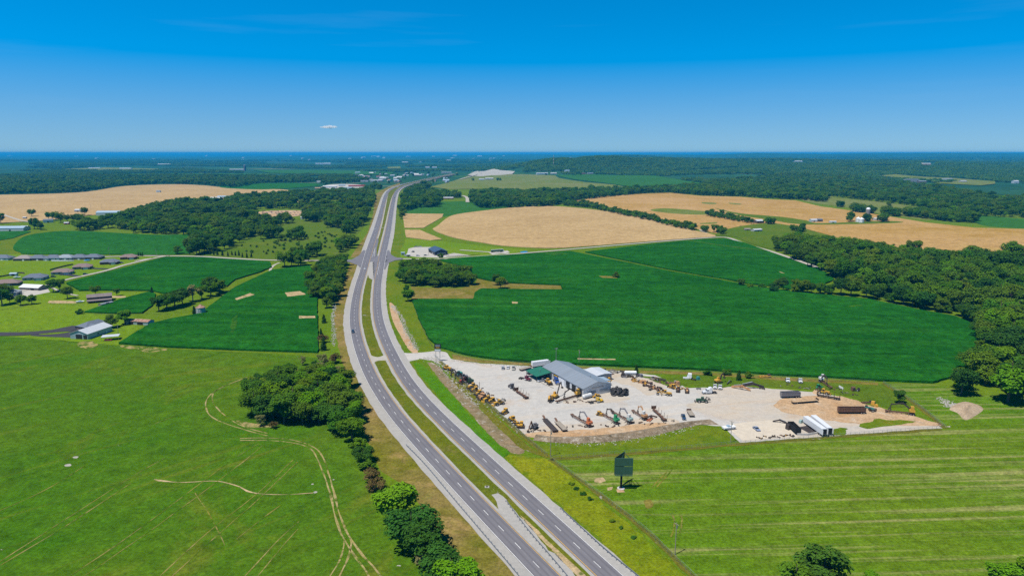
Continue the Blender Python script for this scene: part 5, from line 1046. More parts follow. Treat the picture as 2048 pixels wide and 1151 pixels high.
def trailer(label, p, rz, L, kind, mat='rust', group=None, deck='weathered'):
    nm = {'flat': 'flatbed_trailer', 'log': 'log_trailer', 'box': 'box_trailer', 'dump': 'dump_trailer', 'low': 'lowboy_trailer'}[kind]
    o = thing(nm, label, 'trailer', p, rz, group); h = L / 2
    if kind == 'box':
        MB().box((0, 0, 2.55), (L, 2.55, 2.75)).build('body', mat, o)
        MB().box((0, 0, 3.94), (L - .1, 2.45, .04)).build('roof', 'white_roof_sheet', o)
        MB().box((h + .03, 0, 2.5), (.06, 2.3, 2.5)).build('door', 'black_opening', o)
        d = MB(); [d.box((h + .1 + .45, y, 2.5), (.9, .06, 2.5)) for y in (-1.27, 1.27)]; d.build('open_door', 'white_paint', o)
        f = MB(); [f.box((0, y, 1.08), (L, .12, .18)) for y in (-.5, .5)]; [f.box((-h + 2.5, y, .6), (.15, .15, 1.0)) for y in (-.8, .8)]; f.build('frame', 'dark_steel', o)
        axle_set(o, (h - 1.6, h - 2.9)); return o
    fr = MB(); [fr.box((0, y, .95), (L, .2, .35)) for y in (-.5, .5)]
    for i in range(int(L / 1.5) + 1): fr.box((-h + i * 1.5 + .05, 0, 1.0), (.12, 2.3, .12))
    if kind in ('flat', 'low'): pass
    fr.build('frame', 'dark_steel' if kind == 'flat' else mat, o)
    leg = MB(); [leg.box((h - 2.4, y, .5), (.14, .14, .9)) for y in (-.8, .8)]; leg.build('landing_gear', 'dark_steel', o)
    if kind in ('flat', 'low'):
        MB().box((0, 0, 1.2), (L, 2.5, .12)).build('deck', deck, o)
        d = MB(); [d.box((0, y, 1.2), (L, .06, .22)) for y in (-1.28, 1.28)]; d.build('side_rail', mat, o)
        if kind == 'low': MB().ext([(h - .1, 1.2), (h + 1.5, 1.9), (h + 2.4, 1.9), (h + 2.4, 2.1), (h + 1.3, 2.1), (h - .3, 1.4)], -.5, .5).build('gooseneck', mat, o)
        else: MB().box((h - .05, 0, 1.7), (.1, 2.4, .9)).build('headboard', mat, o)
    if kind == 'log':
        MB().box((0, 0, 1.2), (L, .9, .12)).build('deck', mat, o)
        for i in range(5):
            x = -h + .3 + i * (L - .6) / 4
            MB().box((x, 0, 1.33), (.2, 2.5, .16)).build('bunk', mat, o)
            for y in (-1.2, 1.2): MB().box((x, y, 2.35), (.14, .12, 2.0)).build('stake', mat, o)
        MB().box((h + .05, 0, 2.0), (.1, 2.5, 1.5)).build('headboard', mat, o)
    if kind == 'dump':
        t = MB(); Ht = 2.0
        t.box((0, 0, 1.25), (L, 2.3, .12)); [t.box((0, y, 1.25 + Ht / 2), (L, .1, Ht)) for y in (-1.25, 1.25)]; [t.box((x, 0, 1.25 + Ht / 2), (.1, 2.4, Ht)) for x in (-h, h)]
        t.build('tub', mat, o)
        rb = MB(); 
        for i in range(int(L / .9) + 1):
            for y in (-1.33, 1.33): rb.box((-h + .1 + i * (L - .2) / int(L / .9), y, 1.25 + Ht / 2), (.12, .08, Ht))
        [rb.box((0, y, 1.3 + Ht), (L + .1, .2, .12)) for y in (-1.27, 1.27)]; rb.build('rib', mat, o)
    axle_set(o, (-h + .9, -h + 2.2)); return o
YEL, GRN = 'yellow_paint', 'green_paint'
P('yellow_paint', (.62, .34, .035), .5, 0, .15, 1.2, ((.30, .17, .06), .45)); P('bright_yellow', (.85, .53, .02), .35, .0, .06); P('green_paint', (.02, .26, .10), .5, 0, .12)
P('teal_paint', (.03, .25, .22), .5, 0, .15, 1.2, ((.20, .22, .20), .4)); P('red_paint', (.40, .07, .05), .5, 0, .15, 1.2, ((.18, .08, .05), .4)); P('orange_paint', (.55, .15, .05), .5, 0, .15, 1.2, ((.25, .10, .06), .4))
P('dark_green_paint', (.03, .10, .05), .5, 0, .2, 1.2, ((.12, .12, .06), .4)); P('tan_orange', (.50, .27, .12), .6, 0, .2, 1.2, ((.26, .13, .07), .6)); P('grey_paint', (.20, .20, .22), .5, 0, .2, 1.5, ((.16, .11, .08), .5))
P('pale_teal', (.30, .42, .40), .5, 0, .12, 1.2); P('white_roof_sheet', (.72, .74, .77), .45, .1, .05); P('faded_white', (.66, .67, .66), .5, 0, .12, 1.5, ((.38, .32, .25), .35))
def boom(o, pts, w, mat, name='boom'):
    for i, (a, b) in enumerate(zip(pts, pts[1:])):
        mb = MB(); mb.bar(a, b, w * (1 - .18 * i), w * 1.5 * (1 - .18 * i)); mb.cyl((a[0], a[1] - w * .7, a[2]), (a[0], a[1] + w * .7, a[2]), w * .75, n=8)
        m_ = [(a[j] + b[j]) / 2 for j in range(3)]; mb.bar((a[0], a[1], a[2] + w * 1.3), (m_[0], m_[1], m_[2] + w * 1.2), w * .35)
        mb.build(name, mat, o)
def grapple(o, p, mat='dark_steel'):
    x, y, z = p; g = MB(); g.cyl((x, y, z), (x, y, z - .5), .16, n=8)
    for s in (-1, 1): g.bar((x + s * .1, y, z - .45), (x + s * .65, y, z - .95), .14, .5); g.bar((x + s * .65, y, z - .95), (x + s * .2, y, z - 1.55), .12, .45)
    g.build('grapple', mat, o)
def log_loader(label, p, rz, L, col, rest=True, group=None, boom_m='dark_steel', cab='top', reach=.8):
    """knuckleboom loader riding on its own trailer: house over the axles, boom folded forward along the deck"""
    o = thing('log_loader', label, 'loader', p, rz, group); h = L / 2
    fr = MB(); [fr.box((0, y, 1.0), (L, .22, .4)) for y in (-.5, .5)]
    for i in range(int(L / 2) + 1): fr.box((-h + i * 2 + .06, 0, 1.0), (.14, 2.2, .14))
    fr.box((h - .5, 0, 1.3), (1.4, 1.4, .25)); fr.build('frame', 'rust', o)
    lg = MB(); [lg.box((h - 2.0, y, .5), (.16, .16, 1.0)) for y in (-.8, .8)]; [lg.bar((-h + 2.9, s * .6, 1.0), (-h + 3.1, s * 2.0, .05), .2) for s in (-1, 1)]; lg.build('outrigger', 'dark_steel', o)
    axle_set(o, (-h + .7, -h + 1.95)); tx = -h + 1.6
    MB().cyl((tx, 0, 1.2), (tx, 0, 1.75), .75, n=16).build('turntable', 'dark_steel', o)
    MB().ext([(tx - 1.5, 1.8), (tx + 1.0, 1.8), (tx + 1.0, 2.9), (tx + .6, 3.1), (tx - 1.3, 3.1), (tx - 1.5, 2.8)], -1.15, 1.15, .06).build('house', col, o)
    c = MB().box((tx - .1, .55, 3.95), (1.5, 1.1, 1.65)).build('cab', col if cab == 'top' else 'faded_white', o)
    MB().box((tx + .67, .55, 4.15), (.06, .9, .95)).build('window', 'glass_dark', c); MB().box((tx - .1, .0, 4.15), (.9, .04, .9)).build('window', 'glass_dark', c)
    b = [(tx + .7, -.45, 2.9), (tx + L * .28, -.45, 5.6), (tx + L * .62 * reach, -.45, 4.6), (tx + L * .66 * reach, -.45, 2.9)] if rest else [(tx + .7, -.45, 2.9), (tx + L * .45, -.45, 6.0), (tx + L * .72, -.45, 3.6)]
    boom(o, b, .42, boom_m); grapple(o, b[-1]); return o
def excavator(label, p, rz, col, pts=None, tracks=True, group=None, name='excavator', turn=0.0, boom_m='dark_steel'):
    o = thing(name, label, 'excavator', p, rz, group)
    for y in (-1.15, 1.15): MB().ext([(-1.7, .1), (1.7, .1), (2.1, .45), (1.8, .85), (-1.8, .85), (-2.1, .45)], y - .3, y + .3).build('track', 'rubber', o)
    MB().box((0, 0, .75), (1.8, 1.8, .5)).build('undercarriage', 'dark_steel', o)
    MB().ext([(-2.2, 1.05), (1.0, 1.05), (1.0, 1.9), (-.6, 2.25), (-2.2, 2.2), (-2.4, 1.7)], -1.25, 1.25, .05).build('house', col, o)
    c = MB().ext([(-.4, 1.95), (1.1, 1.95), (1.2, 2.4), (.9, 3.35), (-.4, 3.35)], .25, 1.25, .04).build('cab', col, o)
    MB().box((1.12, .75, 2.7), (.08, .8, .9)).build('window', 'glass_dark', c); MB().box((.3, 1.24, 2.7), (1.0, .06, .9)).build('window', 'glass_dark', c)
    b = pts or [(.9, -.3, 1.7), (3.6, -.3, 4.6), (5.9, -.3, 3.0), (5.4, -.3, 1.2)]
    boom(o, b, .42, boom_m); e = b[-1]
    MB().ext([(e[0] - .5, e[2] - .5), (e[0] + .4, e[2] - .6), (e[0] + .3, e[2] + .2), (e[0] - .1, e[2] + .3)], e[1] - .6, e[1] + .6).build('bucket', 'dark_steel', o)
    return o
def dozer(label, p, rz, col=YEL, group=None, s=1.0):
    o = thing('bulldozer', label, 'bulldozer', p, rz, group); o.scale = (s, s, s)
    for y in (-1.0, 1.0): MB().ext([(-1.6, .05), (1.5, .05), (1.9, .5), (1.5, 1.0), (-1.3, 1.1), (-1.9, .55)], y - .28, y + .28).build('track', 'dark_steel', o)
    MB().ext([(-1.7, .5), (1.9, .5), (1.9, 1.75), (.2, 1.9), (-.2, 1.4), (-1.7, 1.5)], -.62, .62, .04).build('hood', col, o)
    c = MB().ext([(-1.3, 1.4), (.15, 1.4), (.1, 2.5), (-1.2, 2.5)], -.72, .72, .05).build('cab', 'glass_dark', o)
    MB().box((-.55, 0, 2.6), (1.7, 1.7, .14)).build('roof', col, o)
    po = MB(); [po.box((x, y, 1.95), (.1, .1, 1.2)) for x in (-1.28, .12) for y in (-.74, .74)]; po.build('roof_post', col, o)
    ar = MB(); [ar.bar((-.2, y, .6), (2.3, y, .55), .2) for y in (-1.4, 1.4)]; ar.build('push_arm', col, o)
    MB().ext([(2.35, .05), (2.6, .02), (2.5, .5), (2.6, 1.15), (2.4, 1.2), (2.3, .6)], -1.75, 1.75).build('blade', 'dark_steel' if s > .9 else col, o)
    MB().cyl((1.2, .3, 1.8), (1.2, .3, 2.5), .07, n=8).build('exhaust_stack', 'dark_steel', o)
    MB().bar((-1.8, 0, .9), (-2.5, 0, .35), .5, .3).build('winch', col, o)
    return o
def skidder(label, p, rz, col=YEL, group=None, name='skidder', arch=True, bucket=False):
    o = thing(name, label, name.replace('_', ' '), p, rz, group)
    for x in (-1.9, 1.7):
        for y in (-1.15, 1.15): wheel(o, x, y, .82, .62)
    MB().ext([(.3, .8), (3.1, .8), (3.15, 1.9), (1.2, 2.1), (.3, 1.9)], -.7, .7, .05).build('hood', col, o)
    c = MB().ext([(-.9, 1.1), (.6, 1.1), (.55, 3.0), (-.8, 3.0)], -.75, .75, .06).build('cab', col, o)
    for y in (-.76, .76): MB().box((-.15, y, 2.35), (1.0, .06, .85)).build('window', 'glass_dark', c)
    MB().box((.6, 0, 2.4), (.06, 1.1, .85)).build('window', 'glass_dark', c)
    MB().ext([(-3.0, .7), (-.9, .7), (-.9, 1.4), (-2.8, 1.3)], -.6, .6).build('rear_frame', col, o)
    if bucket:
        ar = MB(); [ar.bar((.8, y, 1.6), (3.5, y, .8), .2, .3) for y in (-.6, .6)]; ar.build('lift_arm', col, o)
        MB().ext([(3.4, .1), (4.4, .1), (4.4, .25), (3.65, .4), (3.8, 1.2), (3.5, 1.2)], -1.4, 1.4).build('bucket', 'dark_steel', o)
    else:
        ar = MB(); [ar.bar((2.4, y, 1.0), (3.7, y, .5), .18) for y in (-.6, .6)]; ar.build('push_arm', 'dark_steel', o)
        MB().ext([(3.6, .05), (3.85, .05), (3.8, .9), (3.6, .95)], -1.3, 1.3).build('blade', 'dark_steel' if col != YEL else col, o)
    if arch:
        g = MB(); [g.bar((-1.5, y, 1.3), (-2.3, y, 2.9), .2) for y in (-.55, .55)]; g.box((-2.3, 0, 2.95), (.3, 1.4, .25)); g.bar((-2.3, 0, 2.9), (-3.6, 0, 2.7), .25); g.build('arch', 'dark_steel', o)
        grapple(o, (-3.6, 0, 2.6))
    return o
def grader(label, p, rz, col=YEL, group=None):
    o = thing('motor_grader', label, 'grader', p, rz, group)
    for x, y in ((-2.6, .95), (-1.1, .95), (4.2, .85)):
        for s in (-1, 1): wheel(o, x, s * y, .68, .45)
    MB().ext([(-3.4, .9), (-.6, .9), (-.6, 2.0), (-3.2, 1.85)], -.65, .65, .05).build('hood', col, o)
    c = MB().box((.2, 0, 2.25), (1.4, 1.4, 1.9)).build('cab', col, o)
    for y in (-.71, .71): MB().box((.2, y, 2.5), (1.1, .05, 1.0)).build('window', 'glass_dark', c)
    MB().box((.92, 0, 2.5), (.05, 1.1, 1.0)).build('window', 'glass_dark', c)
    mb = MB(); mb.bar((.8, 0, 1.7), (2.6, 0, 2.1), .35, .4); mb.bar((2.6, 0, 2.1), (4.5, 0, 1.2), .35, .4); mb.build('front_frame', col, o)
    MB().torus((2.0, 0, .95), (0, 0, 1), .8, .1).build('circle', col, o)
    MB().ext([(1.95, .1), (2.15, .1), (2.2, .75), (2.0, .8)], -1.9, 1.9).build('blade', 'dark_steel', o); return o
def tank(label, p, rz, L, r, mat='faded_white', name='tank'):
    o = thing(name, label, 'tank', p, rz); h = L / 2
    b = MB(); b.cyl((-h, 0, r + .4), (h, 0, r + .4), r, n=18, caps=False)
    for s in (-1, 1): b.cyl((s * h, 0, r + .4), (s * (h + r * .45), 0, r + .4), r, r * .45, n=18)
    b.build('shell', mat, o)
    for x in (-h * .6, h * .6): MB().box((x, 0, .3), (.3, r * 1.5, .62)).build('saddle', 'concrete', o)
    MB().cyl((0, 0, 2 * r + .38), (0, 0, 2 * r + .65), .25, n=10).build('hatch', 'galv', o); return o
srng = random.Random(9)
def scrap(label, p, rz, kind, mat, group=None, s=1.0):
    """worn out machine pieces"""
    nm, cat = {'boom': ('scrap_boom', 'scrap boom'), 'cab': ('scrap_cab', 'scrap cab'), 'axle': ('scrap_axle', 'scrap axle'), 'frame': ('scrap_chassis', 'scrap chassis'), 'engine': ('scrap_engine', 'scrap engine'), 'blade': ('scrap_plough', 'scrap plough')}[kind]
    o = thing(nm, label, cat, p, rz, group); o.scale = (s, s, s); r = srng
    if kind == 'boom':
        b = MB(); b.bar((-2.6, 0, .3), (.2, 0, 1.1), .4, .5); b.bar((.2, 0, 1.1), (2.6, .3, .3), .35, .45); b.cyl((.2, -.3, 1.1), (.2, .3, 1.1), .32, n=10); b.build('arm', mat, o); MB().cyl((-2.0, 0, .9), (.1, 0, 1.5), .1, n=8).build('ram', 'galv', o)
    elif kind == 'cab':
        MB().ext([(-.9, .2), (.9, .2), (1.0, .9), (.6, 2.0), (-.8, 2.0)], -.8, .8, .1).build('shell', mat, o); MB().box((.85, 0, 1.35), (.1, 1.2, .7), 0, -.3).build('window', 'glass_dark', o)
    elif kind == 'axle':
        MB().cyl((0, -1.2, .6), (0, 1.2, .6), .18, n=8).build('beam', 'dark_steel', o)
        for y in (-1.2, 1.2): wheel(o, 0, y, .62, .5)
        MB().box((.4, 0, .6), (.9, .7, .7)).build('housing', mat, o)
    elif kind == 'frame':
        b = MB(); [b.bar((-2.5, y, .35), (2.3, y * .8, .6), .25, .35) for y in (-.7, .7)]; [b.box((x, 0, .5), (.2, 1.5, .3)) for x in (-2, -.5, 1.2)]; b.build('beam', mat, o); MB().box((1.6, 0, .95), (.9, 1.0, .7)).build('housing', 'dark_steel', o)
    elif kind == 'engine':
        MB().ext([(-.9, .1), (.9, .1), (.8, 1.0), (.2, 1.35), (-.8, 1.2)], -.5, .5, .1).build('block', mat, o); MB().cyl((.9, 0, .6), (1.1, 0, .6), .45, n=12).build('fan', 'dark_steel', o)
    else:
        MB().ext([(-.2, .02), (.1, .02), (.0, .6), (.15, 1.2), (-.05, 1.25), (-.2, .6)], -1.7, 1.7).build('plate', mat, o); b = MB(); [b.bar((-.1, y, .4), (-1.9, y, .3), .2) for y in (-1.1, 1.1)]; b.build('push_arm', 'dark_steel', o)
    return o
# ------------------------------------------------------------------ builders: street furniture
POST = MB().box((0, 0, .35), (.15, .2, .8)).mesh('post', 'rail_steel')
def guardrail(label, pts, face):
    path = resample([p for p in line(pts, 1.9, 2)], 2.4)
    o = thing('guardrail', label, 'guardrail', path[0]); b = path[0]
    mb = MB()
    for p, q in zip(path, path[1:]):
        for dz in (.58, .74): mb.bar(p - b + Vector((0, 0, dz)), q - b + Vector((0, 0, dz)), .09, .13)
        mb.bar(p - b + Vector((0, 0, .66)), q - b + Vector((0, 0, .66)), .04, .1)
    mb.build('rail', 'rail_steel', o)
    for p, q in zip(path[:98], path[1:99]):
        d = q - p; inst('post', POST, o, p - b + Vector((d.y, -d.x, 0)).normalized() * face, math.atan2(d.y, d.x))
    return o
FPOST = MB().cyl((0, 0, -.2), (0, 0, 1.9), .05, n=6).mesh('post', 'galv')
WPOST = MB().box((0, 0, .6), (.16, .16, 1.4)).mesh('post', 'wood_post')
def fence(label, pts, step, h, post=FPOST, rails=(1.8,), mat='galv', w=.05, mesh_cloth=True, name='chain_link_fence', sag=.03):
    path = resample(line(pts, 1.5, 2), step); path = path[:100]; b = path[0]
    o = thing(name, label, 'fence', b)
    mb = MB()
    for z in rails:
        for p, q in zip(path, path[1:]): mb.bar(p - b + Vector((0, 0, z)), q - b + Vector((0, 0, z)), w, w if w < .1 else w * 2.2)
    if mesh_cloth:
        for p, q in zip(path, path[1:]):
            n_ = 7
            for k in range(n_):
                mb.bar(p.lerp(q, k / n_) - b + Vector((0, 0, .05)), p.lerp(q, (k + 1) / n_) - b + Vector((0, 0, h)), .012); mb.bar(p.lerp(q, (k + 1) / n_) - b + Vector((0, 0, .05)), p.lerp(q, k / n_) - b + Vector((0, 0, h)), .012)
    mb.build('wire_mesh' if mesh_cloth else 'rail', mat, o)
    for p in path: inst('post', post, o, p - b, 0, (1, 1, h / 1.85))
    return o
def pole(label, p, h, arms=1, lamp=False, rz=0.0, mat='weathered'):
    o = thing('utility_pole', label, 'utility pole', p, rz)
    MB().cyl((0, 0, -.3), (0, 0, h), .17, .11, n=8).build('pole', mat, o)
    for k in range(arms): MB().box((0, 0, h - .5 - k * .9), (.12, 2.2, .14)).build('crossarm', mat, o)
    if lamp:
        MB().bar((0, 0, h - 1.2), (1.6, 0, h - .6), .09).build('lamp_arm', 'galv', o); MB().box((1.9, 0, h - .6), (.8, .35, .18)).build('lamp_head', 'galv', o)
    else: MB().cyl((.3, 0, h - 2.2), (.3, 0, h - 1.3), .24, n=10).build('transformer', 'galv', o)
    return o
# ------------------------------------------------------------------ buildings
ribbed('shop_roof', (.30, .34, .385), 0, .9, dirt=((.24, .26, .30), .3)); ribbed('shop_wall', (.66, .69, .72), 0, .45, var=.05); ribbed('blue_roof', (.075, .115, .185), 0, .5)
ribbed('green_roof', (.035, .20, .115), 0, .5); ribbed('white_roof', (.70, .72, .74), 0, .6, var=.04); ribbed('light_blue_roof', (.42, .55, .66), 1, .5); ribbed('navy_wall', (.035, .05, .085), 0, .4)
ribbed('white_wall', (.62, .66, .68), 0, .45, var=.05); ribbed('pale_blue_wall', (.42, .52, .58), 0, .5); ribbed('rust_roof', (.30, .145, .095), 0, .8, .8, .1, .3, ((.44, .36, .30), .6)); ribbed('brown_roof_sheet', (.20, .165, .16), 0, .7, .7)
P('shingle_brown', (.22, .16, .145), .95, 0, .22, 2.5); P('shingle_slate', (.125, .15, .195), .95, 0, .2, 2.5); P('shingle_grey', (.26, .30, .34), .95, 0, .2, 2.5); P('shingle_tan', (.28, .245, .235), .95, 0, .2, 2.5)
P('brick_red', (.21, .095, .065), .9, 0, .25, 3); P('brick_dark', (.14, .11, .10), .9, 0, .25, 3); P('brick_tan', (.27, .235, .20), .9, 0, .2, 3); P('siding_grey', (.36, .37, .37), .8); P('barn_wood', (.09, .065, .055), .95, 0, .3, 2)
P('red_sheet', (.42, .06, .05), .5); P('bin_steel', (.50, .54, .58), .4, .4, .1, 1.2, ((.30, .22, .17), .3)); P('silo_stave', (.27, .235, .225), .9, 0, .15, 1)
def shop():
    A, B, D = G(1166.6, 794.4), G(1222, 784), G(1086, 749)
    Lx = (D - A).length; rz = math.atan2(A.y - D.y, A.x - D.x)
    d = (A - D).normalized(); nrm = Vector((-d.y, d.x, 0)); W = abs((B - A).dot(nrm)); W = max(W, 17.0)
    c = (A + D) / 2 + nrm * (W / 2 if (B - A).dot(nrm) > 0 else -W / 2)
    near = 's' if (B - A).dot(nrm) > 0 else 'n'; sg = -1 if near == 's' else 1
    o = gable_building('repair_shop', 'long grey metal roofed workshop in the gravel yard with three dark bay doors', 'workshop', c, rz, Lx, W, 5.0, 7.6, 'shop_wall', 'shop_roof', .45,
        doors=[(near, Lx / 2 - 3.4 - 6.2 * k, 4.0, 0, 4.2, 'black_opening') for k in range(3)] + [(near, -1.5, 7.0, 0, 4.1, 'white_paint'), (near, 4.6, 1.1, 0, 2.1, 'galv')],
        windows=[('e', -3.6, 5.6, 1.4, 1.5, 'siding_grey'), ('e', 4.2, 5.0, 1.4, 1.5, 'siding_grey'), ('e', .2, 7.5, 4.1, .7, 'galv'), (near, -Lx / 2 + 3, 1.6, 1.2, 1.1, 'glass_dark')])
    sb = MB().box((-6.8, sg * (W / 2 + .1), 3.6), (5.2, .14, 1.7)).build('sign_board', 'black_opening', o)
    yb = MB(); yb.box((-6.8, sg * (W / 2 + .19), 3.85), (4.2, .04, .42)); yb.box((-6.8, sg * (W / 2 + .19), 3.2), (3.0, .04, .26)); yb.build('sign_lettering', 'bright_yellow', sb)
    MB().cyl((Lx / 2 - 9, -sg * 1.2, 7.2), (Lx / 2 - 9, -sg * 1.2, 8.1), .3, n=10).build('roof_vent', 'galv', o)
    M = Matrix.Translation(c) @ Matrix.Rotation(rz, 4, 'Z'); y0 = sg * W / 2
    # green porch in front of the far end
    q = thing('porch', 'green roofed open porch on posts at the far end of the workshop', 'porch', M @ Vector((-Lx / 2 + 4.0, y0 + sg * 5.2, 0)), rz)
    xx = (-6.5, 6.5); yy = (-5.1 * sg, 5.2 * sg); r_ = MB()
    t = [(-6.5, -5.0 * sg, 4.6), (6.5, -5.0 * sg, 4.6), (6.5, 5.2 * sg, 3.4), (-6.5, 5.2 * sg, 3.4)]
    r_.add(t + [(x, y, z + .16) for x, y, z in t], [(0, 1, 2, 3), (7, 6, 5, 4), (0, 4, 5, 1), (1, 5, 6, 2), (2, 6, 7, 3), (3, 7, 4, 0)]); r_.build('roof', 'green_roof', q)
    for x in (-6.2, 0, 6.2): MB().box((x, 4.9 * sg, 1.68), (.2, .2, 3.45)).build('post', 'dark_steel', q)
    MB().box((0, -1.0 * sg, 1.5), (12.0, .15, 3.0)).build('wall', 'navy_wall', q); MB().bar((1.5, 0, 3.9), (1.5, 0, 6.0), .25).build('flue', 'galv', q)
    # annex behind
    Lw = M @ Vector((-Lx / 2 + 20, -sg * (W / 2 + 7.5), 0))
    gable_building('annex_shed', 'white flat looking shed standing behind the grey workshop', 'shed', Lw, rz, 13, 10.5, 3.9, 4.5, 'siding_grey', 'white_roof', .3, [('e', 0, 3.5, 0, 3.2, 'galv')])
    l = thing('lean_to', 'small pale blue lean-to roof behind the workshop', 'lean-to', M @ Vector((-Lx / 2 + 31, -sg * (W / 2 + 3.2), 0)), rz)
    t = [(-3.6, 2.9 * sg, 4.0), (3.6, 2.9 * sg, 4.0), (3.6, -3.2 * sg, 3.1), (-3.6, -3.2 * sg, 3.1)]
    MB().add(t + [(x, y, z + .14) for x, y, z in t], [(0, 1, 2, 3), (7, 6, 5, 4), (0, 4, 5, 1), (1, 5, 6, 2), (2, 6, 7, 3), (3, 7, 4, 0)]).build('roof', 'light_blue_roof', l)
    for x in (-3.4, 3.4): MB().box((x, -3.0 * sg, 1.55), (.2, .2, 3.1)).build('post', 'dark_steel', l)
    return M, Lx, W, sg
SHOP, SHOP_L, SHOP_W, SHOP_SG = shop()
# blue roofed building on its pale parking lot
p_, L_, a_ = span((860, 503), (884, 516.5))
o = gable_building('metal_building', 'dark blue roofed metal building beside the county road and its pale parking lot', 'building', G(876, 506.5), a_, 34, 17, 4.6, 7.6, 'navy_wall', 'blue_roof', .8,
    [('s', -12, 4, 0, 3.8, 'black_opening'), ('s', -5, 4, 0, 3.8, 'black_opening'), ('s', 4, 1.2, 0, 2.2, 'white_paint'), ('e', -4.5, 3, 0, 3, 'glass_dark')], [('s', 9, 2.2, 1, 1.4, 'glass_dark'), ('e', 3.5, 2.4, 1, 1.4, 'glass_dark')])
MB().ext([(13, 3.2), (20, 2.7), (20, 2.9), (13, 3.45)], -5.5, 5.5).build('porch_roof', 'blue_roof', o)
for y in (-5, 0, 5): MB().box((19.7, y, 1.35), (.25, .25, 2.7)).build('porch_post', 'white_paint', o)
# white barn, carport, dark house, red roofed shed by the hay field
gable_building('white_barn', 'white roofed pole barn at the end of the asphalt drive by the hay field', 'barn', G(184, 669), ang((163, 675), (207, 660)), 24, 14, 4.0, 6.4, 'pale_blue_wall', 'white_roof', .5,
    [('w', 0, 5, 0, 3.4, 'black_opening'), ('w', -5, 3, 0, 3.0, 'black_opening'), ('s', 6, 1.2, 0, 2.1, 'white_paint')], [('s', -2, 1.5, 1.3, 1, 'glass_dark')])
c_ = thing('carport', 'white flat roofed carport on posts beside the white barn', 'carport', G(222, 678.5), ang((207, 676), (232, 674)))
MB().ext([(-5.5, 2.75), (5.5, 2.75), (5.5, 2.95), (-5.5, 2.95)], -3.4, 3.4).build('roof', 'white_roof', c_)
for x in (-5.2, 5.2):
    for y in (-3.1, 3.1): MB().box((x, y, 1.37), (.14, .14, 2.75)).build('post', 'galv', c_)
hip_house('dark slate roofed house between the white barn and the trees', G(188, 655), ang((170, 652), (205, 644)), 19, 11, 'brick_dark', 'shingle_slate', (-4, 5, 7))
simple_shed('field_shed', 'low shed with rusty red roof at the corn edge behind the big trees', 'shed', G(280, 647), ang((262, 646), (298, 648)), 20, 7, 2.6, 'pale_blue_wall', 'rust_roof', 1.1, None, [('s', -5, 4, 0, 2.2, 'black_opening'), ('s', 3, 5, 0, 2.2, 'black_opening')])
silo('old steel grain bin with rusty cone roof in the corn', G(402, 627), 3.6, 5.6, 'bin_steel', 'rust_roof', False, 'grain_bin')
b_ = gable_building('wooden_barn', 'brown weathered barn with lower side roof beside the horse paddock', 'barn', G(200, 601), ang((176, 602), (222, 598)), 19, 9, 4.4, 6.4, 'barn_wood', 'brown_roof_sheet', .4, [('s', 3, 3, 0, 3, 'black_opening')])
MB().ext([(-4.5, 2.5), (-10.0, 1.9), (-10.0, 2.05), (-4.5, 2.7)], -9.7, 9.7).build('side_roof', 'brown_roof_sheet', b_).rotation_euler = (0, 0, math.pi / 2)
for x in (-9, -3, 3, 9): MB().box((x, -9.7, .95), (.2, .2, 1.9)).build('post', 'wood_post', b_)
simple_shed('long_shed', 'low grey open shed at the tip of the corn below the brown barn', 'shed', G(212, 610), ang((200, 611), (222, 606)), 11, 4.5, 2.0, 'weathered', 'galv', .5)
# houses of the small estate
HOUSES = [((8, 519), 0, 20, 13, 'pale_blue_wall', 'shingle_slate', None, 'blue grey house at the photo edge, first of the row along the county road'),
          ((50, 520), 3, 20, 13, 'brick_dark', 'shingle_tan', None, 'house with broad tan brown hip roof, second of the row along the county road'), ((78, 519.5), 3, 20, 13, 'brick_dark', 'shingle_slate', None, 'house with dark slate hip roof, third of the row along the county road'),
          ((108, 519), 3, 20, 13, 'white_wall', 'shingle_slate', (-4, 3, 6), 'house with slate roof behind the white fence, fourth of the row'), ((133, 518.5), 3, 20, 13, 'siding_grey', 'shingle_grey', None, 'house with lighter grey roof behind the white fence, fifth of the row'),
          ((160, 518), 3, 20, 13, 'brick_tan', 'shingle_slate', None, 'house with slate roof next to the blue pool, sixth of the row'), ((188, 517.5), 3, 20, 13, 'brick_dark', 'shingle_slate', None, 'dark slate roofed house at the end of the row along the county road'),
          ((258, 517), 28, 19, 11, 'brick_red', 'shingle_brown', (3, 5, 8), 'brown roofed brick house at the road corner'), ((220, 527), 26, 20, 11, 'brick_red', 'shingle_slate', (4, 5, 8), 'brick house with blue slate roof, second on the lane from the road corner'),
          ((166, 536.5), 24, 19, 11, 'brick_tan', 'shingle_brown', (4, 5, 8), 'tan brick house with brown gabled roof, third on the lane'), ((126, 547), 22, 20, 11, 'siding_grey', 'shingle_brown', (5, 5, 7), 'grey house with long brown roof, fourth on the lane'),
          ((72, 558), 20, 21, 12, 'siding_grey', 'shingle_slate', (5, 5, 8), 'pale house with dark slate roof, fifth on the lane'), ((16, 570), 18, 22, 12, 'brick_dark', 'shingle_brown', None, 'house with brown hip roof at the photo edge, last on the lane'),
          ((20, 589), 10, 16, 10, 'siding_grey', 'shingle_grey', None, 'grey house half hidden behind dark trees at the photo edge')]
for q, a, l, w, wm, rm, wing, lab in HOUSES: hip_house(lab, G(*q), R(a), l, w, wm, rm, wing)
gable_building('ranch_house', 'tan house with long pale gabled roof beside the pale parking area', 'house', G(68, 578), ang((50, 577), (90, 579)), 22, 11, 2.7, 4.8, 'brick_tan', 'faded_white', .6, [('s', 4, 4, 0, 2.2, 'black_opening')], [('s', -5, 1.6, 1, 1.1, 'glass_dark')])
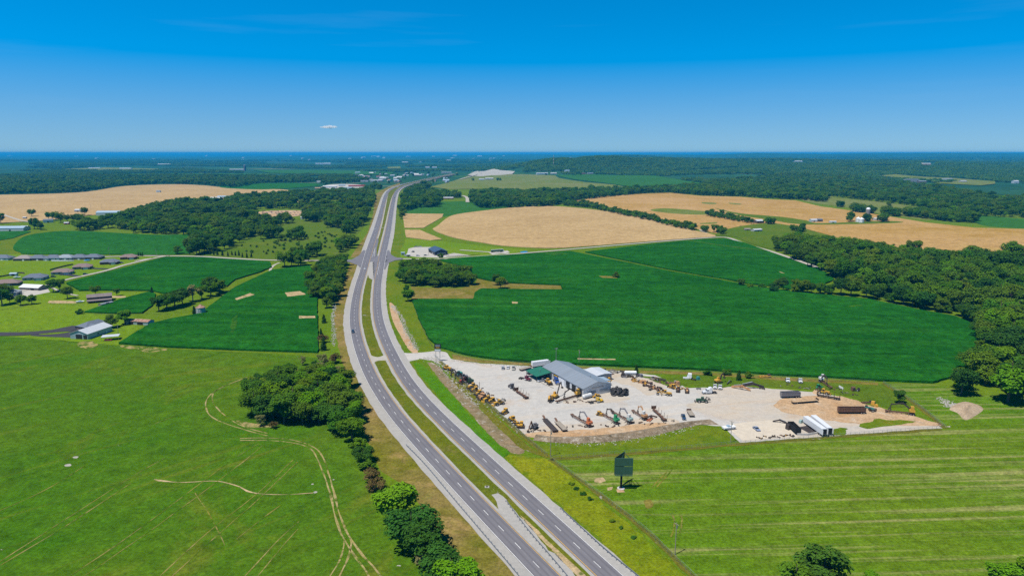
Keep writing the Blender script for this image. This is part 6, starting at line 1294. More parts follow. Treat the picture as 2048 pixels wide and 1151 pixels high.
simple_shed('garden_shed', 'small pale blue garden shed inside the wooden fence', 'shed', G(28, 551), R(10), 6.5, 4, 2.4, 'pale_blue_wall', 'light_blue_roof', .9)
pl = thing('swimming_pool', 'bright blue round pool beside the slate roofed house', 'pool', G(174, 521.5)); MB().cyl((0, 0, 0), (0, 0, 1.3), 3.4, n=20).build('wall', 'pale_blue_wall', pl); MB().cyl((0, 0, 1.25), (0, 0, 1.33), 3.2, n=20).build('water', P('pool_water', (.02, .30, .62), .15).name, pl)
fence('white board fence behind the row of houses', [(103, 522.5), (130, 522.8), (155, 522)], 3.0, 1.8, WPOST, (.4, .8, 1.2, 1.6), 'white_paint', .16, False, 'board_fence')
fence('dark board fence around the garden with the blue shed', [(-10, 556), (20, 551), (36, 546.5), (52, 548)], 3.0, 1.8, WPOST, (.4, .8, 1.2, 1.6), 'barn_wood', .16, False, 'board_fence')
fence('dark board fence behind the brown roofed lane houses', [(100, 541), (130, 533), (152, 529)], 3.0, 1.8, WPOST, (.4, .8, 1.2, 1.6), 'barn_wood', .16, False, 'board_fence')
fence('wooden post fence along the upper pasture edge', [(-5, 621), (30, 617), (55, 610), (75, 606)], 3.5, 1.3, WPOST, (.5, .95), 'wood_post', .09, False, 'post_fence')
fence('wooden post fence along the paddock below the brown barn', [(92, 606), (120, 608), (150, 610), (180, 611)], 5, 1.3, WPOST, (.6, 1.1), 'wood_post', .05, False, 'post_fence')
fence('wooden post fence above the asphalt drive', [(20, 664), (75, 660), (90, 657)], 5, 1.3, WPOST, (.6, 1.1), 'wood_post', .05, False, 'post_fence')
fence('wooden post fence in the grass above the red roofed shed', [(190, 629), (240, 630), (300, 628), (350, 630)], 6, 1.3, WPOST, (.6, 1.1), 'wood_post', .05, False, 'post_fence')
fence('low dark rail fence along the road at the blue roofed building', [(893, 513.5), (930, 512), (964, 509)], 2.4, 1.1, WPOST, (.5, .95), 'barn_wood', .12, False, 'rail_fence')
# farms further off
for nm, lab, cat, q, a, l, w, h, wm, rm in (
    ('farm_shop', 'long pale blue building at the photo edge beside the dark trees', 'building', (26, 461), 4, 44, 16, 5, 'white_wall', 'light_blue_roof'),
    ('farm_shed', 'white end shed joined beside the long pale blue building', 'shed', (50, 459), 2, 12, 12, 4.5, 'white_wall', 'white_roof'),
    ('farmhouse', 'white farmhouse with grey roof among the trees by the wheat', 'house', (97, 445), 30, 16, 11, 5, 'white_wall', 'shingle_slate'),
    ('garden_shed', 'small red and white shed in the grass by the farmhouse', 'shed', (134, 448.5), 8, 8, 6, 3, 'red_sheet', 'white_roof'),
    ('small_shed', 'tiny pale shed at the corner of the pale wheat', 'shed', (50, 437.5), 5, 6, 5, 3, 'siding_grey', 'white_roof'),
    ('barn_shed', 'long pale roofed barn showing above the hollow wood', 'barn', (219, 430), 8, 46, 18, 6, 'white_wall', 'light_blue_roof'),
    ('small_shed', 'small pale roof showing beside the long barn above the wood', 'shed', (158, 424), 5, 14, 10, 5, 'siding_grey', 'white_roof'),
    ('barn_shed', 'long white poultry shed between the trees at the wheat edge', 'shed', (392, 404), 12, 55, 14, 4.5, 'white_wall', 'white_roof'),
    ('barn_shed', 'second white poultry shed behind, right of the first', 'shed', (425, 399), 12, 45, 14, 4.5, 'white_wall', 'white_roof'),
    ('barn_shed', 'third white poultry shed, farthest right by the wheat', 'shed', (452, 396), 12, 45, 14, 4.5, 'white_wall', 'light_blue_roof'),
    ('field_cabin', 'tiny white cabin alone in the pale wheat field', 'cabin', (317.5, 385), 0, 12, 9, 6, 'white_wall', 'shingle_grey'),
    ('mobile_home', 'white roofed mobile home in the clearing of the hollow wood', 'house', (515, 460), 12, 12, 8, 3, 'white_wall', 'white_roof'),
    ('woodland_cabin', 'small white roof glimpsed inside the tall tree belt', 'cabin', (607, 438), 5, 10, 7, 4, 'white_wall', 'white_roof'),
    ('barn_shed', 'dark barn with white roof at the end of the hedge in the rusty wheat', 'barn', (1516, 446.5), 25, 17, 13, 5, 'barn_wood', 'white_roof'),
    ('farm_shed', 'white roofed shed beside the pale farm track', 'shed', (1513, 463), 25, 18, 8, 3.5, 'siding_grey', 'white_roof'),
    ('farm_shed', 'low brown shed on the pale yard at the farm track', 'shed', (1494, 461), 0, 10, 6, 3, 'brick_tan', 'weathered'),
    ('farm_shed', 'white and grey farm shed in the rusty wheat, leftmost of the trio', 'shed', (1626, 444), 5, 12, 9, 4.5, 'white_wall', 'white_roof'),
    ('farm_shed', 'dark roofed farm shed in the rusty wheat, middle of the trio', 'shed', (1637, 443.5), 3, 12, 9, 4.5, 'brick_dark', 'shingle_slate'),
    ('farm_shed', 'long low white shed in the rusty wheat, rightmost of the trio', 'shed', (1665, 446), -5, 12, 6, 3, 'white_wall', 'white_roof'),
    ('farmhouse', 'small white farmhouse beside the silo and its trees', 'house', (1752, 441), 5, 11, 8, 4, 'white_wall', 'white_roof'),
    ('long_barn', 'long low building with white roof in the green pasture behind the wheat', 'barn', (897, 398), 0, 28, 10, 4, 'brick_red', 'white_roof'),
    ('hidden_house', 'house with pale blue roof among the trees right of the far highway', 'house', (833, 387), 8, 20, 12, 5, 'white_wall', 'light_blue_roof'),
    ('hidden_house', 'house with brown roof among the trees right of the far highway', 'house', (893, 384), 20, 16, 12, 5, 'white_wall', 'shingle_brown'),
    ('hidden_house', 'house with dark blue roof beside the pale drive behind the wheat', 'house', (916, 389), 8, 22, 13, 5, 'brick_dark', 'shingle_slate'),
    ('woodland_house', 'pale roof glimpsed deep inside the woodland right of the corn', 'house', (1798, 556), 20, 12, 8, 8, 'white_wall', 'white_roof')):
    simple_shed(nm, lab, cat, G(*q), R(a), l, w, h, wm, rm)
silo('tall grey concrete silo with white dome in the rusty wheat', G(1734.5, 441), 4.0, 22, 'silo_stave', 'white_paint')
silo('white round grain bin beside the tall silo, the left one', G(1716, 444.5), 4.6, 7.5, 'white_paint', 'white_paint', False, 'grain_bin')
silo('white round grain bin beside the tall silo, the right one', G(1722.5, 445.5), 4.6, 7.5, 'white_paint', 'white_paint', False, 'grain_bin')
# far village, works and quarry
for q, l, w, h, wm, rm, lab in FARB:
    simple_shed('house' if 'house' in lab or 'home' in lab else ('barn' if 'barn' in lab or 'farm' in lab else 'warehouse'), lab, 'house' if 'house' in lab else 'building', G(*q), R(4 + (q[0] % 7) * 2), l, w, h, wm, rm, h * .3)
silo('dark far silo beside the long white barn', G(490, 342), 9, 38, 'brick_dark', 'shingle_slate')
frng = random.Random(31)
for i in range(38):
    x = frng.choice([frng.uniform(0, 1000), frng.uniform(300, 1250), frng.uniform(820, 1050)]); y = 311.5 + 16 * frng.random() ** 1.6
    p = G(x, y); k = p.y / 9000
    o = thing('building', 'tiny pale building on the blue plain near the horizon', 'building', p, frng.uniform(0, 3), 'pale buildings scattered over the far plain')
    l, w, h = frng.uniform(30, 80) * k, frng.uniform(20, 35) * k, frng.uniform(6, 11) * k
    MB().box((0, 0, h / 2), (l, w, h)).build('wall', 'faded_white', o); hip_roof(MB(), -l / 2, l / 2, -w / 2, w / 2, h, h * 1.4).build('roof', 'white_roof', o)
mp = G(1107, 331); mast = thing('radio_mast', 'tall red and white radio mast on the wooded ridge', 'mast', mp)
for k in range(6):
    MB().cyl((0, 0, k * 10.5), (0, 0, k * 10.5 + 10.5), 1.5 - k * .14, 1.36 - k * .14, n=6).build('mast_section', 'white_paint' if k % 2 else 'orange_paint', mast)
def heap(name, label, pts, h, mat, seed, cat='heap'):
    w = [G(*p) for p in pts]; c = sum(w, Vector()) / len(w); n = len(w); mb = MB(); o = MB(); rnd = random.Random(seed)
    rings = 7; w2 = catmull(w, True, 4); n = len(w2)
    for r_ in range(rings):
        k = r_ / rings
        for q in w2:
            p = q.lerp(c, k); z = h * (k ** .9) * (1 + .35 * noise.noise(p * (1.2 / max(3, h)) + Vector((seed, 0, 0)))) if r_ else -.1
            mb.v.append((p.x - c.x, p.y - c.y, z + H(p.x, p.y) - c.z))
    mb.v.append((0, 0, h * .95)); m = len(mb.v) - 1
    for r_ in range(rings - 1):
        for i in range(n): mb.f.append((r_ * n + i, r_ * n + (i + 1) % n, (r_ + 1) * n + (i + 1) % n, (r_ + 1) * n + i))
    mb.f += [((rings - 1) * n + i, (rings - 1) * n + (i + 1) % n, m) for i in range(n)]
    return tag(mb.build(name, mat, None, False, c), label, cat)
heap('stone_heap', 'grey cone of crushed stone at the far quarry, leftmost heap', [(943, 350), (955, 351), (968, 350), (960, 345), (948, 345)], 17, 'quarry_stone', 1)
heap('stone_heap', 'long pale ridge of crushed stone at the far quarry', [(968, 352), (1000, 352), (1022, 349), (1012, 345), (980, 346)], 11, 'quarry_stone', 2)
heap('stone_heap', 'far grey stone bank behind the quarry heaps', [(968, 345), (1000, 345), (1005, 341), (975, 341)], 15, 'quarry_stone', 3)
heap('sand_heap', 'tan earth heap in the grass beyond the east fence', [(1898, 818), (1908, 808), (1930, 802), (1955, 808), (1968, 818), (1950, 832), (1930, 840), (1915, 826)], 2.6, 'sand_heap', 4, 'earth heap')
# rough bank along the south edge of the yard
def bank():
    a = line([(1072, 868), (1110, 873), (1180, 871), (1250, 864), (1310, 854), (1370, 843), (1420, 838)], 1.2, 3); b = line([(1066, 880), (1110, 885), (1190, 885), (1270, 877), (1340, 863), (1392, 850), (1440, 849)], 1.2, 3)
    n = min(len(a), len(b)); m = 9; mb = MB()
    for i in range(n):
        p, q = a[int(i * (len(a) - 1) / (n - 1))], b[int(i * (len(b) - 1) / (n - 1))]
        for j in range(m):
            t = j / (m - 1); s = p.lerp(q, t); z = 1.2 * math.sin(math.pi * t ** 1.3) ** 1.2 * (1 + .7 * noise.noise(s * .35) + .4 * noise.noise(s * 1.1)) * min(1, i / 8, (n - 1 - i) / 12) + .13
            mb.v.append((s.x, s.y, max(z, .08)))
    mb.f = [(i * m + j, (i + 1) * m + j, (i + 1) * m + j + 1, i * m + j + 1) for i in range(n - 1) for j in range(m - 1)]
    tag(mb.build('earth_bank', 'bank_rubble'), None, None, None, 'structure')
land('bank_rubble', (.30, .22, .15), (.15, .115, .07), (.45, .38, .31), sc=(.10, .4, 1.8), bump=1.0, bd=.6, spots=[((.52, .46, .40), .28, .54, .64, .85), ((.10, .12, .035), .16, .60, .7, .6)])
bank()
def rocks(name, label, pts, wid, n, seed, rlo=.25, rhi=.9):
    rnd = random.Random(seed); p = line(pts, 1.0, 2); mb = MB()
    for _ in range(n):
        q = rnd.choice(p) + Vector((rnd.gauss(0, wid), rnd.gauss(0, wid), 0)); r_ = rnd.uniform(rlo, rhi) * rnd.uniform(.6, 1); vv = []
        for x, y, z in ((1, 0, 0), (-1, 0, 0), (0, 1, 0), (0, -1, 0), (0, 0, 1), (0, 0, -.4)): vv.append((q.x + x * r_ * rnd.uniform(.7, 1.3), q.y + y * r_ * rnd.uniform(.7, 1.3), .12 + z * r_ * rnd.uniform(.5, .9)))
        mb.add(vv, [(0, 2, 4), (2, 1, 4), (1, 3, 4), (3, 0, 4), (2, 0, 5), (1, 2, 5), (3, 1, 5), (0, 3, 5)])
    return tag(mb.build(name, 'rock'), label, 'rocks', None, 'stuff')
rocks('rubble', 'line of pale rip rap stones in the ditch right of the highway', [(787, 612), (793, 622), (805, 638), (808, 655), (816, 668), (825, 682), (834, 700)], 1.2, 420, 1)
rocks('rubble', 'line of pale rip rap stones left of the highway below the trees', [(671, 606), (666, 630), (667, 650), (669, 670), (669, 690)], .9, 260, 2)
rocks('rubble', 'broken pale rocks spilled down the bank beside the yard entrance', [(842, 716), (868, 720), (885, 738), (897, 752), (930, 784), (955, 812)], 2.2, 420, 3, .2, .75)
rocks('rubble', 'pale rocks along the yard edge above the road bank', [(905, 735), (930, 760), (960, 795), (1010, 838), (1045, 866)], 1.6, 260, 4, .15, .5)
rocks('rubble', 'pale stones along the south bank of the yard', [(1080, 882), (1190, 884), (1270, 876), (1340, 862), (1390, 850)], 2.0, 320, 5, .15, .6)
rocks('rubble', 'stones lining the far side of the yard beside the corn', [(905, 720), (960, 727), (1050, 733)], .9, 160, 6, .15, .5)
rocks('rubble', 'small stones washed over the gravel in the highway median', [(985, 975), (1000, 995), (1030, 1030), (1070, 1075)], 1.2, 160, 7, .08, .25)
rocks('rubble', 'pale rubble dumped beside the tan earth heap', [(1888, 800), (1897, 804), (1902, 812)], 2.2, 90, 8, .3, 1.1)
vlr = random.Random(71)
for i in range(44):
    x, y = vlr.uniform(700, 905), vlr.uniform(346, 366)
    if abs((368 - y) * 4.6 + 815 - x) < 22: continue
    simple_shed('house', 'small pale house among the trees of the far village beside the highway', 'house', G(x, y), vlr.uniform(0, 3), vlr.uniform(18, 34), vlr.uniform(12, 18), vlr.uniform(4, 7), vlr.choice(['white_wall', 'siding_grey', 'brick_tan']), vlr.choice(['white_roof', 'faded_white', 'shingle_grey', 'shingle_brown', 'light_blue_roof']), 4, 'houses of the far village')
# ------------------------------------------------------------------ road furniture
guardrail('long steel guardrail on the outer shoulder beside the dry verge', [(812, 891), (850, 930), (900, 990), (955, 1055), (1000, 1108), (1036, 1151), (1075, 1200)], -.3)
guardrail('steel guardrail slanting across the gravel median', [(1013, 1003), (1035, 1033), (1062, 1068), (1095, 1106), (1134, 1152), (1160, 1185)], .3)
guardrail('steel guardrail on the outer shoulder beside the yellow green bank', [(1122, 1018), (1168, 1061), (1214, 1103), (1275, 1152), (1310, 1183)], .3)
fence('chain link fence along the road side of the yard', [(868, 712), (905, 745), (950, 787), (1010, 841), (1060, 884), (1100, 917)], 2.6, 1.8)
fence('chain link fence along the south side of the yard', [(1101, 918), (1180, 913), (1330, 901), (1480, 888), (1650, 875), (1890, 857)], 2.4, 1.8)
fence('chain link fence along the east end of the yard', [(1890, 856), (1830, 808), (1762, 764)], 2.6, 1.8)
fence('chain link fence running down between the bank and the mown field', [(1101, 919), (1180, 976), (1290, 1061), (1340, 1110), (1400, 1166), (1440, 1210)], 2.6, 1.6)
fence('chain link fence between the yard margin and the corn', [(905, 710), (960, 722), (1090, 731), (1180, 737), (1280, 742), (1413, 747), (1555, 757), (1760, 766)], 3.2, 1.5)
fence('thin wire fence beside the corn above the rip rap ditch', [(826, 606), (840, 645), (862, 690), (880, 704)], 3.0, 1.3, FPOST, (.5, .9, 1.25), 'dark_steel', .03, False, 'wire_fence')
pole('tall pole with two crossarms at the fence corner below the yard', G(1101, 912), 12.5, 1, False, ang((1101, 912), (1200, 905)))
pole('tall pole at the fence down by the bottom of the mown field', G(1350, 1108), 11.5, 1, False, .6)
pole('pole with lamp rising behind the workshop roof', G(1112, 729), 11, 1, True, 1.2, 'galv')
pole('pole with crossarm in the corn gap behind the workshop', G(1158, 728), 9.5, 1, False, .4)
pole('dark pole beside the white boat at the pad fence', G(1461, 884), 10.5, 1, False, .8)
pole('pole behind the entrance sign at the corn edge', G(880, 714), 9, 0, True, 2.6, 'galv')
for i, (q, h, lab) in enumerate((((219, 511), 11, 'pale street pole beside the county road above the houses'), ((230, 532), 7, 'short pole on the lawn of the brick house'), ((237, 670), 8, 'thin pole beside the white carport'), ((313, 512), 9, 'thin pole where the lane meets the county road'),
        ((6, 612), 10, 'wooden pole in front of the dark trees at the photo edge'), ((138, 553), 7, 'short pole on the lawn of the long brown roofed house'), ((857, 512), 10, 'thin pole on the lot of the blue roofed building'), ((182, 419), 12, 'thin pole at the edge of the pale wheat, left one'), ((204, 418), 12, 'thin pole at the edge of the pale wheat, right one'))): pole(lab, G(*q), h, 1, False, i)
# two post sign at the yard entrance
s_ = thing('entrance_sign', 'tall two post sign with dark panel over a pale panel at the yard entrance', 'sign', G(876, 722), R(-6))
for x in (-1.3, 1.3): MB().cyl((x, 0, -.3), (x, 0, 8.8), .13, n=8).build('post', 'galv', s_)
b_ = MB().box((0, -.16, 10.0), (4.2, .25, 3.0)).build('upper_panel', 'black_opening', s_); MB().box((0, -.30, 10.4), (3.2, .04, 1.1)).build('emblem', 'rail_steel', b_); MB().box((0, -.30, 9.2), (2.4, .04, .55)).build('lettering', 'yellow_paint', b_)
b_ = MB().box((0, -.16, 7.3), (4.2, .25, 1.5)).build('lower_panel', 'rail_steel', s_); MB().box((0, -.30, 7.3), (3.6, .04, 1.0)).build('board_face', 'white_paint', b_)
# billboard
ribbed('sign_green', (.050, .125, .085), 0, 1.2, .5, .1, .05)
P('sign_green_dark', (.012, .05, .045), .5)
o = thing('billboard', 'dark green two storey V shaped billboard on a single post in the mown field', 'billboard', G(1242, 976))
MB().cyl((0, 0, -.4), (0, 0, 13.0), .42, n=14).build('post', 'black_opening', o)
for z in (8.0, 11.6):
    MB().box((.65, -.9, z), (7.2, .25, 3.3)).build('front_panel', 'sign_green', o)
    MB().add([(x, y, z + dz) for dz in (-1.65, 1.65) for x, y in ((-3.0, -.72), (-2.85, -.5), (1.9, 5.0), (1.7, 5.15))], [(0, 1, 2, 3), (7, 6, 5, 4), (0, 4, 5, 1), (1, 5, 6, 2), (2, 6, 7, 3), (3, 7, 4, 0)]).build('rear_panel', 'sign_green_dark', o)
fr = MB(); [fr.bar((-2.5, -.5, z), (3.6, -.6, z), .22) for z in (6.8, 9.2, 10.4, 12.8)]; [fr.bar((0, 0, z), (1.2, 4.0, z), .2) for z in (7.0, 9.2, 10.6, 12.6)]; [fr.bar((3.2, -.6, z), (1.8, 4.8, z), .14) for z in (9.2, 12.8)]; fr.build('frame', 'sign_green_dark', o)
MB().box((.6, -1.5, 6.25), (7.0, .8, .08)).build('walkway', 'sign_green_dark', o); MB().cyl((0, 0, 0), (0, 0, .25), 1.5, n=14).build('footing', 'concrete', o)
d_ = thing('drain_box', 'concrete drain box in the grass of the median', 'drain', G(974, 974)); MB().box((0, 0, .15), (1.7, 1.4, .5)).build('box', 'concrete', d_); MB().box((0, 0, .42), (1.1, .9, .06)).build('grating', 'dark_steel', d_)
c_ = thing('culvert_end', 'small pale concrete culvert head in the median grass', 'culvert', G(729, 631)); MB().box((0, 0, .25), (2.6, .5, .7)).build('head_wall', 'concrete', c_); MB().cyl((0, -.28, .25), (0, -.24, .25), .22, n=10).build('pipe_mouth', 'black_opening', c_)

# ------------------------------------------------------------------ traffic and parked cars
def lane_at(path, q, s):
    p = G(*q); i = min(range(len(path) - 1), key=lambda k: (path[k] - p).length); d = path[i + 1] - path[i]
    z = off_of(p, 11) + H(p.x, p.y); return Vector((p.x, p.y, z)), math.atan2(d.y, d.x) + (math.pi if s < 0 else 0)
WHITE, SILV, BLACK, NAVY, GREY_ = (.74, .75, .76), (.40, .42, .44), (.018, .02, .024), (.02, .04, .09), (.15, .16, .17)
for path, q, s, rgb, k, lab in ((LD, (706, 665), -1, (.03, .06, .10), 'suv', 'dark blue car on the near bend of the highway'), (LD, (729.5, 539.5), -1, WHITE, 'suv', 'white car just below the road junction'), (LD, (750, 459.5), -1, WHITE, 'suv', 'white car on the highway north of the junction'),
        (RD, (788.5, 397.5), 1, BLACK, 'suv', 'dark car on the far straight of the highway'), (LD, (768.5, 396), -1, WHITE, 'sedan', 'pale car on the far straight of the highway'), (LD, (779, 381), -1, SILV, 'sedan', 'silver car on the farthest bend of the highway')):
    p, a = lane_at(path, q, s); car(lab, p, a, rgb, k)
for q, r_, rgb, k, lab in (((1006, 737), ang((1006, 737), (1006, 728)), SILV, 'suv', 'silver car parked by the corn, leftmost of the three'), ((1016, 736), ang((1016, 736), (1017, 728)), WHITE, 'sedan', 'white car parked by the corn, middle of the three'),
        ((1027, 738), ang((1027, 738), (1027, 745)), (.42, .40, .34), 'pickup', 'beige pickup parked by the corn, rightmost of the three'), ((1084, 762), ang((1077, 763), (1095, 759)), WHITE, 'pickup', 'white pickup in front of the porch'),
        ((1513, 859), ang((1507, 854), (1520, 864)), (.25, .30, .42), 'sedan', 'silver blue car alone on the pale pad'), ((1061, 747), ang((1058, 748), (1066, 745)), BLACK, 'suv', 'dark car in the shade of the green porch'),
        ((1367, 836), ang((1366, 828), (1370, 838)), (.03, .07, .14), 'pickup', 'dark blue pickup with long flat bed at the yard bank'),
        ((826, 504), 2.4, BLACK, 'suv', 'dark car on the pale lot of the blue roofed building, left one'), ((851, 511), 0.2, BLACK, 'sedan', 'dark car on the pale lot of the blue roofed building, nearest the building'), ((836, 512), .2, SILV, 'suv', 'silver car on the pale lot beside the road'),
        ((832, 494), 0.1, GREY_, 'pickup', 'grey pickup at the far edge of the pale lot, left one'), ((840, 494), 0.1, SILV, 'pickup', 'silver pickup at the far edge of the pale lot, right one'), ((812, 512), .1, WHITE, 'suv', 'white car at the corner of the pale lot by the road'),
        ((171, 549), .4, BLACK, 'suv', 'black car on the drive beside the estate lane'), ((37, 588.5), .2, BLACK, 'pickup', 'dark pickup on the pale parking area'), ((158, 655), .3, (.05, .07, .10), 'suv', 'dark car on the asphalt beside the dark slate house'),
        ((164, 657), .3, (.05, .08, .13), 'pickup', 'dark pickup on the asphalt next to the dark car'), ((217, 681), .1, (.30, .03, .05), 'sedan', 'red car parked at the front of the carport'), ((178, 652), .8, WHITE, 'suv', 'white car in front of the dark slate house'),
        ((107, 554), .2, BLACK, 'suv', 'dark car beside the pale house with slate roof'), ((243, 526), .2, GREY_, 'suv', 'grey car beside the second brick house of the lane')):
    car(lab, G(*q), r_, rgb, k)
for q, lab in (((160, 605), 'small white boat on a trailer beside the brown barn'), ((34, 556), 'white and blue boat parked beside the garden fence'), ((1457, 858), 'white boat hull at the corner of the pale pad')):
    o = thing('boat', lab, 'boat', G(*q), .3); MB().ext([(-3.0, .7), (2.2, .6), (3.4, 1.5), (-3.0, 1.5)], -1.1, 1.1, -.25).build('hull', 'white_paint', o); MB().ext([(-1.0, 1.45), (1.4, 1.45), (.4, 2.2), (-.9, 2.2)], -.8, .8, .15).build('windscreen', 'light_blue_roof', o)
    for y in (-.9, .9): MB().cyl((-.6, y - .1, .35), (-.6, y + .1, .35), .35, n=12).build('trailer_wheel', 'rubber', o)
crng = random.Random(3)
CARS = [car('car packed in the far salvage lot inside the wood', G(540, 427), 0, c, 'sedan', 'cars packed in the far salvage lot') for c in (WHITE, SILV, NAVY, (.3, .05, .04), GREY_)]
for i, o in enumerate(CARS): o.location = G(540 + i * 12, 423.5)
for i in range(52):
    src = CARS[i % 5]; c = src.copy(); COL.objects.link(c); c.location = G(crng.uniform(524, 603), crng.uniform(421.5, 430)); c.rotation_euler = (0, 0, crng.choice([0.1, 1.6, .4]))
    for ch in src.children:
        d = ch.copy(); COL.objects.link(d); d.parent = c
# ------------------------------------------------------------------ the yard's trucks and machines
def at(p, q): m, l, a = span(p, q); return m, l, a
m, l, a = at((1062, 762), (1040, 757)); semi('burgundy semi tractor without trailer standing in the gravel', m, a + math.pi, (.16, .025, .045), True, False)
m, l, a = at((1034, 782), (1020, 773)); semi('dark grey semi tractor hitched to the empty log trailer', G(1025, 777), a, (.10, .085, .09), True, False)
m, l, a = at((1056, 799), (1031, 783)); trailer('brown log trailer with upright stakes behind the grey tractor', m, a + math.pi, 12.5, 'log', 'rust').rotation_euler.z = a
m, l, a = at((1110, 761), (1116, 770)); semi('blue semi tractor parked against the workshop wall', m, a, (.03, .08, .30))
m, l, a = at((1182, 806), (1204, 803)); semi('bright yellow semi tractor in front of the workshop gable', m, a, (.85, .53, .02), True, False)
m, l, a = at((1432, 786), (1403, 787)); semi('white semi tractor with high sleeper in the middle of the yard', m, a, (.76, .77, .78))
m, l, a = at((1360, 825), (1370, 839))
m, l, a = at((1092, 763), (1100, 769)); skidder('yellow tracked forklift between the white pickup and blue tractor', m, a, YEL, None, 'forklift', False, True)
for q, lab in (((1095, 771), 'loose timber beam on the gravel in front of the blue tractor'),):
    o = thing('timber_beam', lab, 'beam', G(*q), ang((1072, 764), (1104, 778))); MB().box((0, 0, .15), (11, .35, .3)).build('beam', 'weathered', o)
skidder('small yellow loader alone at the yard entrance, first of the row', G(894, 739), ang((886, 738), (900, 741)), YEL, None, 'wheel_loader', False, True)
excavator('teal machine with dark boom, top one of the coloured group by the fence', G(917, 751), ang((918, 751), (908, 753)), 'teal_paint', [(.9, -.3, 1.7), (2.6, -.3, 4.2), (4.6, -.3, 3.4), (4.8, -.3, 1.4)], group=None)
excavator('grey machine with folded boom, second of the coloured group by the fence', G(928, 757), ang((930, 757), (916, 758)), 'grey_paint', [(.9, -.3, 1.7), (3.2, -.3, 4.4), (5.2, -.3, 2.8), (5.0, -.3, 1.2)])
skidder('red skidder, third of the coloured group by the fence', G(929, 764), ang((934, 763), (920, 766)), 'red_paint')
excavator('green excavator facing the road, lowest of the coloured group by the fence', G(939, 766), ang((944, 765), (924, 770)), 'dark_green_paint', [(.9, -.3, 1.7), (2.2, -.3, 4.6), (4.8, -.3, 3.2), (5.2, -.3, 1.0)])
dozer('yellow bulldozer below the green excavator, upper of the fence dozers', G(950, 782), ang((956, 781), (940, 784)))
dozer('yellow bulldozer below the green excavator, lower of the fence dozers', G(958, 789), ang((964, 788), (950, 793)))
skidder('tan yellow skidder with raised arch below the fence dozers', G(968, 797), ang((973, 796), (962, 800)), 'tan_orange')
dozer('old yellow dozer between the tan skidder and the grapple skidder', G(984, 804), ang((989, 803), (978, 806)))
skidder('yellow skidder at the lower end of the fence row', G(998, 809), ang((1003, 809), (990, 812)), YEL)
dozer('rusty yellow dozer squeezed between the lower fence dozer and the tan skidder', G(963, 795), ang((969, 794), (955, 798)), 'tan_orange')
skidder('yellow skidder without grapple between the old dozer and the tan skidder', G(976, 801), ang((981, 800), (970, 804)), YEL, None, 'skidder', False)
dozer('yellow dozer parked just above the motor grader at the fence', G(1010, 826), ang((1016, 825), (1004, 830)))
skidder('yellow loader tucked behind the two fence dozers', G(946, 775), ang((952, 774), (938, 778)), YEL, None, 'wheel_loader', False, True)
pp = thing('steel_post', 'thin dark post standing beside the yellow bulldozers', 'post', G(959, 784)); MB().cyl((0, 0, 0), (0, 0, 6.0), .12, n=8).build('post', 'dark_steel', pp)
excavator('yellow excavator facing the camera in front of the bay doors', G(1101, 801), ang((1101, 801), (1100, 806)), YEL, [(.9, 0, 1.7), (2.2, 0, 3.6), (3.6, 0, 2.2), (3.2, 0, .8)])
excavator('yellow crane cab machine with tall dark boom before the bay doors', G(1111, 795), ang((1108, 795), (1122, 787)), YEL, [(.9, -.3, 1.7), (4.0, -.3, 6.8), (5.2, -.3, 7.4), (6.6, -.3, 4.2)])
m, l, a = at((1158, 792), (1112, 806)); log_loader('long rusty trailer with yellow log loader beside the last bay door', m, a, l, YEL)
tank('white water tank lying beside the workshop gable', G(1174, 796), ang((1166, 797), (1184, 792)), 5.2, 1.15)
skidder('small yellow machine next to the white water tank', G(1192, 794), ang((1186, 795), (1200, 792)), YEL, None, 'skid_loader', False, True).scale = (.7, .7, .7)
g_ = grader('yellow motor grader standing at the road side corner of the yard', G(1026, 843), ang((1016, 836), (1036, 850)))
dozer('yellow bulldozer seen from behind near the yard corner', G(1043, 853), ang((1043, 853), (1042, 860)), YEL)
skidder('yellow and rusty dozer blade machine behind the motor grader', G(1035, 852), ang((1035, 852), (1040, 857)), YEL, None, 'wheel_loader', False, True).scale = (.75, .75, .75)
excavator('dark machine with arm reaching down beside the rusty trailer', G(1068, 857), ang((1068, 857), (1060, 863)), 'grey_paint', [(.9, -.3, 1.8), (2.2, -.3, 4.4), (4.2, -.3, 2.6), (5.4, -.3, .9)], boom_m='rust')
m, l, a = at((1112, 866), (1088, 840)); trailer('rusty red lowboy trailer at the yard bank', m, a, l * .92, 'low', 'rust', None, 'dark_steel')
m, l, a = at((1131, 864), (1113, 846)); trailer('brown plank trailer at the yard bank beside the rusty one', m, a, l * .95, 'low', 'rust', None, 'weathered')
for p, q, col, lab, bm in (((1182, 855), (1143, 832), 'orange_paint', 'orange log loader on its trailer, first of the row at the bank', 'grey_paint'), ((1236, 849), (1197, 826), 'green_paint', 'bright green log loader on its trailer, second of the row', 'dark_steel'),
        ((1263, 848), (1223, 825), 'pale_teal', 'teal and white log loader on its trailer, third of the row', 'grey_paint'), ((1292, 841), (1265, 824), 'tan_orange', 'worn orange log loader on its trailer, fourth of the row', 'tan_orange')):
    m, l, a = at(p, q); log_loader(lab, m, a, min(l, 19), col, boom_m=bm, cab='side' if col in ('pale_teal', 'tan_orange') else 'top')
m, l, a = at((1330, 843), (1307, 821)); trailer('empty rusty pole trailer, last of the row at the bank', m, a, min(l, 17), 'log', 'rust')
scrap('rusty boom lying behind the worn orange log loader', G(1302, 836), .2, 'boom', 'rust', None, 1.3); scrap('orange scrap frame behind the worn orange log loader', G(1300, 840), 1.0, 'frame', 'orange_paint')
dozer('small yellow dozer in front of the green log loader', G(1199, 830), ang((1199, 830), (1206, 831)), YEL, None, .8)
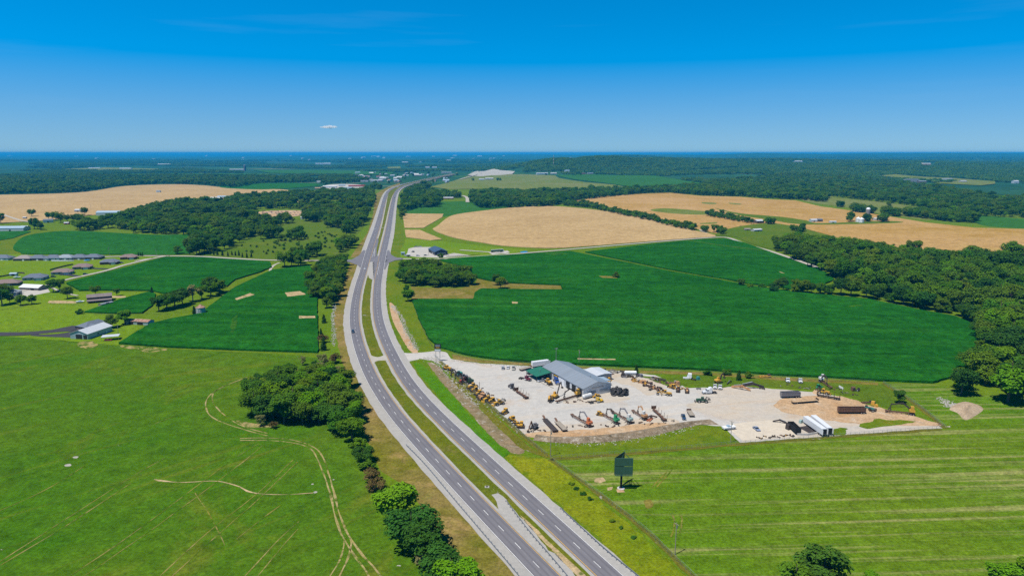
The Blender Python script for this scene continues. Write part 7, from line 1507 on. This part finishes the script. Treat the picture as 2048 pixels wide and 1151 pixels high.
m, l, a = at((1378, 825), (1384, 834)); trailer('small flat plank trailer beside the blue pickup', m, a + math.pi, 7, 'flat', 'rust', None, 'weathered')
skidder('dark green skidder with grapple in the middle of the gravel', G(1404, 804), ang((1418, 805), (1388, 804)), 'dark_green_paint')
for q, lab in (((1430, 776), 'white cab over machine, left of the pair by the weeds'), ((1440, 777), 'white cab over machine, right of the pair by the weeds')): semi(lab, G(*q), ang(q, (q[0], q[1] + 6)), (.70, .70, .69), True, False).scale = (.62, .9, .9)
excavator('orange yellow machine with upright boom behind the two white cab overs', G(1437, 765), ang((1432, 766), (1444, 764)), YEL, [(.9, -.3, 1.7), (1.6, -.3, 4.6), (3.2, -.3, 5.6), (3.8, -.3, 3.0)])
m, l, a = at((1465, 775), (1498, 782)); scrap('tan scrap boom lying at the yard edge below the weeds', m, a, 'boom', 'tan_orange', None, 2.0)
m, l, a = at((1478, 775), (1528, 777)); scrap('long dark boom lying at the weed edge', m, a, 'boom', 'dark_steel', None, 2.6)
scrap('dark scrap frame standing up in the weeds beside the lying booms', G(1459, 766), .8, 'boom', 'dark_steel', None, 1.2); scrap('dark tyred axle at the end of the long lying boom', G(1524, 778), 1.0, 'axle', 'dark_steel')
scrap('yellow machine frame in the weeds near the corn margin', G(1530, 754), .1, 'frame', 'yellow_paint', None, 1.5)
for q, lab in (((1575, 763), 'white truck cab in the grass, left of the two by the corn'), ((1600, 764), 'white truck cab in the grass, right of the two by the corn')): semi(lab, G(*q), ang(q, (q[0] + 3, q[1] + 6)), (.74, .75, .76), True, False).scale = (.7, .9, .9)
m, l, a = at((1566, 795), (1594, 794)); trailer('grey open dump trailer on the gravel patch', m, a, 10.5, 'dump', 'grey_paint').rotation_euler.z = a + math.pi
m, l, a = at((1584, 807), (1634, 803)); trailer('long plank flatbed trailer lying on the clay', m, a, min(l, 15.5), 'flat', 'dark_steel', None, 'clay')
m, l, a = at((1634, 792), (1680, 800)); trailer('dark log trailer with tall stakes at the clay edge', m, a, min(l, 14), 'log', 'dark_steel').rotation_euler.z = a + math.pi
m, l, a = at((1663, 778), (1640, 762)); log_loader('worn loader with pale cab on a dark trailer in the weeds', m, a + math.pi, min(l, 15), 'faded_white')
skidder('yellow skidder with raised arm behind the stake trailer', G(1647, 787), ang((1640, 786), (1656, 789)), YEL); dozer('green tractor like machine in the weeds beside the clay heap', G(1637, 775), .5, 'green_paint', None, .8)
heap('clay_heap', 'small orange clay heap at the weed edge', [(1624, 785), (1630, 778), (1640, 780), (1641, 787), (1632, 789)], 1.3, 'clay', 9, 'earth heap')
m, l, a = at((1679, 826), (1726, 826)); trailer('long rusty brown open container trailer on the clay', m, a, 13.5, 'dump', 'rust').rotation_euler.z = a + math.pi
m, l, a = at((1829, 830), (1770, 824)); log_loader('yellow log loader with long dark boom at the east fence', m, a, min(l, 18), YEL, reach=1.1)
for i, (q, k, mt, lab) in enumerate((((1734, 806), 'frame', 'rust', 'rusty frame on top of the scrap beside the container trailer'), ((1746, 810), 'cab', 'yellow_paint', 'yellow cab shell in the scrap beside the container trailer'), ((1752, 813), 'engine', 'yellow_paint', 'yellow engine block in the scrap right of the container trailer'),
        ((1740, 817), 'frame', 'teal_paint', 'teal frame in the scrap beside the container trailer'), ((1742, 822), 'axle', 'dark_steel', 'tyred axle in the scrap at the end of the container trailer'), ((1750, 822), 'engine', 'dark_steel', 'dark engine in the scrap right of the container trailer'),
        ((1706, 781), 'cab', 'rust', 'rusty cab shell in the weeds above the container trailer'), ((1716, 781), 'axle', 'dark_steel', 'dark axle in the weeds above the container trailer'), ((1682, 777), 'blade', 'faded_white', 'pale metal sheets lying in the weeds near the corn'))):
    scrap(lab, G(*q), i * .8, k, mt, None, 1.15)
P('trailer_white', (.66, .68, .70), .4, 0, .05)
for (p, q), lab in ((((1610, 846), (1648, 873)), 'white box trailer with open end, the nearer of the pair'), (((1624, 843), (1660, 872)), 'white box trailer with open end, the farther of the pair')):
    m, l, a = at(p, q); trailer(lab, m, a, 16.2, 'box', 'trailer_white')
# pit beside the pad, with tyres and a dark machine
w_ = thing('pit_wall', 'low grey concrete wall around the dark slurry pit', 'wall', G(1608, 868))
for p, q in (((1594, 870), (1616, 870)), ((1616, 870), (1642, 866)), ((1642, 866), (1617, 850)),):
    a_, b_ = G(*p), G(*q); c_ = G(1608, 868); MB().bar(a_ - c_ + Vector((0, 0, .5)), b_ - c_ + Vector((0, 0, .5)), .35, 1.1).build('wall_section', 'concrete', w_)
trailer('black burnt trailer frame between the pad and the slurry pit', G(1588, 862), ang((1578, 853), (1596, 870)), 9, 'dump', 'black_opening'); scrap('rusty cab shell beside the black trailer frame', G(1577, 858), .4, 'cab', 'dark_steel', None, 1.3); scrap('dark scrap boom above the black trailer frame', G(1560, 845), 2.7, 'boom', 'dark_steel', None, 1.3)
scrap('teal and grey pump unit behind the slurry pit', G(1602, 845), .6, 'engine', 'pale_teal', None, 1.3)
for i in range(16):
    q = (1516 + i * 5.2 + srng.uniform(-3, 3), 877 - i * .35 + srng.uniform(-3, 1)); scrap('rusty scrap lump in the row along the pad edge', G(*q), srng.uniform(0, 6), srng.choice(['axle', 'engine', 'frame', 'blade']), srng.choice(['rust', 'dark_steel', 'rust', 'yellow_paint']), 'scrap row along the pad edge', .55)
# the tyre heap
TYRE = MB().torus((0, 0, 0), (0, 0, 1), .72, .34, 18, 8).mesh('tyre', 'rubber', True)
P('tyre_dusty', (.065, .058, .058), .9); TYRE2 = TYRE.copy(); TYRE2.materials[0] = MATS['tyre_dusty']
for i in range(34):
    q = G(1224 + srng.random() * 30, 782 + srng.random() * 10); lay = i // 12
    o = thing('machine_tyre', 'big black machine tyre in the heap beside the workshop gable', 'tyre', q + Vector((0, 0, .42 + lay * .75)), srng.uniform(0, 6), 'machine tyres heaped by the gable')
    o.rotation_euler = (srng.choice([0, 0, 1.3, 1.5]), srng.uniform(-.3, .3), srng.uniform(0, 6)); inst('tread', TYRE if i % 3 else TYRE2, o, sc=(1.25,) * 3)
# scrap rows
grader('yellow grader with pale wheels at the lower end of the scrap row', G(1331, 790), ang((1345, 791), (1318, 789)))
skidder('yellow loader on the gravel behind the workshop', G(1214, 758), ang((1210, 754), (1220, 761)), YEL)
tank('white tank lying in front of the cedar in the scrap row', G(1261, 749), ang((1253, 749), (1270, 749)), 6.6, 1.05, 'white_paint')
for (x0, y0, x1, y1, n, mats, gl) in ((1186, 741, 1250, 748, 22, ('rust', 'dark_steel', 'weathered', 'rust'), 'rusty scrap piece in the row along the corn behind the workshop'), (1242, 750, 1264, 756, 9, ('dark_steel', 'grey_paint', 'dark_steel'), 'dark scrap piece below the white tank'),
        (1264, 759, 1300, 770, 15, ('tan_orange', 'yellow_paint', 'rust', 'tan_orange'), 'tan scrap piece in the middle of the scrap row'), (1292, 772, 1326, 784, 17, ('rust', 'dark_steel', 'rust', 'tan_orange'), 'rusty scrap piece above the yellow grader'),
        (1300, 757, 1362, 772, 17, ('dark_steel', 'rust', 'weathered', 'tan_orange'), 'scrap piece overgrown by the weeds'), (1340, 770, 1372, 780, 6, ('yellow_paint', 'rust', 'yellow_paint'), 'yellow scrap piece right of the yellow grader'), (1272, 750, 1288, 754, 7, ('grey_paint', 'dark_steel'), 'grey scrap piece beside the cedar')):
    for i in range(n):
        t = (i + .5) / n; q = (x0 + (x1 - x0) * t + srng.uniform(-5, 5), y0 + (y1 - y0) * t + srng.uniform(-3, 3))
        scrap(gl, G(*q), srng.uniform(0, 6), srng.choice(['boom', 'cab', 'axle', 'frame', 'engine', 'blade', 'axle', 'frame']), srng.choice(mats), gl.replace('piece', 'pieces'), srng.uniform(.7, 1.05))
for (x0, y0, x1, y1, n, gl) in ((902, 744, 1000, 806, 18, 'small rusty scrap piece lying along the fence row of machines'), (1060, 862, 1350, 842, 22, 'small scrap piece on the gravel behind the log loaders'), (1130, 806, 1175, 800, 7, 'rusty scrap piece in front of the workshop gable'), (1560, 770, 1720, 790, 14, 'rusty scrap piece in the weeds at the far edge of the yard')):
    for i in range(n):
        t = (i + .5) / n; scrap(gl, G(x0 + (x1 - x0) * t + srng.uniform(-5, 5), y0 + (y1 - y0) * t + srng.uniform(-4, 4)), srng.uniform(0, 6), srng.choice(['boom', 'axle', 'frame', 'engine', 'blade']), srng.choice(['rust', 'dark_steel', 'weathered', 'rust']), gl.replace('piece', 'pieces'), srng.uniform(.4, .7))
dozer('yellow dozer with tilted hood at the edge of the weeds', G(1345, 776), 2.2); skidder('rusty bucket loader at the weed edge, left of two', G(1356, 781), ang((1356, 781), (1356, 786)), 'rust', None, 'wheel_loader', False, True).scale = (.8, .8, .8)
skidder('yellow and rust loader at the weed edge, right of two', G(1374, 783), ang((1374, 783), (1374, 788)), 'tan_orange', None, 'wheel_loader', False, True).scale = (.8, .8, .8)
scrap('white cab shell lying in the weeds by the corn', G(1379, 756), 2.8, 'cab', 'white_paint', None, 1.5); scrap('teal cab shell in the weeds by the corn', G(1396, 759), .3, 'cab', 'teal_paint', None, 1.0); scrap('white blade lying in the weeds beside the white cab shell', G(1372, 757), 1.4, 'blade', 'white_paint'); scrap('dark frame in the weeds between the white and teal shells', G(1387, 760), .9, 'axle', 'dark_steel')
scrap('grey steel plate standing at the weed edge near the white tractor', G(1397, 778), 1.5, 'blade', 'grey_paint', None, .8)
trailer('brown plank trailer parked by the corn near the porch', G(1051, 739), ang((1042, 741), (1061, 736)), 8.5, 'flat', 'rust', None, 'weathered')
trailer('white camper box behind the green porch', G(1080, 733), ang((1064, 735), (1095, 731)), 11, 'box', 'white_paint')
for q, lab in (((817, 513), 'small pale booth on the corner of the lot by the blue roofed building'), ((806, 509), 'tiny teal kiosk on the lawn by the highway')):
    simple_shed('kiosk', lab, 'kiosk', G(*q), .1, 4.5, 4, 2.8, 'brick_tan' if q[0] > 810 else 'pale_blue_wall', 'white_roof' if q[0] > 810 else 'light_blue_roof', .6, None, (('s', 0, 1.2, 0, 2.1, 'black_opening'),))
trailer('green and grey rail car body beside the county road', G(994, 504.5), ang((986, 505), (1003, 504)), 17, 'box', 'dark_green_paint')
# ------------------------------------------------------------------ cloud and haze
cr = random.Random(8); cl = MB(); cp = Vector((-10420, 40000, 1560))
def ball(c, r):
    n, m = 10, 6; vv = [(c[0], c[1], c[2] + r[2])]
    for j in range(1, m):
        t = math.pi * j / m
        vv += [(c[0] + r[0] * math.sin(t) * math.cos(2 * math.pi * i / n), c[1] + r[1] * math.sin(t) * math.sin(2 * math.pi * i / n), c[2] + r[2] * math.cos(t)) for i in range(n)]
    vv.append((c[0], c[1], c[2] - r[2])); k = len(vv) - 1; fs = [(0, 1 + i, 1 + (i + 1) % n) for i in range(n)]
    for j in range(m - 2): fs += [(1 + j * n + i, 1 + (j + 1) * n + i, 1 + (j + 1) * n + (i + 1) % n, 1 + j * n + (i + 1) % n) for i in range(n)]
    fs += [(k, k - n + (i + 1) % n, k - n + i) for i in range(n)]; cl.add(vv, fs)
for i in range(26):
    t = cr.uniform(-1, 1); ball((t * 420, cr.uniform(-150, 150), cr.uniform(-10, 60) * (1 - abs(t))), (cr.uniform(70, 150), 120, cr.uniform(45, 100) * (1.2 - abs(t) * .8)))
m, nt = new_mat('cloud_white'); v = N(nt, 'ShaderNodeVolumePrincipled'); v.inputs['Color'].default_value = (.98, .98, 1, 1); v.inputs['Density'].default_value = .0075
nt.links.new(v.outputs[0], N(nt, 'ShaderNodeOutputMaterial').inputs['Volume']); MATS['cloud_white'] = m
tag(cl.build('cloud', 'cloud_white', None, True, cp), 'single small white cloud low in the blue sky', 'cloud')
HAZE = 6.0e-5
m, nt = new_mat('haze_air'); v = N(nt, 'ShaderNodeVolumePrincipled'); v.inputs['Color'].default_value = (.02, .40, .86, 1); v.inputs['Density'].default_value = HAZE; v.inputs['Anisotropy'].default_value = 0.0
nt.links.new(v.outputs[0], N(nt, 'ShaderNodeOutputMaterial').inputs['Volume']); MATS['haze_air'] = m
hz = MB().box((0, 0, 74.5), (102000, 102000, 151)).build('haze', 'haze_air'); tag(hz, 'thin blue haze lying over the whole plain', 'haze', None, 'stuff')
